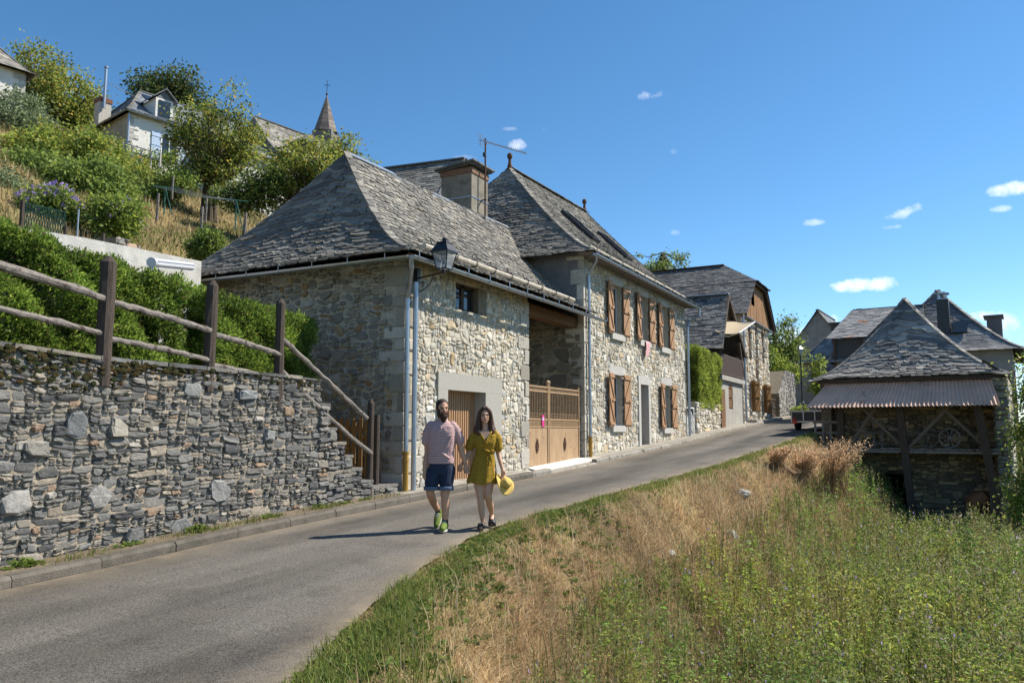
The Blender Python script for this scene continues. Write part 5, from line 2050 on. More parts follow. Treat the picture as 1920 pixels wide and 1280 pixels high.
def make_far_right():
    A = SHED_RZ
    # big house behind the shed, right
    o = cam_pt(1625, 700, 45.9)
    root, roof, (R0, R1) = simple_house('slate_house', 'large grey rendered house behind the shed with tall hip roof and dark metal chimney', (0, 0, 0), 0, 7.2, 10, 5.6, 3.9, 'y', (3.8, 3.8), 'plaster_light', PAL_FAR, .26, (.26, .5), over=.45, base=5, power=1.25)
    m = MB()
    m.bx(3.7, 4.3, .8, 1.4, 6.3, 8.6)
    ch = m.build('chimney', mat('dark_clad', (.05, .052, .056), .5, metal=.3, var=.2), roof)
    m = MB()
    m.bx(3.75, 4.25, .85, 1.35, 8.601, 8.66)
    for x in (3.82, 4.18):
        m.bx(x - .05, x + .05, .88, 1.32, 8.661, 8.9)
    m.box((4.0, 1.1, 8.93), (.7, .66, .05))
    m.box((4.0, 1.1, 9.0), (.5, .46, .1), taper=.5)
    m.build('cap', M['zinc'], ch)
    m = MB()
    m.box((4.75, 1.0, 6.95), (.8, .95, .1), Matrix.Rotation(R(43), 3, 'X'))
    sk = m.build('skylight', M['glass'], roof)
    m = MB()
    m.bx(6.0, 6.75, 3.6, 5.0, 6.4, 7.75)
    m.box((6.35, 4.3, 7.8), (1.0, 1.8, .09))
    m.build('dormer', mat('dormer_slate', (.11, .112, .118), .7, var=.3, scale=6, bump=.4), roof)
    m = MB()
    m.bx(7.201, 7.26, .3, .9, 1.0, 4.4)
    m.build('shutter', mat('dark_red_shutter', (.25, .03, .03), .6, var=.1), root)
    place(root, Vector((o.x, o.y, -1.2)), A)
    # long roof with dormers left of it
    o = cam_pt(1570, 700, 46)
    root, roof, (R0, R1) = simple_house('slate_house', 'slate roofed house with wide boxed dormers left of the shed roof', (0, 0, 0), 0, 4.3, 6.4, 4.0, 3.3, 'x', (.9, .35), 'plaster_light', PAL_FAR, .24, (.25, .5), over=.4, base=4)
    m = MB()
    m.bx(.0, 1.45, -.25, 2.0, 4.05, 5.2)
    d = m.build('dormer', mat('slate_hung', (.06, .063, .07), .7, var=.3, scale=8, bump=.5), roof)
    m = MB()
    slates(m, Vector((-.4, -.6, 5.25)), Vector((1.75, -.6, 5.25)), Vector((.45, 3.1, 7.32)), Vector((2.9, 3.1, 7.32)), expo=.24, wid=(.25, .5), power=1.0, hipA=False, hipB=False, pal=PAL_FAR)
    m.build('dormer_roof', mat('dormer_roof_slate', None, .7, var=.35, scale=4, bump=.5, spot=((.30, .13, .06), 1.1, .66, .05)), d)
    m = MB()
    for x in (-.02, 1.47):
        m.bx(x - .06, x + .06, -.37, -.25, 3.6, 5.22)
    m.bx(-1.1, -1.0, -.4, -.3, 0, 3.6)
    m.bar((-1.2, -.35, 2.2), (1.6, -.45, 3.85), .1, .14)
    m.build('timber', M['oldwood'], root)
    m = MB()
    m.box((3.3, 1.9, 6.15), (.75, .6, .1), Matrix.Rotation(R(43), 3, 'X'))
    m.build('skylight', M['glass'], roof)
    m = MB()
    m.bx(-.9, .3, 3.6, 5.4, 5.4, 6.6)
    m.box((-.3, 4.5, 6.65), (1.5, 2.1, .1))
    m.build('rear_dormer', mat('rear_dormer_slate', (.085, .087, .092), .7, var=.3, scale=6, bump=.4), roof)
    m = MB()
    m.bx(-1.6, .0, .5, 5.5, -4, 3.0)
    m.build('side_wing', M['plaster_light'], root)
    m = MB()
    slates(m, Vector((-1.9, .2, 3.0)), Vector((.1, .2, 3.0)), Vector((-1.2, 3, 4.6)), Vector((.1, 3, 4.6)), expo=.24, power=1.0, hipB=False, pal=PAL_FAR)
    m.build('side_wing_roof', M['slate'], root)
    place(root, Vector((o.x, o.y, .05)), A)
    # houses at the end of the street
    o = cam_pt(1504, 735, 66)
    root, roof, _ = simple_house('slate_house', 'small grey house at the street end with blue grey diamond slate roof', (0, 0, 0), 0, 5.2, 6.5, 2.7, 3.1, 'y', (2.2, 2.2), 'plaster_light', PAL_FARB, .3, (.3, .5), over=.3, base=3, windows=(('front', 1.2, .2, .9, 1.5), ('front', 2.8, .2, .9, 1.5)))
    m = MB()
    m.tube([(4.4, 1.5, 3.5), (4.4, 1.5, 6.8)], .16, 10)
    m.tube([(4.4, 1.5, 6.8), (4.4, 1.5, 6.95)], .24, 10)
    m.build('flue', M['black_iron'], roof)
    place(root, Vector((o.x, o.y, 3.0)), R(-8))
    o = cam_pt(1478, 735, 78)
    root, roof, _ = simple_house('slate_house', 'dark slate gabled house furthest up the street', (0, 0, 0), 0, 6, 9, 4.2, 4.1, 'y', (.3, .3), 'plaster_light', PAL_FARB, .4, (.4, .7), over=.3, base=3, walltrim='plaster_light')
    place(root, Vector((o.x, o.y, 3.4)), R(-4))
    # black lamp post
    p = cam_pt(1505, 768, 57)
    c = thing('street_lamp', 'tall black lamp post at the street end before the grey house', 'street lamp', (p.x, p.y, p.z))
    m = MB()
    m.lathe([(.16, -.3), (.16, .5), (.09, .6), (.06, 1.0), (.05, 3.9)], 10, p)
    m.build('post', M['black_iron'], c)
    m = MB()
    m.lathe([(.1, 3.9), (.2, 4.35), (.22, 4.36), (.06, 4.55), (.02, 4.65)], 4, p)
    m.build('lamp_head', M['zinc'], c)
    # rubble retaining wall beside the gabled house, with steps and a slatted gate
    c = thing('rubble_wall', 'grey rubble garden wall at the bend beyond the gabled house', 'wall', (-8.6, 56, .9))
    m = MB()
    stones(m, (-8.8, 0, 0), (0, 1, 0), (0, 0, 1), [(53.2, 60, .4, 4.1)], .3, .2, depth=(.03, .09), gap=.03, pal=[((.33, .32, .30), 3), ((.42, .40, .37), 2), ((.26, .25, .24), 2)], warp=.12, cut=(.1, .35), shear=lambda u, v: .4 + (v - .4) * (.55 + .45 * min(1, (u - 53.2) / 3)))
    m.build('stones', M['stone'], c)
    m = MB()
    m.add([(-8.83, 53.2, .2), (-8.83, 60, .2), (-8.83, 60, 4.05), (-8.83, 56.2, 4.05), (-8.83, 53.2, 2.4), (-12, 53.2, .2), (-12, 60, .2), (-12, 60, 4.05), (-12, 56.2, 4.05), (-12, 53.2, 2.4)],
          [(0, 1, 2, 3, 4), (9, 8, 7, 6, 5), (4, 3, 8, 9), (3, 2, 7, 8), (0, 4, 9, 5), (1, 6, 7, 2)])
    m.build('core', M['mortar_dark'], c)
    c = thing('slatted_gate', 'dark slatted garden gate between the gabled house and rubble wall', 'gate', (-9, 52.2, .8))
    m = MB()
    for k in range(8):
        y = 51.5 + k * .2
        m.bx(-9.05, -9.02, y, y + .12, .85, 2.05)
    for z in (.95, 1.45, 1.95):
        m.bx(-9.02, -8.98, 51.45, 53.1, z, z + .09)
    m.build('slats', M['oldwood'], c)


make_far_right()


def make_back_roof():
    """roof seen behind the chimney"""
    root, roof, _ = simple_house('slate_house', 'house behind the broad chimney with only its slate roof showing', (0, 0, 0), 0, 4.8, 5.5, 2.2, 2.9, 'x', (.3, .3), 'plaster_light', PAL_SLATE, .2, (.2, .45), over=.3, base=5)
    place(root, Vector((-22.9, 27.0, 7.35)), R(8))


make_back_roof()
# ------------------------------------------------------------------ vegetation
def unit(a):
    return a / (np.linalg.norm(a, axis=1, keepdims=True) + 1e-9)


def leaf_mesh(P, D, S, L, W, C, bend=None):
    """rhombic leaves: base P, direction D, side S, length L, width W, colour C -> V, F, colours"""
    n = len(P)
    L = np.broadcast_to(L, (n,))[:, None]
    W = np.broadcast_to(W, (n,))[:, None]
    mid = P + D * L * .5
    tip = P + D * L
    if bend is not None:
        tip = tip + bend * L
    V = np.stack([P, mid + S * W * .5, tip, mid - S * W * .5], 1).reshape(-1, 3)
    F = np.arange(4 * n).reshape(n, 4)
    return V, F, np.repeat(C, 4, 0)


def join(parts):
    Vs, Fs, Cs, o = [], [], [], 0
    for V, F, C in parts:
        Vs.append(V); Fs.append(F + o); Cs.append(C); o += len(V)
    return np.concatenate(Vs), np.concatenate(Fs), np.concatenate(Cs)


def pal_cols(n, pal, jit=.25, r=npr):
    c = np.array([p for p, w in pal])
    w = np.array([w for p, w in pal], float)
    k = r.choice(len(c), n, p=w / w.sum())
    return c[k] * r.uniform(1 - jit, 1 + jit, (n, 1))


G_YEL = [((.27, .30, .055), 4), ((.20, .26, .05), 4), ((.36, .30, .06), 1.5), ((.13, .18, .04), 4), ((.34, .24, .05), .4)]
G_MID = [((0.127, 0.189, 0.046), 4), ((0.177, 0.252, 0.055), 4), ((0.239, 0.302, 0.063), 2), ((0.087, 0.138, 0.040), 2.5)]
G_DARK = [((0.044, 0.074, 0.025), 4), ((0.070, 0.105, 0.028), 3), ((0.105, 0.123, 0.032), 1.2), ((0.131, 0.114, 0.026), .6)]
G_BRIGHT = [((.19, .27, .045), 4), ((.26, .32, .06), 3), ((.12, .18, .035), 4), ((.32, .34, .08), .8)]
G_SILVER = [((0.158, 0.210, 0.105), 4), ((0.228, 0.280, 0.158), 3), ((0.105, 0.140, 0.070), 3)]
G_THUJA = [((.13, .22, .035), 4), ((.19, .28, .05), 3), ((.075, .13, .025), 3), ((.24, .30, .07), .8)]


def tree(name, label, cat, base, blobs, n_clump, per, leaf, pal, trunk_r=.15, clump_r=.45, group=None, stems=1, bark='bark', seed=0, flowers=None, droop=0.0, twig=True, trunk=True):
    """blobs: (x,y,z,rx,ry,rz) ellipsoids relative to base that the crown fills; limbs run from the stem to every clump"""
    r = np.random.default_rng(100 + seed)
    root = thing(name, label, cat, base, group)
    base = np.array(base, float)
    B = np.array(blobs, float)
    vol = B[:, 3] * B[:, 4] * B[:, 5]
    k = r.choice(len(B), n_clump, p=vol / vol.sum())
    d = unit(r.normal(size=(n_clump, 3)))
    rad = r.uniform(.35, 1.08, (n_clump, 1)) ** .6
    c = B[k, :3] + d * rad * B[k, 3:]
    # light gaps: drop clumps in a few pockets
    keep = wob(c[:, 0] * 1.7, c[:, 1] * 1.3 + c[:, 2] * 1.9, 1.3 / max(.6, B[:, 3].mean() * .5), seed) > -.62
    c = c[keep]
    n = len(c)
    tone = r.uniform(.72, 1.28, n)
    cnt = r.integers(int(per * .55), int(per * 1.45), n)
    idx = np.repeat(np.arange(n), cnt)
    N = len(idx)
    sc_ = clump_r * r.uniform(.6, 1.3, n)[idx][:, None]
    off = r.normal(size=(N, 3)) * sc_ * np.array([.55, .55, .42])
    P = base + c[idx] + off
    D = unit(unit(off + 1e-6) + r.normal(size=(N, 3)) * .7 + np.array([0, 0, -.25 - droop]))
    S = unit(np.cross(D, r.normal(size=(N, 3))))
    C = pal_cols(N, pal, .25, r) * tone[idx][:, None]
    L = leaf * r.uniform(.7, 1.35, N)
    V, F, CC = leaf_mesh(P, D, S, L, L * r.uniform(.5, .75, N), C, bend=np.array([0, 0, -.12]))
    np_obj('crown', V, F, CC, M['leaf'], root)
    if flowers:
        nf, col_, fs = flowers
        top = c[c[:, 2] > np.quantile(c[:, 2], .35)]
        q = top[r.integers(0, len(top), nf)]
        dirn = unit(q - B[:, :3].mean(0) + r.normal(size=(nf, 3)) * .4)
        P = base + q + dirn * clump_r * .75
        V, F, CC = [], [], []
        parts = []
        for a in range(5):
            D = unit(dirn + r.normal(size=(nf, 3)) * .9)
            S = unit(np.cross(D, r.normal(size=(nf, 3))))
            parts.append(leaf_mesh(P, D, S, fs * r.uniform(.7, 1.3, nf), fs * .8, pal_cols(nf, col_, .2, r)))
        V, F, CC = join(parts)
        np_obj('flowers', V, F, CC, M['leaf'], root)
    if trunk:
        m = MB()
        hub = np.array([B[:, 0].mean(), B[:, 1].mean(), max(.3, (B[:, 2] - B[:, 5] * .75).min())])
        hubs = []
        for s in range(stems):
            a = s * 2.4 + seed
            sp = 0 if stems == 1 else .25 * B[:, 3].mean()
            h = hub + np.array([math.cos(a) * sp, math.sin(a) * sp, hub[2] * .2 * (s % 2)])
            hubs.append(h)
            p0 = base + np.array([math.cos(a) * .3 * (stems > 1), math.sin(a) * .3 * (stems > 1), -.4])
            mids = [p0 + (base + h - p0) * t + np.array([math.sin(3 * t + s) * .06, math.cos(2 * t + s) * .06, 0]) for t in (.0, .35, .7, 1)]
            m.tube(mids, [trunk_r * 1.25, trunk_r, trunk_r * .85, trunk_r * .7], 8, jit=.1)
        for i in range(n):
            if i % (1 if n < 160 else 2): continue
            h = hubs[i % stems]
            e = c[i]
            md = (h + e) / 2 + np.array([0, 0, -.12 * np.linalg.norm(e - h)]) + r.normal(size=3) * .08
            r0 = trunk_r * r.uniform(.22, .4)
            m.tube([base + h, base + h * .45 + md * .55, base + md, base + md * .4 + e * .6, base + e], [r0 * 1.3, r0, r0 * .75, r0 * .5, r0 * .2], 5, cap=False)
        m.build('trunk', M[bark], root)
    return root


def hedge(name, label, boxes, dens, leaf, pal, group=None, fuzz=.12, base=None, top=None, hang=.35):
    """clipped conifer hedge: sprays of scale leaves standing out of the faces of boxes (x0,x1,y0,y1,z0,z1) with sloping tops"""
    r = np.random.default_rng(len(label) * 7 + 3)
    root = thing(name, label, 'hedge', base)
    core = MB()
    parts = []
    for (x0, x1, y0, y1, z0, za, zb) in boxes:
        core.add([(x0 + .28, y0 + .28, z0), (x1 - .28, y0 + .28, z0), (x1 - .28, y1 - .28, z0), (x0 + .28, y1 - .28, z0), (x0 + .28, y0 + .28, za - .28), (x1 - .28, y0 + .28, za - .28), (x1 - .28, y1 - .28, zb - .28), (x0 + .28, y1 - .28, zb - .28)],
                 [(3, 2, 1, 0), (4, 5, 6, 7), (0, 1, 5, 4), (1, 2, 6, 5), (2, 3, 7, 6), (3, 0, 4, 7)], (.02, .03, .012))
        dx, dy, dz = x1 - x0, y1 - y0, (za + zb) / 2 - z0
        for (nrm, area, f) in (((1, 0, 0), dy * dz, 'x1'), ((-1, 0, 0), dy * dz * .3, 'x0'), ((0, -1, 0), dx * dz, 'y0'), ((0, 1, 0), dx * dz * .6, 'y1'), ((0, 0, 1), dx * dy, 'top')):
            n = int(area * dens)
            a, b = r.uniform(0, 1, n), r.uniform(0, 1, n)
            z_at = lambda yy: za + (zb - za) * (yy - y0) / dy
            if f == 'x1': yy = y0 + a * dy; P = np.stack([np.full(n, x1), yy, z0 + b * (z_at(yy) - z0)], 1)
            elif f == 'x0': yy = y0 + a * dy; P = np.stack([np.full(n, x0), yy, z0 + b * (z_at(yy) - z0)], 1)
            elif f == 'y0': P = np.stack([x0 + a * dx, np.full(n, y0), z0 + b * (za - z0)], 1)
            elif f == 'y1': P = np.stack([x0 + a * dx, np.full(n, y1), z0 + b * (zb - z0)], 1)
            else: yy = y0 + b * dy; P = np.stack([x0 + a * dx, yy, z_at(yy)], 1)
            nr = np.array(nrm, float)
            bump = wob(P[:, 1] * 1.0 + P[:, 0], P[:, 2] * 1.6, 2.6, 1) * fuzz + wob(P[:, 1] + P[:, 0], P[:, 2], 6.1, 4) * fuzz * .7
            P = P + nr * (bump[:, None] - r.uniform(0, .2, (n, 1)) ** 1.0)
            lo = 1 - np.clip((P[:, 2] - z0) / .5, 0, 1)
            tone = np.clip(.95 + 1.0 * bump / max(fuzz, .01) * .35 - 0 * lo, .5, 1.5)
            # each spray: a few leaves fanned out
            for q in range(3):
                D = unit(nr * .9 + np.array([0, 0, .75 if f == 'top' else .45 - hang * 0]) + r.normal(size=(n, 3)) * .5)
                S = unit(np.cross(D, r.normal(size=(n, 3))))
                L = leaf * r.uniform(.6, 1.4, n)
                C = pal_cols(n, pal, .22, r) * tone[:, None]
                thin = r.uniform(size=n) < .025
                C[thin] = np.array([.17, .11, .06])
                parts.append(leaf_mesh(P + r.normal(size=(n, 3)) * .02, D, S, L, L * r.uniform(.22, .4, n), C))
    core.build('inner_twigs', M['leaf'], root)
    V, F, C = join(parts)
    np_obj('foliage', V, F, C, M['leaf'], root)
    return root


def make_hedges():
    hedge('conifer_hedge', 'tall shaggy conifer hedge behind the left span of the rail fence', [(-11.6, -10.3, 1.0, 5.2, .7, 2.95, 2.7), (-11.6, -10.3, 5.2, 8.55, .7, 2.7, 2.3)], 2000, .062, G_THUJA, base=(-10.9, 5, .8), fuzz=.16)
    hedge('conifer_hedge', 'clipped conifer hedge between the second fence post and the garage wall', [(-11.4, -10.15, 8.95, 11.35, .65, 2.28, 2.04)], 2200, .058, G_THUJA, base=(-10.7, 10, .8), fuzz=.1)
    hedge('clipped_hedge', 'block of bright green clipped hedge above the garden wall beyond the tall house', [(-11.2, -8.95, 34.3, 38.2, 1.0, 3.65, 3.5)], 900, .085, G_BRIGHT, base=(-10, 36, 1.1), fuzz=.12)


make_hedges()


def hill_pt(px, py, t):
    p = cam_pt(px, py, t)
    return (p.x, p.y, float(ground_z(p.x, p.y)))


def crown_at(px, py, t, rpx, rpy, depth=1.0):
    """ellipsoid that covers rpx x rpy photo pixels, t metres away"""
    p = cam_pt(px, py, t)
    k = t / 1502.0
    return p, rpx * k, rpy * k


def tree_px(name, label, cat, foot, t, discs, n_clump, per, leaf, pal, **kw):
    b = cam_pt(foot[0], foot[1], t)
    bz = min(float(ground_z(b.x, b.y)), b.z + .3) if kw.pop('snap', True) else b.z
    bl = []
    for (px, py, rx, ry) in discs:
        p, a, c = crown_at(px, py, t, rx, ry)
        bl.append((p.x - b.x, p.y - b.y, p.z - bz, a, a, c))
    return tree(name, label, cat, (b.x, b.y, bz), bl, n_clump, per, leaf, pal, **kw)


def make_hill_trees():
    T = tree_px
    T('broadleaf_tree', 'large yellow green tree at top left behind the corner house', 'tree', (110, 290), 56, [(75, 135, 50, 50), (125, 190, 60, 60), (50, 200, 45, 60), (30, 110, 20, 18), (165, 215, 30, 45)], 150, 90, .22, G_YEL, trunk_r=.3, clump_r=.85, seed=1)
    T('broadleaf_tree', 'dark green tree directly behind the pale hillside house', 'tree', (310, 300), 66, [(285, 165, 35, 38), (340, 155, 32, 36), (310, 190, 50, 40), (370, 190, 25, 30)], 110, 80, .25, G_DARK, trunk_r=.3, clump_r=.95, seed=2)
    T('broadleaf_tree', 'open multi stemmed tree in front of the pale hillside house', 'tree', (395, 378), 40, [(410, 255, 80, 52), (362, 275, 40, 45), (440, 198, 26, 34), (465, 280, 40, 50), (400, 322, 75, 28), (385, 215, 24, 28), (350, 330, 30, 16)], 150, 75, .15, G_YEL + [((.06, .085, .018), 5)], trunk_r=.13, clump_r=.55, seed=3, stems=4)
    T('broadleaf_tree', 'spiky yellow green tree rising behind the garage roof before the spire', 'tree', (590, 420), 38, [(590, 300, 55, 45), (640, 280, 35, 30), (540, 320, 45, 45), (620, 335, 60, 40), (680, 310, 18, 26), (520, 370, 50, 40)], 140, 85, .15, G_YEL, trunk_r=.14, clump_r=.5, seed=4, stems=3)
    T('broadleaf_tree', 'thin branched tree peeping over the tall house roof beside the gabled house', 'tree', (1255, 640), 50, [(1225, 480, 14, 18), (1255, 490, 20, 16), (1285, 490, 16, 12), (1190, 480, 8, 18), (1245, 510, 40, 20)], 60, 40, .15, G_MID, trunk_r=.1, clump_r=.35, seed=5, stems=2)
    T('broadleaf_tree', 'slender open tree above the rubble wall at the street end', 'tree', (1470, 712), 60, [(1465, 640, 28, 35), (1490, 650, 20, 28), (1450, 665, 16, 35), (1478, 605, 12, 18), (1460, 690, 30, 22)], 110, 55, .17, G_MID + [((.12, .13, .03), 3)], trunk_r=.1, clump_r=.5, seed=6, stems=3)
    # shrubs on the slope
    T('garden_shrub', 'silvery green bush at the far left below the corner house', 'shrub', (20, 300), 42, [(25, 215, 45, 45), (60, 240, 40, 35), (5, 260, 40, 40)], 90, 110, .15, G_SILVER, trunk_r=.1, clump_r=.6, seed=7)
    T('garden_shrub', 'big leafy shrub with yellowing leaves in the middle of the slope', 'shrub', (120, 400), 36, [(120, 300, 85, 50), (185, 290, 45, 45), (70, 280, 50, 40), (205, 330, 45, 45), (30, 300, 40, 35)], 220, 110, .16, G_BRIGHT + G_YEL, trunk_r=.1, clump_r=.55, seed=8)
    T('garden_shrub', 'dark leafy shrub above the purple flowering bushes', 'shrub', (160, 410), 32, [(160, 345, 65, 50), (210, 360, 40, 45), (60, 325, 60, 35), (10, 330, 30, 30)], 190, 100, .15, G_MID, trunk_r=.08, clump_r=.5, seed=9)
    T('flowering_shrub', 'mallow bush covered with lilac flowers above the conifer hedge', 'shrub', (95, 440), 25, [(95, 390, 48, 46), (70, 400, 28, 35), (125, 405, 28, 36)], 110, 90, .11, G_MID, trunk_r=.05, clump_r=.33, seed=10, flowers=(170, [((.30, .22, .50), 3), ((.40, .30, .58), 2)], .10))
    T('flowering_shrub', 'rounded shrub with few lilac flowers right of the fuller lilac bush', 'shrub', (215, 455), 25, [(215, 412, 40, 42), (200, 390, 25, 25)], 90, 100, .11, G_MID + G_BRIGHT, trunk_r=.05, clump_r=.33, seed=11, flowers=(45, [((.34, .25, .50), 3)], .09))
    T('garden_shrub', 'pale green bush at the left edge above the hedge', 'shrub', (10, 420), 27, [(10, 365, 30, 40), (0, 400, 28, 30)], 60, 100, .12, G_SILVER, trunk_r=.05, clump_r=.4, seed=12)
    T('garden_shrub', 'dense round bush against the garden stone wall near the roof edge', 'shrub', (392, 488), 25, [(390, 458, 26, 24), (375, 475, 20, 18)], 70, 90, .09, G_MID, trunk_r=.04, clump_r=.25, seed=13, flowers=(14, [((.5, .2, .22), 1)], .07))
    T('garden_shrub', 'low hedge like bush below the pale hillside house', 'shrub', (250, 315), 50, [(240, 298, 25, 12), (275, 305, 30, 14), (300, 300, 25, 12), (215, 300, 25, 15)], 60, 70, .15, G_BRIGHT, trunk_r=.05, clump_r=.5, seed=14)
    T('garden_shrub', 'shady bush beneath the open multi stemmed tree', 'shrub', (450, 392), 37, [(470, 370, 40, 22), (420, 372, 35, 18), (500, 345, 35, 35)], 80, 80, .13, G_DARK + G_MID, trunk_r=.05, clump_r=.5, seed=15)
    T('garden_shrub', 'scrubby bush beside the upper garden fence posts', 'shrub', (260, 350), 42, [(255, 330, 40, 22), (290, 345, 30, 20), (225, 345, 30, 22)], 70, 80, .14, G_MID + G_YEL, trunk_r=.05, clump_r=.5, seed=16)
    T('garden_shrub', 'leafy shrub below the terrace railing of the pale hillside house', 'shrub', (235, 345), 45, [(190, 290, 30, 22), (235, 320, 30, 20), (160, 265, 28, 20)], 90, 80, .15, G_MID + G_YEL, trunk_r=.05, clump_r=.5, seed=22)
    T('garden_shrub', 'bushy growth behind the wires of the washing line', 'shrub', (345, 372), 38, [(330, 345, 30, 18), (300, 365, 25, 16)], 60, 80, .13, G_MID, trunk_r=.05, clump_r=.45, seed=23)
    # right of the shed and street end
    T('garden_shrub', 'wild bushes at the right edge beside the shed wall', 'shrub', (1905, 990), 27, [(1926, 930, 22, 60), (1930, 800, 18, 80), (1935, 985, 36, 45), (1934, 720, 14, 50)], 120, 100, .11, G_BRIGHT + [((.30, .27, .14), 3)], trunk_r=.06, clump_r=.4, seed=17)
    T('garden_shrub', 'leafy climbing shrub before the dark slate gable at the street end', 'shrub', (1445, 742), 58, [(1445, 690, 18, 40), (1480, 700, 25, 14)], 60, 70, .17, G_BRIGHT, trunk_r=.05, clump_r=.5, seed=18)
    T('garden_shrub', 'low green weeds at the foot of the rubble wall at the bend', 'shrub', (1490, 778), 55, [(1490, 771, 14, 7), (1503, 768, 9, 5)], 20, 60, .14, G_BRIGHT, trunk_r=.03, clump_r=.25, seed=19, trunk=False)
    T('garden_shrub', 'young bright shrub left of the shed roof corner', 'shrub', (1540, 760), 44, [(1536, 690, 8, 22), (1542, 725, 14, 18)], 30, 60, .15, G_BRIGHT, trunk_r=.03, clump_r=.3, seed=20)


def make_dry_shrub():
    """dead dock-like stalks fanning out at the corner of the bank"""
    r = np.random.default_rng(77)
    root = None
    spots = [((1560, 925), 25.0, 1.75, 100, .55), ((1505, 912), 24.5, 1.15, 100, .6), ((1455, 908), 23.5, .75, 80, .6)]
    for i, (px, t, h, n, spread) in enumerate(spots):
        p = cam_pt(px[0], px[1], t)
        c = np.array([p.x, p.y, float(ground_z(p.x, p.y)) - .05])
        if i == 0: c[2] = max(c[2], p.z - .1)
        root = thing('dry_stalks', ['tall rusty brown dead stalks fanning out before the shed corner', 'middle clump of dead brown stalks at the top of the bank', 'lowest clump of dead brown stalks, nearest the road verge'][i], 'shrub', tuple(c), 'dead stalk clumps on the bank')
        m = MB()
        P, D = [], []
        for k in range(n):
            a = r.uniform(0, 2 * np.pi)
            s = spread * r.uniform(.1, 1)
            hh = h * r.uniform(.55, 1.05)
            e = c + np.array([math.cos(a) * s * hh + .25 * hh, math.sin(a) * s * hh, hh])
            md = c + (e - c) * .5 + np.array([-.05, 0, .12 * hh])
            b0 = c + r.normal(size=3) * np.array([.34, .34, 0])
            col = pick([((.30, .19, .10), 2), ((.38, .26, .14), 2), ((.22, .13, .07), 1)])
            m.tube([b0, md, e], [.010, .008, .004], 4, cap=False, col=col)
            for q in range(46):
                f = r.uniform(.35, 1.0)
                x = md + (e - md) * ((f - .35) / .65)
                P.append(x + r.normal(size=3) * .035)
                D.append(unit((e - md)[None])[0] + r.normal(size=3) * .6)
        P, D = np.array(P), unit(np.array(D))
        S = unit(np.cross(D, r.normal(size=D.shape)))
        L = r.uniform(.03, .075, len(P))
        V, F, C = leaf_mesh(P, D, S, L, L * .45, pal_cols(len(P), [((.50, .36, .20), 4), ((.58, .43, .26), 3), ((.36, .24, .13), 2), ((.62, .48, .31), 1)], .25, r))
        m.build('stalk', M['grass'], root)
        np_obj('seed_head', V, F, C, M['leaf'], root)


make_dry_shrub()


make_hill_trees()


# ------------------------------------------------------------------ grass, weeds, dry stalks (nobody could count them)
def blades(P, h, w, C, lean=.5, r=npr, up=1.0, flat=0.0, tipcol=None, seg=3):
    n = len(P)
    a = r.uniform(0, 2 * np.pi, n)
    side = np.stack([np.cos(a), np.sin(a), np.zeros(n)], 1)
    b = r.uniform(0, 2 * np.pi, n)
    out = np.stack([np.cos(b), np.sin(b), np.zeros(n)], 1)
    ln = r.uniform(0, 1, n)[:, None] * lean + flat
    h = np.asarray(h)[:, None]
    w = np.broadcast_to(w, (n,))[:, None]
    V, CC = [], []
    for k in range(seg):
        t = k / (seg - 1)
        p = P + np.array([0, 0, 1.]) * h * (t * up) * (1 - .35 * ln * t) + out * h * ln * t ** 1.7
        ww = w * (1 - t) ** .7 * .5 + .0004
        V += [p - side * ww, p + side * ww]
        c = C if tipcol is None else C * (1 - t) + tipcol * t
        CC += [c, c]
    V = np.stack(V, 1).reshape(-1, 3)
    CC = np.stack(CC, 1).reshape(-1, 3)
    base = (np.arange(n) * 2 * seg)[:, None]
    F = np.concatenate([base + np.array([[2 * k, 2 * k + 1, 2 * k + 3, 2 * k + 2]]) for k in range(seg - 1)], 0)
    return V, F, CC


def scatter(x0, x1, y0, y1, n, r):
    x, y = r.uniform(x0, x1, n), r.uniform(y0, y1, n)
    return x, y


def on_ground(x, y):
    return np.stack([x, y, ground_z(x, y)], 1)


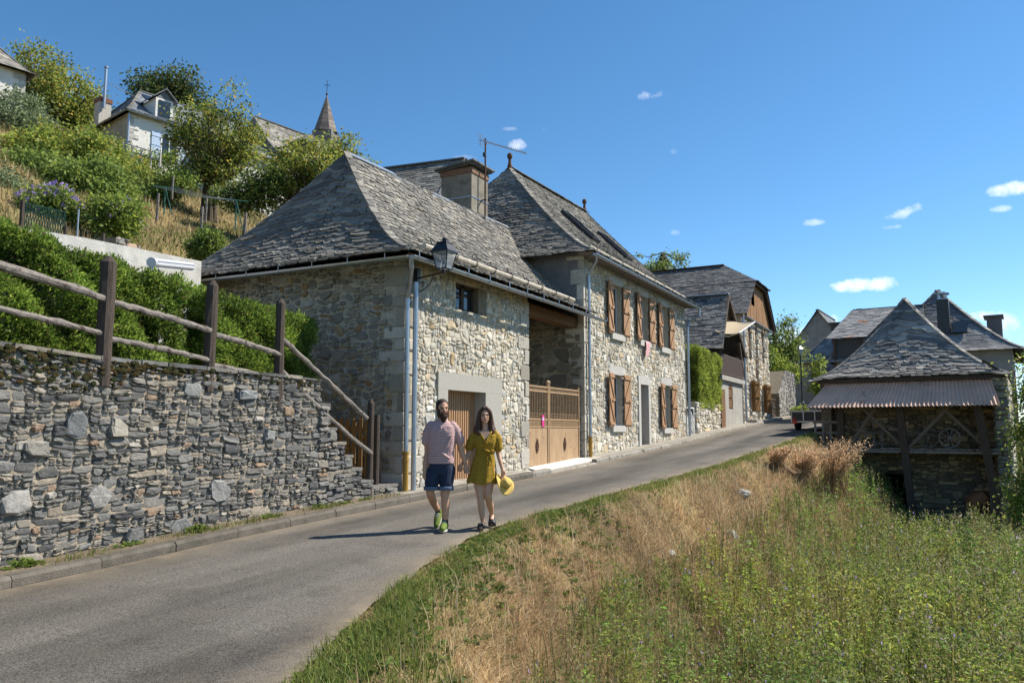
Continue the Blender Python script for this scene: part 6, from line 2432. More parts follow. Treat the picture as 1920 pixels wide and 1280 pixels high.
def make_bank_grass():
    r = np.random.default_rng(5)
    dry_c = [((.40, .29, .15), 4), ((.47, .345, .18), 3), ((.30, .20, .10), 3), ((.22, .14, .07), 2), ((.54, .43, .26), 1.2)]
    grn_c = [((.15, .20, .04), 4), ((.20, .235, .055), 3), ((.10, .14, .03), 3), ((.27, .25, .09), 1.6)]

    def greenness(x, y):
        d = x - xedge(y)
        g = np.exp(-((d - .22) / .45) ** 2) * np.interp(y, [3, 6, 14, 22, 34], [1.0, 1.1, 1.25, 1.35, 1.4])
        near = np.clip((6.8 - y) / 2, 0, 1) * np.exp(-((d - .8) / 1.1) ** 2) * .75
        return np.clip(g * .85 + near + .45 * wob(x, y, 2.4, 3) + .2 * wob(x, y, 7., 1) - .08, 0, 1)
    parts_g, parts_d = [], []
    for (ya, yb, dens, hs) in ((1.5, 8, 2300, 1.0), (8, 14, 1500, 1.0), (14, 24, 800, 1.1), (24, 36, 520, 1.2)):
        n = int((yb - ya) * 3.6 * dens)
        y = r.uniform(ya, yb, n)
        d = r.uniform(-.12, 3.4, n) if ya > 7 else r.uniform(-.1, 3.2, n)
        # the edge of the road is ragged
        d = np.where(d < .05, d * (r.uniform(size=n) < .6), d)
        x = xedge(y) + d + .05 * wob(y, y * 0, 3., 1)
        P = on_ground(x, y)
        g = greenness(x, y)
        isg = r.uniform(size=n) < g
        k = dens
        wid = .0085 * (1 + (ya > 7) * .25 + (ya > 13) * .6 + (ya > 23) * .7)
        Pg = P[isg]
        ng = len(Pg)
        hg = hs * r.uniform(.03, .13, ng) * (1 + .5 * wob(Pg[:, 0], Pg[:, 1], 3.1, 6)) * np.interp(Pg[:, 1], [2, 7, 12], [1.15, .95, .8])
        parts_g.append(blades(Pg, hg, wid, pal_cols(ng, grn_c, .3, r), 1.0, r))
        Pd = P[~isg]
        nd = len(Pd)
        tone = (1 + .3 * wob(Pd[:, 0], Pd[:, 1], 2.7, 2) + .28 * wob(Pd[:, 0], Pd[:, 1], 8.3, 4))[:, None]
        hd = hs * r.uniform(.06, .36, nd) * (1 + .8 * wob(Pd[:, 0], Pd[:, 1], 4.4, 6))
        dd = Pd[:, 0] - xedge(Pd[:, 1])
        hd *= np.interp(dd, [0, .5, 1.2, 3], [.35, .6, 1.0, 1.25])
        parts_d.append(blades(Pd, hd, wid * .8, pal_cols(nd, dry_c, .25, r) * tone, 1.5, r, up=.75, flat=np.clip(.35 + .9 * wob(Pd[:, 0], Pd[:, 1], 3.3, 15), 0, 1.3)[:, None]))
    # broad leaved rosettes in the near verge
    n = 420
    y = r.uniform(2.6, 13, n)
    P0 = on_ground(xedge(y) + np.abs(r.normal(0, .55, n)) + .12, y)
    i = np.repeat(np.arange(n), 14)
    a = r.uniform(0, 2 * np.pi, len(i))
    D = unit(np.stack([np.cos(a), np.sin(a), r.uniform(.15, 1.1, len(i))], 1))
    S = unit(np.cross(D, np.array([0, 0, 1.]) + r.normal(size=(len(i), 3)) * .3))
    L_ = r.uniform(.05, .13, len(i))
    V, F, C = leaf_mesh(P0[i] + r.normal(size=(len(i), 3)) * np.array([.04, .04, .005]), D, S, L_, L_ * .42, pal_cols(len(i), [((.08, .13, .025), 4), ((.13, .18, .04), 2), ((.05, .09, .02), 3)], .3, r), bend=np.array([0, 0, -.3]))
    parts_g.append((V, F, C))
    V, F, C = join(parts_g)
    tag(np_obj('verge_grass', V, F, C, M['grass']), 'short green grass along the road verge', 'grass', kind='stuff')
    # tall pale stalks standing above the matted grass
    n = 3800
    y = 2.5 + r.uniform(size=n) ** 1.3 * 30
    P = on_ground(xedge(y) + r.uniform(.55, 2.6, n), y)
    parts_d.append(blades(P, r.uniform(.2, .5, n), .006 + .008 * np.clip((y - 6) / 15, 0, 1), pal_cols(n, [((.58, .47, .29), 3), ((.42, .30, .16), 2)], .2, r), .8, r))
    V, F, C = join(parts_d)
    tag(np_obj('dry_grass', V, F, C, M['grass']), 'straw coloured dry grass matted over the roadside bank', 'grass', kind='stuff')


make_bank_grass()


def make_weeds():
    """the overgrown field: upright leafy stems, denser and greener towards the shed"""
    r = np.random.default_rng(9)
    parts = []
    n = 15000
    # sample more plants near the camera
    y = 3.5 + (r.uniform(size=n) ** 1.25) * 33
    d = 1.55 + r.uniform(size=n) ** .9 * (4 + .42 * y)
    x = xedge(y) + d
    sh = Matrix.Rotation(-SHED_RZ, 3, 'Z')
    xs = (x - SHED_O.x) * math.cos(-SHED_RZ) - (y - SHED_O.y) * math.sin(-SHED_RZ)
    ysl = (x - SHED_O.x) * math.sin(-SHED_RZ) + (y - SHED_O.y) * math.cos(-SHED_RZ)
    ok = ~((ysl > -.9) & (xs > -1) & (xs < 7.2)) & (y < 37)
    edge_n = wob(x, y, 1.6, 2) * .55 + wob(x, y, 4.2, 5) * .3
    ok &= d > np.interp(y, [3, 8, 14, 22, 30], [1.85, 1.6, 1.45, 1.5, 1.5]) + edge_n
    clump = wob(x, y, 2.3, 21) * .6 + wob(x, y, 5.0, 23) * .4
    ok &= r.uniform(size=n) < .22 + .78 * sstep(-.25, .25, clump)
    x, y, d, xs, ysl = x[ok], y[ok], d[ok], xs[ok], ysl[ok]
    n = len(x)
    P = on_ground(x, y)
    far = np.clip((y - 8) / 18, 0, 1)
    h = r.uniform(.45, 1.0, n) * (1 + .28 * wob(x, y, .8, 7)) * (1 + .55 * np.clip((y - 23) / 8, 0, 1))
    h *= 1 + .45 * clump[ok]
    h *= np.interp(d, [1.6, 3.0], [.6, 1.0]) * np.where((xs > 2.6) & (ysl > -9), .42, 1.0)
    lean = r.normal(size=(n, 2)) * .13
    patch = wob(x, y, .7, 9)
    yellow = np.clip(.5 + .8 * patch - np.clip((y - 19) / 8, 0, 1) * .9, 0, 1)[:, None]
    pal1 = np.array([.29, .31, .06])
    pal2 = np.array([.14, .22, .05])
    pc = (pal1 * yellow + pal2 * (1 - yellow)) * r.uniform(.65, 1.35, (n, 1))
    dead = r.uniform(size=n) < .10
    pc[dead] = np.array([.20, .135, .07]) * r.uniform(.7, 1.2, (dead.sum(), 1))
    kind = np.digitize(wob(x, y, 1.1, 12) + .35 * r.normal(size=n), [-.12, .3])       # 0 narrow leaved, 1 broad leaved, 2 feathery
    kl = np.array([.115, .085, .05])[kind] * np.where(r.uniform(size=n) < .08, 1.45, 1.0)
    kw = np.array([.18, .48, .3])[kind]
    kt = np.array([[1.05, 1.0, 1.0], [.75, .95, .8], [1.25, 1.1, 1.2]])[kind]
    pc = pc * kt
    nl = 28
    for k in range(nl):
        t = (k + r.uniform(0, 1, n)) / nl
        pos = P + np.stack([lean[:, 0] * h * t, lean[:, 1] * h * t, h * t], 1)
        a = r.uniform(0, 2 * np.pi, n)
        D = unit(np.stack([np.cos(a), np.sin(a), r.uniform(-.15, 1.0, n) + .4 * (kind == 0)], 1))
        S = unit(np.cross(D, r.normal(size=(n, 3)) * .5 + np.array([0, 0, 1.0])))
        L = kl * r.uniform(.5, 1.35, n) * (1.3 - .8 * t) * (1 + .5 * far)
        W = L * kw * r.uniform(.7, 1.3, n)
        C = pc * r.uniform(.7, 1.35, (n, 1)) * (1 + .25 * (t[:, None] - .5))
        parts.append(leaf_mesh(pos + r.normal(size=(n, 3)) * np.where(kind == 2, .07, .02)[:, None], D, S, L, W, C, bend=np.array([0, 0, -.25])))
    # seed heads and little flowers at the tops
    for k in range(7):
        pos = P + np.stack([lean[:, 0] * h, lean[:, 1] * h, h * r.uniform(.82, 1.12, n)], 1) + r.normal(size=(n, 3)) * .025
        D = unit(np.array([0, 0, 1.]) + r.normal(size=(n, 3)) * .5)
        S = unit(np.cross(D, r.normal(size=(n, 3))))
        C = pal_cols(n, [((.19, .19, .075), 4), ((.25, .22, .12), 2), ((.12, .15, .04), 4), ((.30, .27, .2), .6), ((.34, .24, .42), .22)], .25, r)
        L = r.uniform(.025, .06, n) * (1 + .7 * far)
        parts.append(leaf_mesh(pos, D, S, L, L * .4, C))
    V, F, C = join(parts)
    tag(np_obj('weeds', V, F, C, M['leaf']), 'tall green weeds filling the field below the road', 'weeds', kind='stuff')
    # stems
    seg = blades(P, h * 1.02, .012 + .012 * far, pc * .8 + np.array([.03, .02, .008]), .15, r)
    m = 26000
    yy = 3.0 + (r.uniform(size=m) ** 1.3) * 30
    dd = 1.5 + r.uniform(size=m) * (3 + .4 * yy)
    xx = xedge(yy) + dd
    Pg = on_ground(xx, yy)
    gr = blades(Pg, r.uniform(.25, .85, m), .009 + .012 * np.clip((yy - 6) / 18, 0, 1), pal_cols(m, [((.10, .13, .028), 4), ((.26, .22, .10), 2.2), ((.065, .09, .02), 3), ((.36, .29, .16), 1.2)], .3, r), .55, r)
    V, F, C = join([seg, gr])
    tag(np_obj('weed_stems', V, F, C, M['grass']), 'grass stalks and stems standing among the field weeds', 'weeds', kind='stuff')


make_weeds()


def make_slope_grass():
    """dry and green grass on the hillside garden"""
    r = np.random.default_rng(21)
    n = 60000
    x = -13.2 - r.uniform(size=n) ** 1.2 * 40
    y = r.uniform(6, 46, n)
    vis = (y < 12 + (-x - 13) * 1.1 + 6)
    x, y = x[vis], y[vis]
    P = on_ground(x, y)
    n = len(P)
    far = np.clip((-x - 13) / 35, 0, 1)
    g = np.clip(.35 + .7 * wob(x, y, .5, 3), 0, 1)
    isg = r.uniform(size=n) < g
    C = np.where(isg[:, None], pal_cols(n, [((.10, .12, .03), 3), ((.14, .15, .05), 2)], .3, r), pal_cols(n, [((.30, .24, .12), 3), ((.36, .29, .16), 2), ((.22, .16, .075), 2)], .25, r))
    V, F, CC = blades(P, r.uniform(.12, .45, n) * (1 + .5 * wob(x, y, 1.3, 8)), .03 + .045 * far, C, 1.0, r)
    tag(np_obj('slope_grass', V, F, CC, M['grass']), 'dry hillside grass behind the houses', 'grass', kind='stuff')
    # tufts in the kerb joint
    n = 2600
    y = r.uniform(3.5, 12.2, n)
    y = y[wob(y, y * 0, 2.2, 4) + r.normal(size=n) * .3 > .05]
    n = len(y)
    x = r.normal(-8.72, .09, n)
    P = np.stack([x, y, zroad(y) + .11], 1)
    V, F, CC = blades(P, r.uniform(.03, .13, n), .009, pal_cols(n, [((.10, .15, .025), 3), ((.17, .15, .05), 2), ((.26, .2, .1), 1)], .3, r), 1.0, r)
    tag(np_obj('kerb_grass', V, F, CC, M['grass']), 'grass tufts growing between the wall foot and kerb', 'grass', kind='stuff')


make_slope_grass()


def make_kerb_weeds():
    r = np.random.default_rng(31)
    spots = [(5.33, .17, 'broad leaved weed tuft at the wall foot, nearest the left edge'), (7.62, .17, 'fullest green weed tuft at the middle of the wall foot'), (6.6, .1, 'small weed tuft at the wall foot under the pale stones'),
             (8.95, .11, 'weed tuft at the wall foot below the second fence post'), (10.05, .11, 'weed tuft at the wall foot below the third fence post'), (10.55, .1, 'low weed tuft at the foot of the stepped wall end'), (11.15, .09, 'small weed tuft under the lowest wall steps')]
    for i, (y, s, lab) in enumerate(spots):
        n = 60
        a = r.uniform(0, 2 * np.pi, n)
        D = unit(np.stack([np.cos(a), np.sin(a), r.uniform(.2, 1.6, n)], 1))
        S = unit(np.cross(D, np.array([0, 0, 1.]) + r.normal(size=(n, 3)) * .2))
        c = np.array([-8.78, y, float(zroad(y)) + .12])
        L = s * r.uniform(.5, 1.15, n)
        V, F, C = leaf_mesh(c + r.normal(size=(n, 3)) * np.array([.03, .09, .004]), D, S, L, L * .35, pal_cols(n, [((.10, .16, .03), 3), ((.15, .2, .045), 2), ((.06, .1, .02), 2)], .25, r), bend=np.array([0, 0, -.25]))
        tag(np_obj('weed_tuft', V, F, C, M['leaf']), lab, 'weed', group='weeds along the wall foot')
    # stones showing through the dry bank
    rs = [((1393, 928), 17.5, .15, 'pale pointed stone lying in the dry bank near its top'), ((1370, 1005), 13.0, .13, 'upright pale stone half hidden in the dry grass lower on the bank'), ((1400, 1018), 13.2, .08, 'small pale stone beside the upright one on the lower bank'), ((1260, 1040), 11.0, .08, 'pale stone among weeds at the foot of the dry bank')]
    for (px, t, s, lab) in rs:
        q = cam_pt(px[0], px[1], t)
        # drop the point onto the bank along the line of sight
        k = np.linspace(.4, 2.0, 400)
        pts = np.array(q)[None, :] * k[:, None]
        gz = ground_z(pts[:, 0], pts[:, 1])
        i = int(np.argmax(pts[:, 2] < gz + .05))
        p = pts[i]
        bm = bmesh.new()
        bmesh.ops.create_icosphere(bm, subdivisions=3, radius=1)
        for v in bm.verts:
            f = 1 + .4 * noise.noise(v.co * 1.3 + Vector(p)) + .18 * noise.noise(v.co * 3.7 + Vector(p))
            v.co = Vector((v.co.x * s * 1.2 * f, v.co.y * s * .9 * f, v.co.z * s * .75 * f))
        bmesh.ops.rotate(bm, verts=bm.verts, matrix=Matrix.Rotation(rng.uniform(0, 3), 3, 'Z') @ Matrix.Rotation(.5, 3, 'X'))
        me = bpy.data.meshes.new('bank_stone')
        bm.to_mesh(me)
        bm.free()
        o = link_mesh('bank_stone', me, M['granite'])
        o.location = (p[0], p[1], p[2] + s * .2)
        tag(o, lab, 'stone', group='stones in the bank')


make_kerb_weeds()
# ------------------------------------------------------------------ up the hill: houses, spire, garden walls and posts
def make_hill():
    # pale house with grey slate roof
    o = cam_pt(240, 292, 50)
    root, roof, (R0, R1) = simple_house('hillside_house', 'pale rendered hillside house with grey slate roof, dormer and light blue shutters', (0, 0, 0), 0, 11.5, 10, 3.0, 3.7, 'x', (3.2, 1.0), 'plaster_white', PAL_FARB, .26, (.26, .45), over=.4, base=3.5, windows=(('front', 2.1, .35, 1.15, 1.75, 'blue_shutter'), ('front', 6.4, .35, 1.15, 1.75, 'blue_shutter')))
    m = MB()
    m.bx(-.015, -.002, .05, 9.9, -.5, 2.9)
    m.build('side_render', mat('warm_grey_render', (.36, .33, .28), .92, var=.25, scale=2, bump=.3, bscale=12, spot=((.10, .085, .065), 2.4, .68, .04)), root)
    m = MB()
    quoin(m, 0, 0, -1, 2.9, 1, 1, h=(.28, .4), pal=[((.55, .53, .49), 1), ((.46, .44, .41), 1)])
    m.build('quoin_stones', M['stone'], root)
    m = MB()
    m.bx(1.7, 2.9, .15, 2.0, 3.1, 4.6)
    d = m.build('dormer', M['plaster_white'], roof)
    m = MB()
    for s in (-1, 1):
        m.prism([(2.3, -.1, 5.25), (2.3 + s * .85, -.1, 4.5), (2.3 + s * .85, 2.6, 4.5), (2.3, 2.6, 5.25)], (0, 0, .07))
    m.prism([(1.75, .14, 4.6), (2.85, .14, 4.6), (2.3, .14, 5.2)], (0, .08, 0))
    m.build('dormer_roof', mat('dormer_slate_blue', (.14, .15, .165), .7, var=.3, bump=.4), d)
    m = MB()
    m.bx(1.9, 2.7, .1, .14, 3.3, 4.45)
    m.build('pane', M['glass'], d)
    m = MB()
    m.box((2.0, 1.95, 5.1), (.7, .8, .08), Matrix.Rotation(R(40), 3, 'X'))
    m.build('skylight', M['glass'], roof)
    m = MB()
    m.bx(-.15, .65, 4.5, 5.3, 2.6, 4.9)
    ch = m.build('chimney', mat('pale_stack', (.45, .42, .37), .9, var=.25), root)
    m = MB()
    m.bx(-.2, .7, 4.45, 5.35, 4.901, 5.2)
    m.lathe([(.34, 5.2), (.34, 5.28), (.2, 5.42), (.02, 5.46)], 12, (.25, 4.9, 0))
    m.build('brick_cap', mat('brick_cap', (.20, .09, .055), .9, var=.3, bump=.4), ch)
    m = MB()
    m.tube([(.1, 4.35, 4.4), (.1, 4.35, 7.3)], .1, 10)
    m.tube([(.1, 4.35, 7.3), (.1, 4.35, 7.4)], .16, 10)
    m.build('flue', M['zinc'], ch)
    m = MB()
    a, b = Vector((.1, 4.35, 6.3)), Vector((2.2, 4.35, 5.9))
    m.tube([a, b], .02, 5)
    for k in range(9):
        p = a.lerp(b, .15 + .8 * k / 8)
        m.tube([p + Vector((0, -.3, 0)), p + Vector((0, .3, .1))], .012, 4)
    m.build('aerial', M['zinc'], ch)
    gutter_run(root, (-.45, -.42, 2.9), (10.9, -.42, 2.88), .08)
    gutter_run(root, (-.45, 10.3, 2.9), (-.45, -.42, 2.9), .08)
    downpipe(root, [(-.12, -.12, 2.85), (-.12, -.12, -.8)], r=.07)
    place(root, Vector((o.x, o.y, o.z)), R(78))
    # house at the top left corner
    o = cam_pt(44, 185, 46)
    root, roof, _ = simple_house('hillside_house', 'corner house cut by the top left edge with pale wall and slate roof', (0, 0, 0), 0, 8, 7, 1.6, 3.6, 'x', (2.2, 2.4), 'plaster_white', PAL_SLATE, .26, (.25, .45), over=.4, base=4)
    m = MB()
    quoin(m, 8, 0, -2.5, 1.5, -1, 1, h=(.3, .5), pal=[((.52, .5, .46), 1), ((.44, .42, .39), 1)])
    m.build('quoin_stones', M['stone'], root)
    place(root, Vector((o.x, o.y, o.z)) - Matrix.Rotation(R(78), 3, 'Z') @ Vector((8, 0, 0)), R(78))
    # second house right of the tree, with a slate gable roof and dormer
    o = cam_pt(521, 300, 58)
    root, roof, _ = simple_house('hillside_house', 'hillside house with steep slate roof and small dormer left of the church spire', (0, 0, 0), 0, 9.5, 6.5, .6, 3.6, 'x', (.5, .4), 'plaster_grey', PAL_SLATE, .28, (.28, .5), over=.4, base=5)
    m = MB()
    m.bx(2.6, 3.7, .5, 2.0, 1.2, 2.5)
    d = m.build('dormer', M['oldwood'], roof)
    m = MB()
    m.prism([(2.3, .1, 2.4), (4.0, .1, 2.4), (3.15, .1, 3.05)], (0, 2.6, 0))
    m.build('dormer_roof', mat('dormer_slate_dark', (.13, .13, .135), .7, var=.3, bump=.4), d)
    place(root, Vector((o.x, o.y, o.z)), R(81))
    # white building parts behind the multi stemmed tree
    o = cam_pt(400, 340, 52)
    root, roof, _ = simple_house('hillside_house', 'whitewashed annex half hidden behind the open multi stemmed tree', (0, 0, 0), 0, 5.5, 5, 2.6, 1.6, 'x', (1.2, 1.2), 'plaster_white', PAL_FARB, .3, (.3, .5), over=.3, base=3)
    m = MB()
    m.bx(3.6, 4.3, 2.5, 3.2, 2.6, 5.4)
    c = m.build('chimney', M['mortar_dark'], root)
    m = MB()
    m.box((3.95, 2.85, 5.45), (.95, .95, .12))
    m.build('cap', M['black_iron'], c)
    place(root, Vector((o.x, o.y, o.z)), R(78))
    # church spire
    p = cam_pt(611, 250, 92)
    root = thing('church_spire', 'brown slate church spire with an iron cross behind the trees', 'church', (p.x, p.y, p.z - 14))
    m = MB()
    zb = p.z
    n = 8
    r0, hgt = 1.45, 4.9
    vs, cs = [], []
    for k in range(n):
        a0, a1 = 2 * math.pi * k / n + .2, 2 * math.pi * (k + 1) / n + .2
        rows = 22
        for j in range(rows):
            t0, t1 = j / rows, (j + 1) / rows
            q = [Vector((p.x + math.cos(a) * r0 * (1 - t) ** 1.06 * 1.02, p.y + math.sin(a) * r0 * (1 - t) ** 1.06 * 1.02, zb + hgt * t)) for a, t in ((a0, t0), (a1, t0), (a1, t1), (a0, t1))]
            c = pick([((.16, .13, .115), 3), ((.21, .17, .15), 2), ((.25, .21, .19), 1)])
            m.add(q, [(0, 1, 2, 3)], c)
    m.build('spire', M['slate'], root)
    m = MB()
    m.box((p.x, p.y, zb - 7.0), (2.4, 2.4, 14), Matrix.Rotation(.3, 3, 'Z'))
    m.build('tower', M['plaster_grey'], root)
    m = MB()
    m.tube([(p.x, p.y, zb + hgt - .2), (p.x, p.y, zb + hgt + 1.7)], .035, 6)
    m.ell((p.x, p.y, zb + hgt), (.14, .14, .18))
    m.bar((p.x - .32, p.y - .2, zb + hgt + 1.1), (p.x + .32, p.y + .2, zb + hgt + 1.1), .05, .05)
    m.build('cross', M['black_iron'], root)

    # pale sloping concrete wall above the hedges
    a, b, c = cam_pt(30, 425, 13.2), cam_pt(160, 446, 14.3), cam_pt(378, 490, 16.8)
    root = thing('garden_wall', 'pale concrete garden wall sloping down behind the conifer hedges', 'wall', (b.x, b.y, b.z - 1))
    m = MB()
    for p, q in ((a, b), (b, c)):
        d = Vector((-(q - p).y, (q - p).x, 0)).normalized() * .25
        lo = Vector((0, 0, -3.0))
        m.add([p, q, q + lo, p + lo, p + d, q + d, q + d + lo, p + d + lo], [(0, 3, 2, 1), (4, 5, 6, 7), (0, 1, 5, 4), (1, 2, 6, 5), (0, 4, 7, 3)])
    m.build('wall', mat('pale_rough_render', (.46, .45, .42), .95, var=.25, scale=5, bump=.6, bscale=30), root)
    # upper rubble wall that holds the garden
    a, b = cam_pt(215, 495, 20.0), cam_pt(372, 502, 25)
    root = thing('garden_wall', 'rough rubble terrace wall under the dry hillside garden', 'wall', (a.x, a.y, a.z))
    u = (b - a)
    u.z = 0
    W = u.length + 1.5
    u.normalize()
    m = MB()
    stones(m, a + Vector((0, 0, 0)), u, (0, 0, 1), [(0, W * .72, -.5, .75)], .3, .2, depth=(.02, .12), gap=.02, pal=[((.30, .29, .26), 3), ((.38, .35, .30), 2), ((.22, .21, .20), 2), ((.40, .30, .22), .8)], warp=.15, cut=(.1, .4), tilt=.5)
    m.build('stones', M['stone'], root)
    m = MB()
    nn = Vector((u.y, -u.x, 0))
    pp = [a, a + u * W * .72, a + u * W * .72 - nn * .5, a - nn * .5]
    m.prism([q + Vector((0, 0, -1)) for q in pp], (0, 0, 1.7))
    m.build('core', M['mortar_dark'], root)
    # wall and railing in front of the pale house
    a, b = cam_pt(160, 262, 47), cam_pt(300, 304, 47)
    root = thing('terrace_railing', 'thin metal railing on the terrace edge before the pale hillside house', 'railing', (a.x, a.y, a.z))
    m = MB()
    for k in range(9):
        p = a.lerp(b, k / 8)
        m.bar(p + Vector((0, 0, -1.0)), p + Vector((0, 0, .55)), .1, .1)
    m.build('post', M['concrete'], root)
    m = MB()
    for dz in (.5, .1):
        m.tube([a + Vector((0, 0, dz)), b + Vector((0, 0, dz))], .03, 6)
    m.build('rail', M['zinc'], root)
    # washing line frames
    root = thing('washing_line', 'green washing line frame with wires across the dry hillside garden', 'washing line', tuple(cam_pt(308, 392, 33)))
    a, b = cam_pt(310, 351, 33), cam_pt(443, 376, 33)
    for p, dz in ((a, 1.2), (b, 1.3)):
        m = MB()
        m.tube([p, p - Vector((0, 0, dz))], .03, 6)
        m.tube([p, p + Vector((.35, .1, -dz))], .022, 6)
        m.tube([p - Vector((.35, .35, 0)), p + Vector((.35, .35, 0))], .025, 6)
        m.build('frame', mat('green_paint', (.03, .11, .085), .5, var=.1), root)
    m = MB()
    for s in (-.33, -.11, .11, .33):
        m.tube([a + Vector((s, s, .0)), (a + b) / 2 + Vector((s, s, -.1)), b + Vector((s, s, 0))], .009, 4)
    m.build('wire', M['zinc'], root)
    # garden posts
    spots = [(295, 395, 30, 34, 'grey garden post left of the washing line'), (377, 430, 29, 45, 'grey garden post in the dry grass below the washing line'), (460, 418, 30, 20, 'short grey garden post at the edge of the garage roof'), (323, 358, 36, 30, 'dark garden post under the multi stemmed tree'), (386, 400, 33, 30, 'stub post behind the washing line wires')]
    for (px, py, t, hpx, lab) in spots:
        p = cam_pt(px, py, t)
        h = hpx * t / 1502
        m = MB()
        m.tube([p + Vector((0, 0, -.4)), p + Vector((.02, 0, h))], .05, 7, jit=.06)
        o = tag(m.build('garden_post', M['greywood']), lab, 'post', 'posts in the hillside garden')
    spots = [(40, 415, 13.4, 42, 'weathered post at the far left above the hedge'), (122, 446, 14.2, 22, 'short rusty post on the pale concrete wall'), (192, 470, 14.9, 34, 'thin dark post with a climbing sprig on the concrete wall')]
    for (px, py, t, hpx, lab) in spots:
        p = cam_pt(px, py, t)
        h = hpx * t / 1502
        m = MB()
        m.tube([p + Vector((0, 0, -.3)), p + Vector((0, 0, h))], .035, 7, jit=.06)
        tag(m.build('garden_post', M['oldwood']), lab, 'post', 'posts on the garden wall')
    p = cam_pt(144, 452, 14.4)
    m = MB()
    m.tube([p + Vector((0, 0, -.3)), p + Vector((0, 0, .6))], .015, 7)
    tag(m.build('metal_post', M['zinc']), 'thin galvanised post on the pale concrete wall', 'post')
    # green mesh fence on the concrete wall
    a, b = cam_pt(45, 425, 13.6), cam_pt(120, 440, 14.2)
    m = MB()
    d = b - a
    up = Vector((0, 0, 1))
    for k in range(16):
        t = k / 15
        m.tube([a + d * t, a + d * min(1, t + .12) + up * .42], .008, 4)
        m.tube([a + d * t, a + d * max(0, t - .12) + up * .42], .008, 4)
    m.tube([a + up * .42, b + up * .42], .008, 4)
    m.tube([a, b], .008, 4)
    tag(m.build('mesh_fence', mat('green_wire', (.02, .06, .045), .5, var=.1)), 'green wire mesh fence before the lilac flowering bush', 'fence')
    # white cassette with round end on a post
    p = cam_pt(285, 492, 14.6)
    root = thing('awning_box', 'white awning box with round end cap on a post above the hedge', 'awning', (p.x, p.y, .8))
    q = cam_pt(358, 500, 16.2)
    ax = (q - p).normalized()
    rot = ax.to_track_quat('Z', 'Y').to_matrix()
    m = MB()
    m.lathe([(.095, 0), (.10, .015), (.10, .035), (.095, .05)], 24, p - ax * .03, rot)
    m.build('end_cap', M['pvc'], root)
    m = MB()
    m.lathe([(.085, .05), (.085, (q - p).length)], 16, p, rot)
    s = ax.cross(Vector((0, 0, 1))).normalized()
    for k in range(3):
        o = Vector((0, 0, .04 - k * .07)) + s * .1
        m.bar(p + ax * .06 + o, q + o, .012, .012)
    m.build('cassette', M['pvc'], root)
    m = MB()
    m.tube([(p.x, p.y, .7), (p.x, p.y, p.z - .1)], .03, 8)
    m.build('post', M['pvc'], root)


M['blue_shutter'] = mat('pale_blue_shutter', (.38, .47, .62), .6, var=.08, bump=.05)
make_hill()
# ------------------------------------------------------------------ the couple walking down the road
def remeshed(mb, name, m, parent, voxel=.007, smooth=4, label=None):
    """one continuous skin over overlapping closed shapes"""
    me = bpy.data.meshes.new('tmp')
    me.from_pydata(mb.v, [], mb.f)
    bm = bmesh.new()
    bm.from_mesh(me)
    bmesh.ops.recalc_face_normals(bm, faces=bm.faces)
    bm.to_mesh(me)
    bm.free()
    o = bpy.data.objects.new('tmp', me)
    COL.objects.link(o)
    md = o.modifiers.new('r', 'REMESH')
    md.mode = 'VOXEL'
    md.voxel_size = voxel
    md.use_smooth_shade = True
    if smooth:
        sm = o.modifiers.new('s', 'SMOOTH')
        sm.factor = .5
        sm.iterations = smooth
    dg = bpy.context.evaluated_depsgraph_get()
    out = bpy.data.meshes.new_from_object(o.evaluated_get(dg))
    bpy.data.objects.remove(o)
    bpy.data.meshes.remove(me)
    out.name = name
    out.materials.clear()
    return link_mesh(name, out, m, parent, smooth=True, label=label)


def limb(mb, pts, rad, n=14, sub=4, squash=None):
    """smoothly tapered limb through the joints"""
    P = [Vector(p) for p in pts]
    Q, Rr = [], []
    for i in range(len(P) - 1):
        p0, p1, p2, p3 = P[max(i - 1, 0)], P[i], P[i + 1], P[min(i + 2, len(P) - 1)]
        for k in range(sub):
            t = k / sub
            a = p1 * (1 - t) + p2 * t
            c = .5 * ((2 * p1) + (p2 - p0) * t + (2 * p0 - 5 * p1 + 4 * p2 - p3) * t * t + (3 * p1 - p0 - 3 * p2 + p3) * t ** 3)
            Q.append(a * .45 + c * .55)
            Rr.append(rad[i] * (1 - t) + rad[i + 1] * t)
    Q.append(P[-1])
    Rr.append(rad[-1])
    mb.tube(Q, Rr, n, squash=squash)
    mb.ell(P[0], (rad[0],) * 3, 12, 8)
    mb.ell(P[-1], (rad[-1],) * 3, 12, 8)


def loft(mb, rings, n=24):
    """rings: (cx, cy, z, rx, ry)"""
    vs, fs = [], []
    for (cx, cy, z, rx, ry) in rings:
        for k in range(n):
            a = 2 * math.pi * k / n
            ca, sa = math.cos(a), math.sin(a)
            e = .82
            vs.append((cx + rx * math.copysign(abs(ca) ** e, ca), cy + ry * math.copysign(abs(sa) ** e, sa), z))
    for i in range(len(rings) - 1):
        for k in range(n):
            fs.append((i * n + k, i * n + (k + 1) % n, (i + 1) * n + (k + 1) % n, (i + 1) * n + k))
    fs.append(tuple(range(n - 1, -1, -1)))
    fs.append(tuple((len(rings) - 1) * n + k for k in range(n)))
    mb.add(vs, fs)


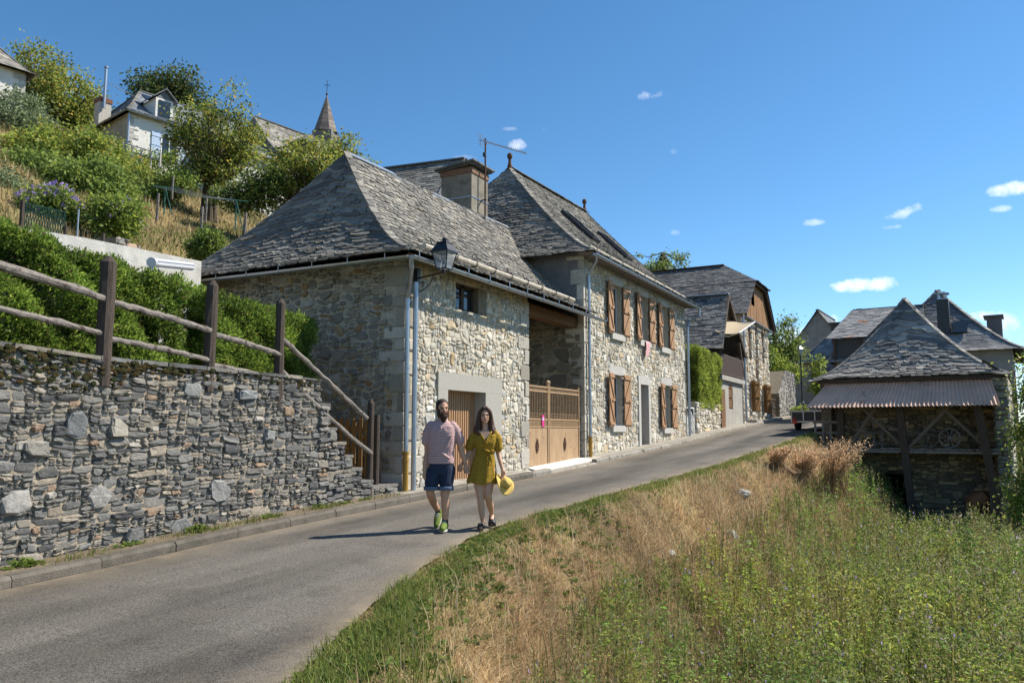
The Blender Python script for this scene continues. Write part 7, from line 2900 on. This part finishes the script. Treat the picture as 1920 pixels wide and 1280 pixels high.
def hand(mb, wrist, d, palm, scale=1.0, curl=.7, thumb=1):
    """palm with four bent fingers of unequal length and a thumb from its side; d points along the hand, palm is the palm's facing"""
    w = Vector(wrist)
    d = Vector(d).normalized()
    pn = Vector(palm)
    pn = (pn - d * pn.dot(d)).normalized()
    s = d.cross(pn)
    L = .085 * scale
    limb(mb, [w, w + d * L * .5, w + d * L], [.024 * scale, .028 * scale, .029 * scale], 10, 3, squash=None)
    for k, (o, ln) in enumerate(((-.030, .072), (-.010, .082), (.010, .077), (.029, .062))):
        b = w + d * (L * .92) + s * o * scale
        ln *= scale
        p1 = b + (d * math.cos(curl * .5) + pn * math.sin(curl * .5)) * ln * .45
        p2 = p1 + (d * math.cos(curl * 1.3) + pn * math.sin(curl * 1.3)) * ln * .33
        p3 = p2 + (d * math.cos(curl * 2.0) + pn * math.sin(curl * 2.0)) * ln * .25
        limb(mb, [b, p1, p2, p3], [.0105 * scale, .0098 * scale, .009 * scale, .008 * scale], 8, 2)
    b = w + d * L * .3 + s * (-.026 * thumb) * scale
    p1 = b + (d * .7 - s * thumb * .55 + pn * .35).normalized() * .034 * scale
    p2 = p1 + (d * .85 - s * thumb * .1 + pn * .45).normalized() * .030 * scale
    limb(mb, [b, p1, p2], [.014 * scale, .0115 * scale, .009 * scale], 8, 2)


def head(mb, c, yaw, k=1.0, nose=1.0):
    """skull, jaw, nose, ears; faces -y turned by yaw"""
    rot = Matrix.Rotation(yaw, 3, 'Z')

    def at(x, y, z): return Vector(c) + rot @ Vector((x * k, y * k, z * k))
    mb.ell(at(0, .012, .03), (.074 * k, .092 * k, .088 * k), 18, 12, rot)
    mb.ell(at(0, -.022, -.035), (.058 * k, .066 * k, .075 * k), 16, 10, rot)
    mb.ell(at(0, -.055, -.088), (.028 * k, .026 * k, .022 * k), 12, 8, rot)
    mb.ell(at(0, -.072, .02), (.05 * k, .016 * k, .012 * k), 12, 8, rot)          # brow
    limb(mb, [at(0, -.078, .012), at(0, -.096 * nose, -.022)], [.008 * k, .0135 * k], 8, 2)
    for s in (-1, 1):
        mb.ell(at(s * .012, -.086, -.026), (.009 * k, .009 * k, .008 * k), 8, 6, rot)
        mb.ell(at(s * .034, -.066, -.018), (.022 * k, .014 * k, .016 * k), 10, 7, rot)   # cheek
        mb.ell(at(s * .074, .01, -.01), (.01 * k, .019 * k, .03 * k), 10, 8, rot)
    mb.ell(at(0, -.083, -.054), (.022 * k, .009 * k, .006 * k), 10, 6, rot)
    mb.ell(at(0, -.081, -.064), (.019 * k, .009 * k, .006 * k), 10, 6, rot)
    return at, rot


def face_bits(root, body, at, rot, k, dark, lip):
    for s in (-1, 1):
        m = MB()
        m.ell(at(s * .031, -.076, .002), (.013 * k, .006 * k, .006 * k), 10, 7, rot)
        m.build('eye', M['eye'], body, True)
        m = MB()
        m.tube([at(s * .016, -.085, .019), at(s * .034, -.083, .025), at(s * .05, -.072, .018)], [.004 * k, .005 * k, .003 * k], 6)
        m.build('eyebrow', dark, body, True)
    m = MB()
    m.ell(at(0, -.0905, -.055), (.021 * k, .004 * k, .004 * k), 10, 6, rot)
    m.ell(at(0, -.0885, -.064), (.017 * k, .004 * k, .005 * k), 10, 6, rot)
    m.build('lips', lip, body, True)


def cloth_mat(name, color, kind, c2, scale, width=.2):
    m, nt, bs = new_mat(name)
    L = nt.links.new
    N = nt.nodes.new
    tc = N('ShaderNodeTexCoord')
    mx = N('ShaderNodeMix'); mx.data_type = 'RGBA'
    mx.inputs['A'].default_value = (*color, 1)
    mx.inputs['B'].default_value = (*c2, 1)
    if kind == 'stripe':
        sp = N('ShaderNodeSeparateXYZ'); L(tc.outputs['Object'], sp.inputs[0])
        nz = N('ShaderNodeTexNoise'); nz.inputs['Scale'].default_value = 4; L(tc.outputs['Object'], nz.inputs['Vector'])
        a = N('ShaderNodeMath'); a.operation = 'MULTIPLY_ADD'; a.inputs[1].default_value = .05; L(nz.outputs['Fac'], a.inputs[0]); L(sp.outputs[2], a.inputs[2])
        b = N('ShaderNodeMath'); b.operation = 'MULTIPLY'; b.inputs[1].default_value = scale; L(a.outputs[0], b.inputs[0])
        f = N('ShaderNodeMath'); f.operation = 'FRACT'; L(b.outputs[0], f.inputs[0])
        g = N('ShaderNodeMath'); g.operation = 'LESS_THAN'; g.inputs[1].default_value = width; L(f.outputs[0], g.inputs[0])
        L(g.outputs[0], mx.inputs['Factor'])
    else:
        v = N('ShaderNodeTexVoronoi'); v.inputs['Scale'].default_value = scale; L(tc.outputs['Object'], v.inputs['Vector'])
        g = N('ShaderNodeMath'); g.operation = 'LESS_THAN'; g.inputs[1].default_value = width; L(v.outputs['Distance'], g.inputs[0])
        L(g.outputs[0], mx.inputs['Factor'])
    L(mx.outputs['Result'], bs.inputs['Base Color'])
    bs.inputs['Roughness'].default_value = .9
    bs.inputs['Specular IOR Level'].default_value = .1
    nb = N('ShaderNodeTexNoise'); nb.inputs['Scale'].default_value = 9; nb.inputs['Detail'].default_value = 3
    L(tc.outputs['Object'], nb.inputs['Vector'])
    bp = N('ShaderNodeBump'); bp.inputs['Strength'].default_value = .7; bp.inputs['Distance'].default_value = .03
    L(nb.outputs['Fac'], bp.inputs['Height']); L(bp.outputs[0], bs.inputs['Normal'])
    return m


M['skin'] = mat('skin', (.52, .29, .18), .55, var=.1, scale=9, bump=.05, spec=.35)
M['skin_fair'] = mat('fair_skin', (.58, .34, .22), .55, var=.08, scale=9, bump=.05, spec=.35)
M['eye'] = mat('eye', (.03, .022, .018), .25, var=.05, bump=0)
M['hair_man'] = mat('dark_brown_hair', (.035, .02, .013), .6, var=.4, scale=30, streak=(1, 1, .3), bump=.6, bscale=60)
M['beard'] = mat('brown_beard', (.06, .03, .017), .8, var=.4, scale=30, bump=.8, bscale=70)
M['hair_woman'] = mat('chestnut_hair', (.075, .036, .02), .5, var=.45, scale=24, streak=(1, 1, .2), bump=.6, bscale=45)
M['lip'] = mat('lips', (.34, .13, .10), .5, var=.05, bump=0)


def make_man():
    root = thing('person', 'bearded person in pink striped t-shirt and denim shorts walking and holding hands', 'person')
    b = MB()
    at, rot = head(b, (.012, -.02, 1.655), R(20), 1.08)
    limb(b, [(0, .01, 1.44), (.005, .0, 1.52), (.01, -.005, 1.60)], [.066, .06, .058], 14, 3)
    loft(b, [(0, .0, .80, .14, .105), (0, 0, .92, .165, .11), (0, 0, 1.05, .15, .10), (0, 0, 1.2, .165, .11), (0, .005, 1.35, .165, .105), (0, .01, 1.42, .14, .085), (0, .01, 1.47, .08, .065)])
    # arms
    limb(b, [(-.16, .01, 1.40), (-.20, .03, 1.24), (-.195, .04, 1.06), (-.215, -.01, .93), (-.225, -.045, .82)], [.045, .046, .042, .038, .028])
    hand(b, (-.225, -.045, .82), (-.03, -.06, -1), (.75, .35, 0), 1.0, .45, 1)
    limb(b, [(.16, .01, 1.40), (.235, .02, 1.25), (.272, .03, 1.08), (.305, .03, .98), (.335, .03, .89)], [.045, .046, .042, .037, .028])
    hand(b, (.335, .03, .89), (.12, .02, -1), (.35, -.9, 0), 1.0, .9, -1)
    # legs: the left one in the picture trails with its heel up, the other is planted
    limb(b, [(-.09, 0, .88), (-.125, -.02, .72), (-.145, -.05, .52), (-.11, .14, .37), (-.055, .33, .225)], [.095, .082, .058, .054, .036])
    limb(b, [(.085, 0, .88), (.075, -.03, .72), (.06, -.06, .50), (.065, -.05, .33), (.062, -.04, .12)], [.095, .082, .058, .056, .037])
    body = remeshed(b, 'body', M['skin'], root, .0062, 3)
    face_bits(root, body, at, rot, 1.08, M['hair_man'], M['lip'])
    h = MB()
    k = 1.08
    h.ell(at(0, .022, .048), (.081 * k, .093 * k, .083 * k), 18, 12, rot)
    h.ell(at(0, .055, .0), (.074 * k, .062 * k, .075 * k), 16, 10, rot)
    h.ell(at(0, .115, .055), (.032 * k, .032 * k, .032 * k), 12, 8, rot)
    for s in (-1, 1):
        h.ell(at(s * .068, -.005, .01), (.014 * k, .022 * k, .035 * k), 10, 8, rot)
    cut = at(0, -.062, .06)
    remeshed(h, 'hair', M['hair_man'], body, .006, 2)
    h = MB()
    h.ell(at(0, -.052, -.098), (.054 * k, .045 * k, .05 * k), 16, 10, rot)
    h.ell(at(0, -.055, -.135), (.036 * k, .032 * k, .04 * k), 14, 9, rot)
    for s in (-1, 1):
        h.ell(at(s * .056, -.022, -.06), (.021 * k, .042 * k, .055 * k), 12, 8, rot)
        limb(h, [at(0, -.089, -.043), at(s * .032, -.08, -.05), at(s * .043, -.066, -.08)], [.007, .008, .010], 8, 2)
    remeshed(h, 'beard', M['beard'], body, .006, 1)
    # t-shirt
    c = MB()
    loft(c, [(-.005, .0, .905, .185, .128), (-.005, 0, .93, .187, .13), (-.003, 0, 1.05, .178, .124), (0, 0, 1.2, .188, .13), (0, .0, 1.34, .195, .13), (0, .005, 1.41, .185, .115), (0, .01, 1.465, .125, .09), (0, .008, 1.505, .078, .075)])
    limb(c, [(-.145, .01, 1.425), (-.195, .025, 1.33), (-.212, .035, 1.205)], [.066, .068, .067])
    limb(c, [(.145, .01, 1.425), (.21, .02, 1.33), (.252, .025, 1.215)], [.066, .068, .066])
    for (x, z, dx, dz) in ((.05, 1.1, .1, .2), (-.08, 1.25, .08, .15), (.12, .98, -.15, .1), (-.1, 1.0, .1, .06)):
        limb(c, [(x, -.122, z), (x + dx * .5, -.127, z + dz * .5), (x + dx, -.12, z + dz)], [.008, .013, .008], 8, 2)
    remeshed(c, 'shirt', cloth_mat('striped_jersey', (.50, .33, .31), 'stripe', (.27, .18, .20), 30, .2), root, .0075, 2)
    # denim shorts with turned up hems
    d = mat('denim', (.02, .032, .062), .85, var=.35, scale=9, bump=.4, bscale=120)
    s = MB()
    loft(s, [(0, 0, .76, .165, .12), (0, 0, .85, .178, .125), (-.003, 0, .95, .172, .122)])
    limb(s, [(-.085, 0, .82), (-.112, -.02, .73), (-.128, -.035, .645)], [.112, .103, .098])
    limb(s, [(.085, 0, .82), (.082, -.02, .73), (.074, -.04, .645)], [.112, .103, .098])
    # flat hems
    s.f = s.f
    sh = remeshed(s, 'shorts', d, root, .0075, 2)
    for (x, y) in ((-.130, -.037), (.073, -.042)):
        m = MB()
        n = 20
        vs = []
        for (z, r) in ((.552, .099), (.55, .105), (.598, .108), (.603, .1)):
            vs.append([(x + r * math.cos(a), y + r * math.sin(a), z) for a in np.linspace(0, 2 * math.pi, n, endpoint=False)])
        fl = [v for r in vs for v in r]
        fs = [(i * n + k, i * n + (k + 1) % n, ((i + 1) % 4) * n + (k + 1) % n, ((i + 1) % 4) * n + k) for i in range(4) for k in range(n)]
        m.add(fl, fs)
        m.build('cuff', mat('denim_cuff', (.11, .15, .22), .9, var=.2, bump=.3), sh, True)
    # socks and shoes
    for (an, heel, toe, up) in (((-.055, .33, .225), Vector((-.05, .385, .185)), Vector((-.075, .21, .045)), .2), ((.062, -.04, .12), Vector((.062, -.0, .045)), Vector((.035, -.225, .04)), .0)):
        an = Vector(an)
        m = MB()
        kd = (an - heel).normalized()
        shin = Vector((-.11, .14, .37)) - an if up else Vector((0, 0, 1))
        shin.normalize()
        limb(m, [an - shin * .05, an, an + shin * .075], [.045, .042, .043], 12, 3)
        m.build('sock', mat('dark_sock', (.018, .018, .028), .95, var=.2, bump=.3), root, True)
        d_ = (toe - heel).normalized()
        side = Vector((1, 0, 0))
        nn = side.cross(d_) * -1
        if nn.z < 0: nn = -nn
        m = MB()
        limb(m, [heel + nn * .035, heel.lerp(toe, .35) + nn * .045, heel.lerp(toe, .75) + nn * .022, toe + nn * .012], [.047, .052, .048, .038], 14, 4)
        limb(m, [heel + nn * .04, heel + nn * .085 + d_ * .03], [.044, .046], 12, 2)
        o = remeshed(m, 'shoe', mat('lime_canvas', (.13, .175, .03), .8, var=.15, scale=12, bump=.3, bscale=90), root, .006, 2)
        m = MB()
        n = 18
        outl = []
        for k in range(n):
            a = 2 * math.pi * k / n
            t = .5 - .56 * math.cos(a)
            outl.append(heel.lerp(toe, t) + side * (.05 * math.sin(a)) - nn * .028)
        m.prism(outl, nn * .022)
        m.build('sole', mat('pale_sole', (.55, .56, .48), .8, var=.1, bump=.1), o)
        m = MB()
        for k in range(4):
            q = heel.lerp(toe, .38 + .11 * k) + nn * (.098 - .012 * k)
            m.bar(q - side * .025, q + side * .025 + d_ * .012, .008, .006, up=nn)
        m.build('laces', mat('grey_laces', (.45, .5, .5), .9, var=.1, bump=0), o)
    root.location = (-6.03, 9.32, float(zroad(9.32)) + .024)
    root.rotation_euler = (0, 0, R(29))
    return root


def make_woman():
    root = thing('person', 'person with long brown hair in mustard patterned playsuit carrying a straw hat', 'person')
    b = MB()
    at, rot = head(b, (-.022, -.02, 1.545), R(6), .98, .97)
    limb(b, [(-.012, .01, 1.30), (-.016, .005, 1.38), (-.02, 0, 1.47)], [.056, .047, .046], 14, 3)
    loft(b, [(-.02, .0, .68, .14, .10), (-.02, 0, .86, .13, .095), (-.02, 0, 1.04, .10, .075), (-.015, -.005, 1.2, .14, .105), (-.012, .005, 1.29, .145, .085), (-.012, .01, 1.345, .07, .06)])
    limb(b, [(-.16, .01, 1.285), (-.205, .03, 1.15), (-.245, .02, 1.02), (-.29, -.03, .94), (-.335, -.075, .875)], [.047, .04, .034, .03, .022])
    hand(b, (-.333, -.075, .88), (-.35, -.1, -1), (-.1, .95, 0), .88, .9, 1)
    limb(b, [(.135, .01, 1.285), (.158, .03, 1.15), (.168, .04, 1.02), (.195, .0, .91), (.225, -.02, .80)], [.047, .04, .034, .03, .022])
    hand(b, (.225, -.02, .80), (.1, -.05, -1), (-.3, -.9, 0), .88, .8, 1)
    limb(b, [(-.095, 0, .80), (-.098, -.02, .62), (-.078, -.05, .43), (-.062, -.04, .27), (-.045, -.03, .10)], [.088, .078, .052, .05, .03])
    limb(b, [(.055, 0, .80), (.04, -.03, .63), (.028, -.06, .45), (.055, .10, .30), (.075, .25, .18)], [.088, .078, .052, .05, .03])
    # feet: front one planted, rear one on its toes
    limb(b, [(-.045, -.01, .045), (-.055, -.10, .04), (-.065, -.20, .025)], [.036, .037, .028], 12, 3, squash=None)
    limb(b, [(.078, .27, .14), (.078, .21, .085), (.082, .13, .032)], [.034, .036, .028], 12, 3)
    body = remeshed(b, 'body', M['skin_fair'], root, .006, 3)
    face_bits(root, body, at, rot, .98, M['hair_woman'], M['lip'])
    h = MB()
    k = .98
    h.ell(at(0, .03, .05), (.082 * k, .09 * k, .08 * k), 18, 12, rot)
    h.ell(at(0, .06, -.03), (.082 * k, .06 * k, .11 * k), 16, 10, rot)
    for s in (-1, 1):
        limb(h, [at(s * .02, -.048, .105), at(s * .066, -.03, .05), at(s * .083, .0, -.04), at(s * .098, .0, -.14), at(s * .105, -.035, -.225), at(s * .085, -.055, -.27)], [.03, .033, .038, .042, .042, .02], 12, 4)
        limb(h, [at(s * .06, .05, .02), at(s * .085, .05, -.12), at(s * .125, .02, -.2), at(s * .14, .0, -.25)], [.04, .045, .04, .014], 12, 4)
        limb(h, [at(s * .03, .08, .02), at(s * .04, .09, -.12), at(s * .05, .08, -.26)], [.05, .055, .03], 12, 4)
    remeshed(h, 'hair', M['hair_woman'], body, .006, 2)
    mus = cloth_mat('mustard_print', (.36, .22, .03), 'dots', (.14, .09, .016), 85, .36)
    c = MB()
    loft(c, [(-.022, 0, .98, .135, .10), (-.02, 0, 1.05, .124, .093), (-.018, -.008, 1.17, .155, .118), (-.014, 0, 1.27, .165, .10), (-.012, .008, 1.315, .125, .075)])
    limb(c, [(-.135, .01, 1.30), (-.185, .02, 1.22), (-.235, .03, 1.11)], [.056, .074, .066])
    limb(c, [(.11, .01, 1.30), (.148, .02, 1.22), (.162, .035, 1.10)], [.056, .074, .066])
    # flared short legs of the playsuit, hanging in folds
    n = 40
    rings = []
    for i in range(10):
        t = i / 9
        z = 1.03 - t * .415
        rx, ry = .125 + .092 * t ** .8, .095 + .055 * t ** .8
        cx = -.02 - .042 * t
        f = .1 * t
        rings.append([(cx + rx * math.cos(a) * (1 + f * math.sin(7 * a + 1) * .55), ry * math.sin(a) * (1 + f * math.sin(9 * a)), z + .016 * t * math.sin(5 * a)) for a in np.linspace(0, 2 * math.pi, n, endpoint=False)])
    fl = [v for r_ in rings for v in r_]
    fs = [(i * n + q, (i + 1) * n + q, (i + 1) * n + (q + 1) % n, i * n + (q + 1) % n) for i in range(9) for q in range(n)]
    fs += [tuple(range(n)), tuple(range(10 * n - 1, 9 * n - 1, -1))]
    c.add(fl, fs)
    su = remeshed(c, 'playsuit', mus, root, .0075, 2)
    # open V neck: skin with a black inset
    m = MB()
    m.prism([(-.085, -.085, 1.318), (.06, -.085, 1.318), (-.008, -.134, 1.165)], (0, -.012, .003))
    m.build('neckline', M['skin_fair'], su)
    m = MB()
    m.prism([(-.036, -.12, 1.225), (.02, -.12, 1.225), (-.008, -.137, 1.165)], (0, -.011, .003))
    m.build('inset', mat('black_top', (.012, .012, .012), .8, var=.1, bump=0), su)
    m = MB()
    for (a, q) in (((-.10, -.07, 1.325), (.002, -.135, 1.165)), ((.075, -.07, 1.325), (-.02, -.135, 1.165))):
        limb(m, [a, (Vector(a) + Vector(q)) / 2 + Vector((0, -.012, 0)), q], [.014, .016, .014], 8, 3)
    m.build('collar', mus, su, True)
    m = MB()
    vs = []
    for (z, g) in ((1.02, .006), (1.022, .014), (1.062, .014), (1.064, .004)):
        vs += [(-.02 + (.128 + g) * math.cos(a), (.096 + g) * math.sin(a), z) for a in np.linspace(0, 2 * math.pi, 28, endpoint=False)]
    m.add(vs, [(i * 28 + q, i * 28 + (q + 1) % 28, (i + 1) * 28 + (q + 1) % 28, (i + 1) * 28 + q) for i in range(3) for q in range(28)])
    for (p, q, r_) in (((.05, -.115, 1.04), (-.01, -.14, 1.065), .02), ((.05, -.115, 1.04), (.10, -.12, 1.06), .02), ((.05, -.12, 1.035), (.03, -.155, .86), .016), ((.05, -.12, 1.035), (.075, -.15, .91), .016)):
        p, q = Vector(p), Vector(q)
        limb(m, [p, p.lerp(q, .5) + Vector((0, -.012, .005)), q], [r_ * .7, r_, r_ * .8], 8, 3)
    m.build('belt', mus, su, True)
    # black slip-on sandals
    blk = mat('black_leather', (.014, .014, .016), .4, var=.1, bump=.05, spec=.5)
    for (hl, tp) in ((Vector((-.045, .02, .012)), Vector((-.068, -.225, .010))), (Vector((.078, .295, .105)), Vector((.084, .10, .006)))):
        d_ = (tp - hl).normalized()
        side = Vector((1, 0, 0))
        nn = side.cross(d_) * -1
        if nn.z < 0: nn = -nn
        m = MB()
        n = 18
        m.prism([hl.lerp(tp, .5 - .53 * math.cos(a)) + side * (.042 * math.sin(a)) for a in np.linspace(0, 2 * math.pi, n, endpoint=False)], nn * .014)
        for t in (.58, .72):
            q = hl.lerp(tp, t)
            for s in (-1, 1):
                m.tube([q + side * (s * .042) + nn * .01, q + side * (s * .03) + nn * .06, q - side * (s * .03) + nn * .062 + d_ * .05, q - side * (s * .043) + nn * .01 + d_ * .05], [.016, .018, .018, .014], 8)
        q = hl.lerp(tp, .04)
        m.tube([q + side * .036 + nn * .01 + d_ * .06, q + side * .036 + nn * .05, q + nn * .062 - d_ * .01, q - side * .036 + nn * .05, q - side * .036 + nn * .01 + d_ * .06], .007, 7)
        m.build('sandal', blk, root, True)
    root.location = (-5.56, 9.74, float(zroad(9.74)) + .024)
    root.rotation_euler = (0, 0, R(29))
    # straw hat held by its brim
    ht = MB()
    prof = [(.0, .105), (.045, .104), (.068, .092), (.076, .06), (.08, .012), (.10, .004), (.135, .0), (.165, .006), (.166, .011), (.135, .006), (.10, .010), (.084, .018), (.078, .06), (.069, .097), (.045, .109), (.0, .11)]
    n = 32
    vs = []
    for (r_, z) in prof:
        for k in range(n):
            a = 2 * math.pi * k / n
            vs.append((r_ * math.cos(a), r_ * math.sin(a) * .95, z + (.03 * (r_ / .165) ** 2 * math.cos(2 * a))))
    ht.add(vs, [(i * n + k, i * n + (k + 1) % n, (i + 1) * n + (k + 1) % n, (i + 1) * n + k) for i in range(len(prof) - 1) for k in range(n)])
    hat = thing('straw_hat', 'yellow straw hat hanging by its brim from the hand of the person in mustard', 'hat')
    straw = mat('straw', (.58, .40, .11), .8, var=.2, scale=40, bump=.5, bscale=120)
    T = Matrix.Rotation(R(62), 4, 'X') @ Matrix.Rotation(R(15), 4, 'Y')
    ht.v = [tuple((Matrix.Rotation(R(62), 4, 'Z') @ T) @ Vector(v)) for v in ht.v]
    ht.build('hat', straw, hat, True)
    bd = MB()
    vs = []
    for (r_, z) in ((.0835, .018), (.0825, .04)):
        for k in range(n):
            a = 2 * math.pi * k / n
            vs.append(tuple((Matrix.Rotation(R(62), 4, 'Z') @ T) @ Vector((r_ * math.cos(a), r_ * math.sin(a) * .95, z))))
    bd.add(vs, [(k, (k + 1) % n, n + (k + 1) % n, n + k) for k in range(n)])
    bd.build('band', mat('hat_band', (.40, .25, .05), .8, var=.1, bump=.1), hat, True)
    w = Matrix.Rotation(R(29), 4, 'Z') @ Vector((.245, -.055, .60))
    hat.location = Vector(root.location) + w
    return root


make_man()
make_woman()
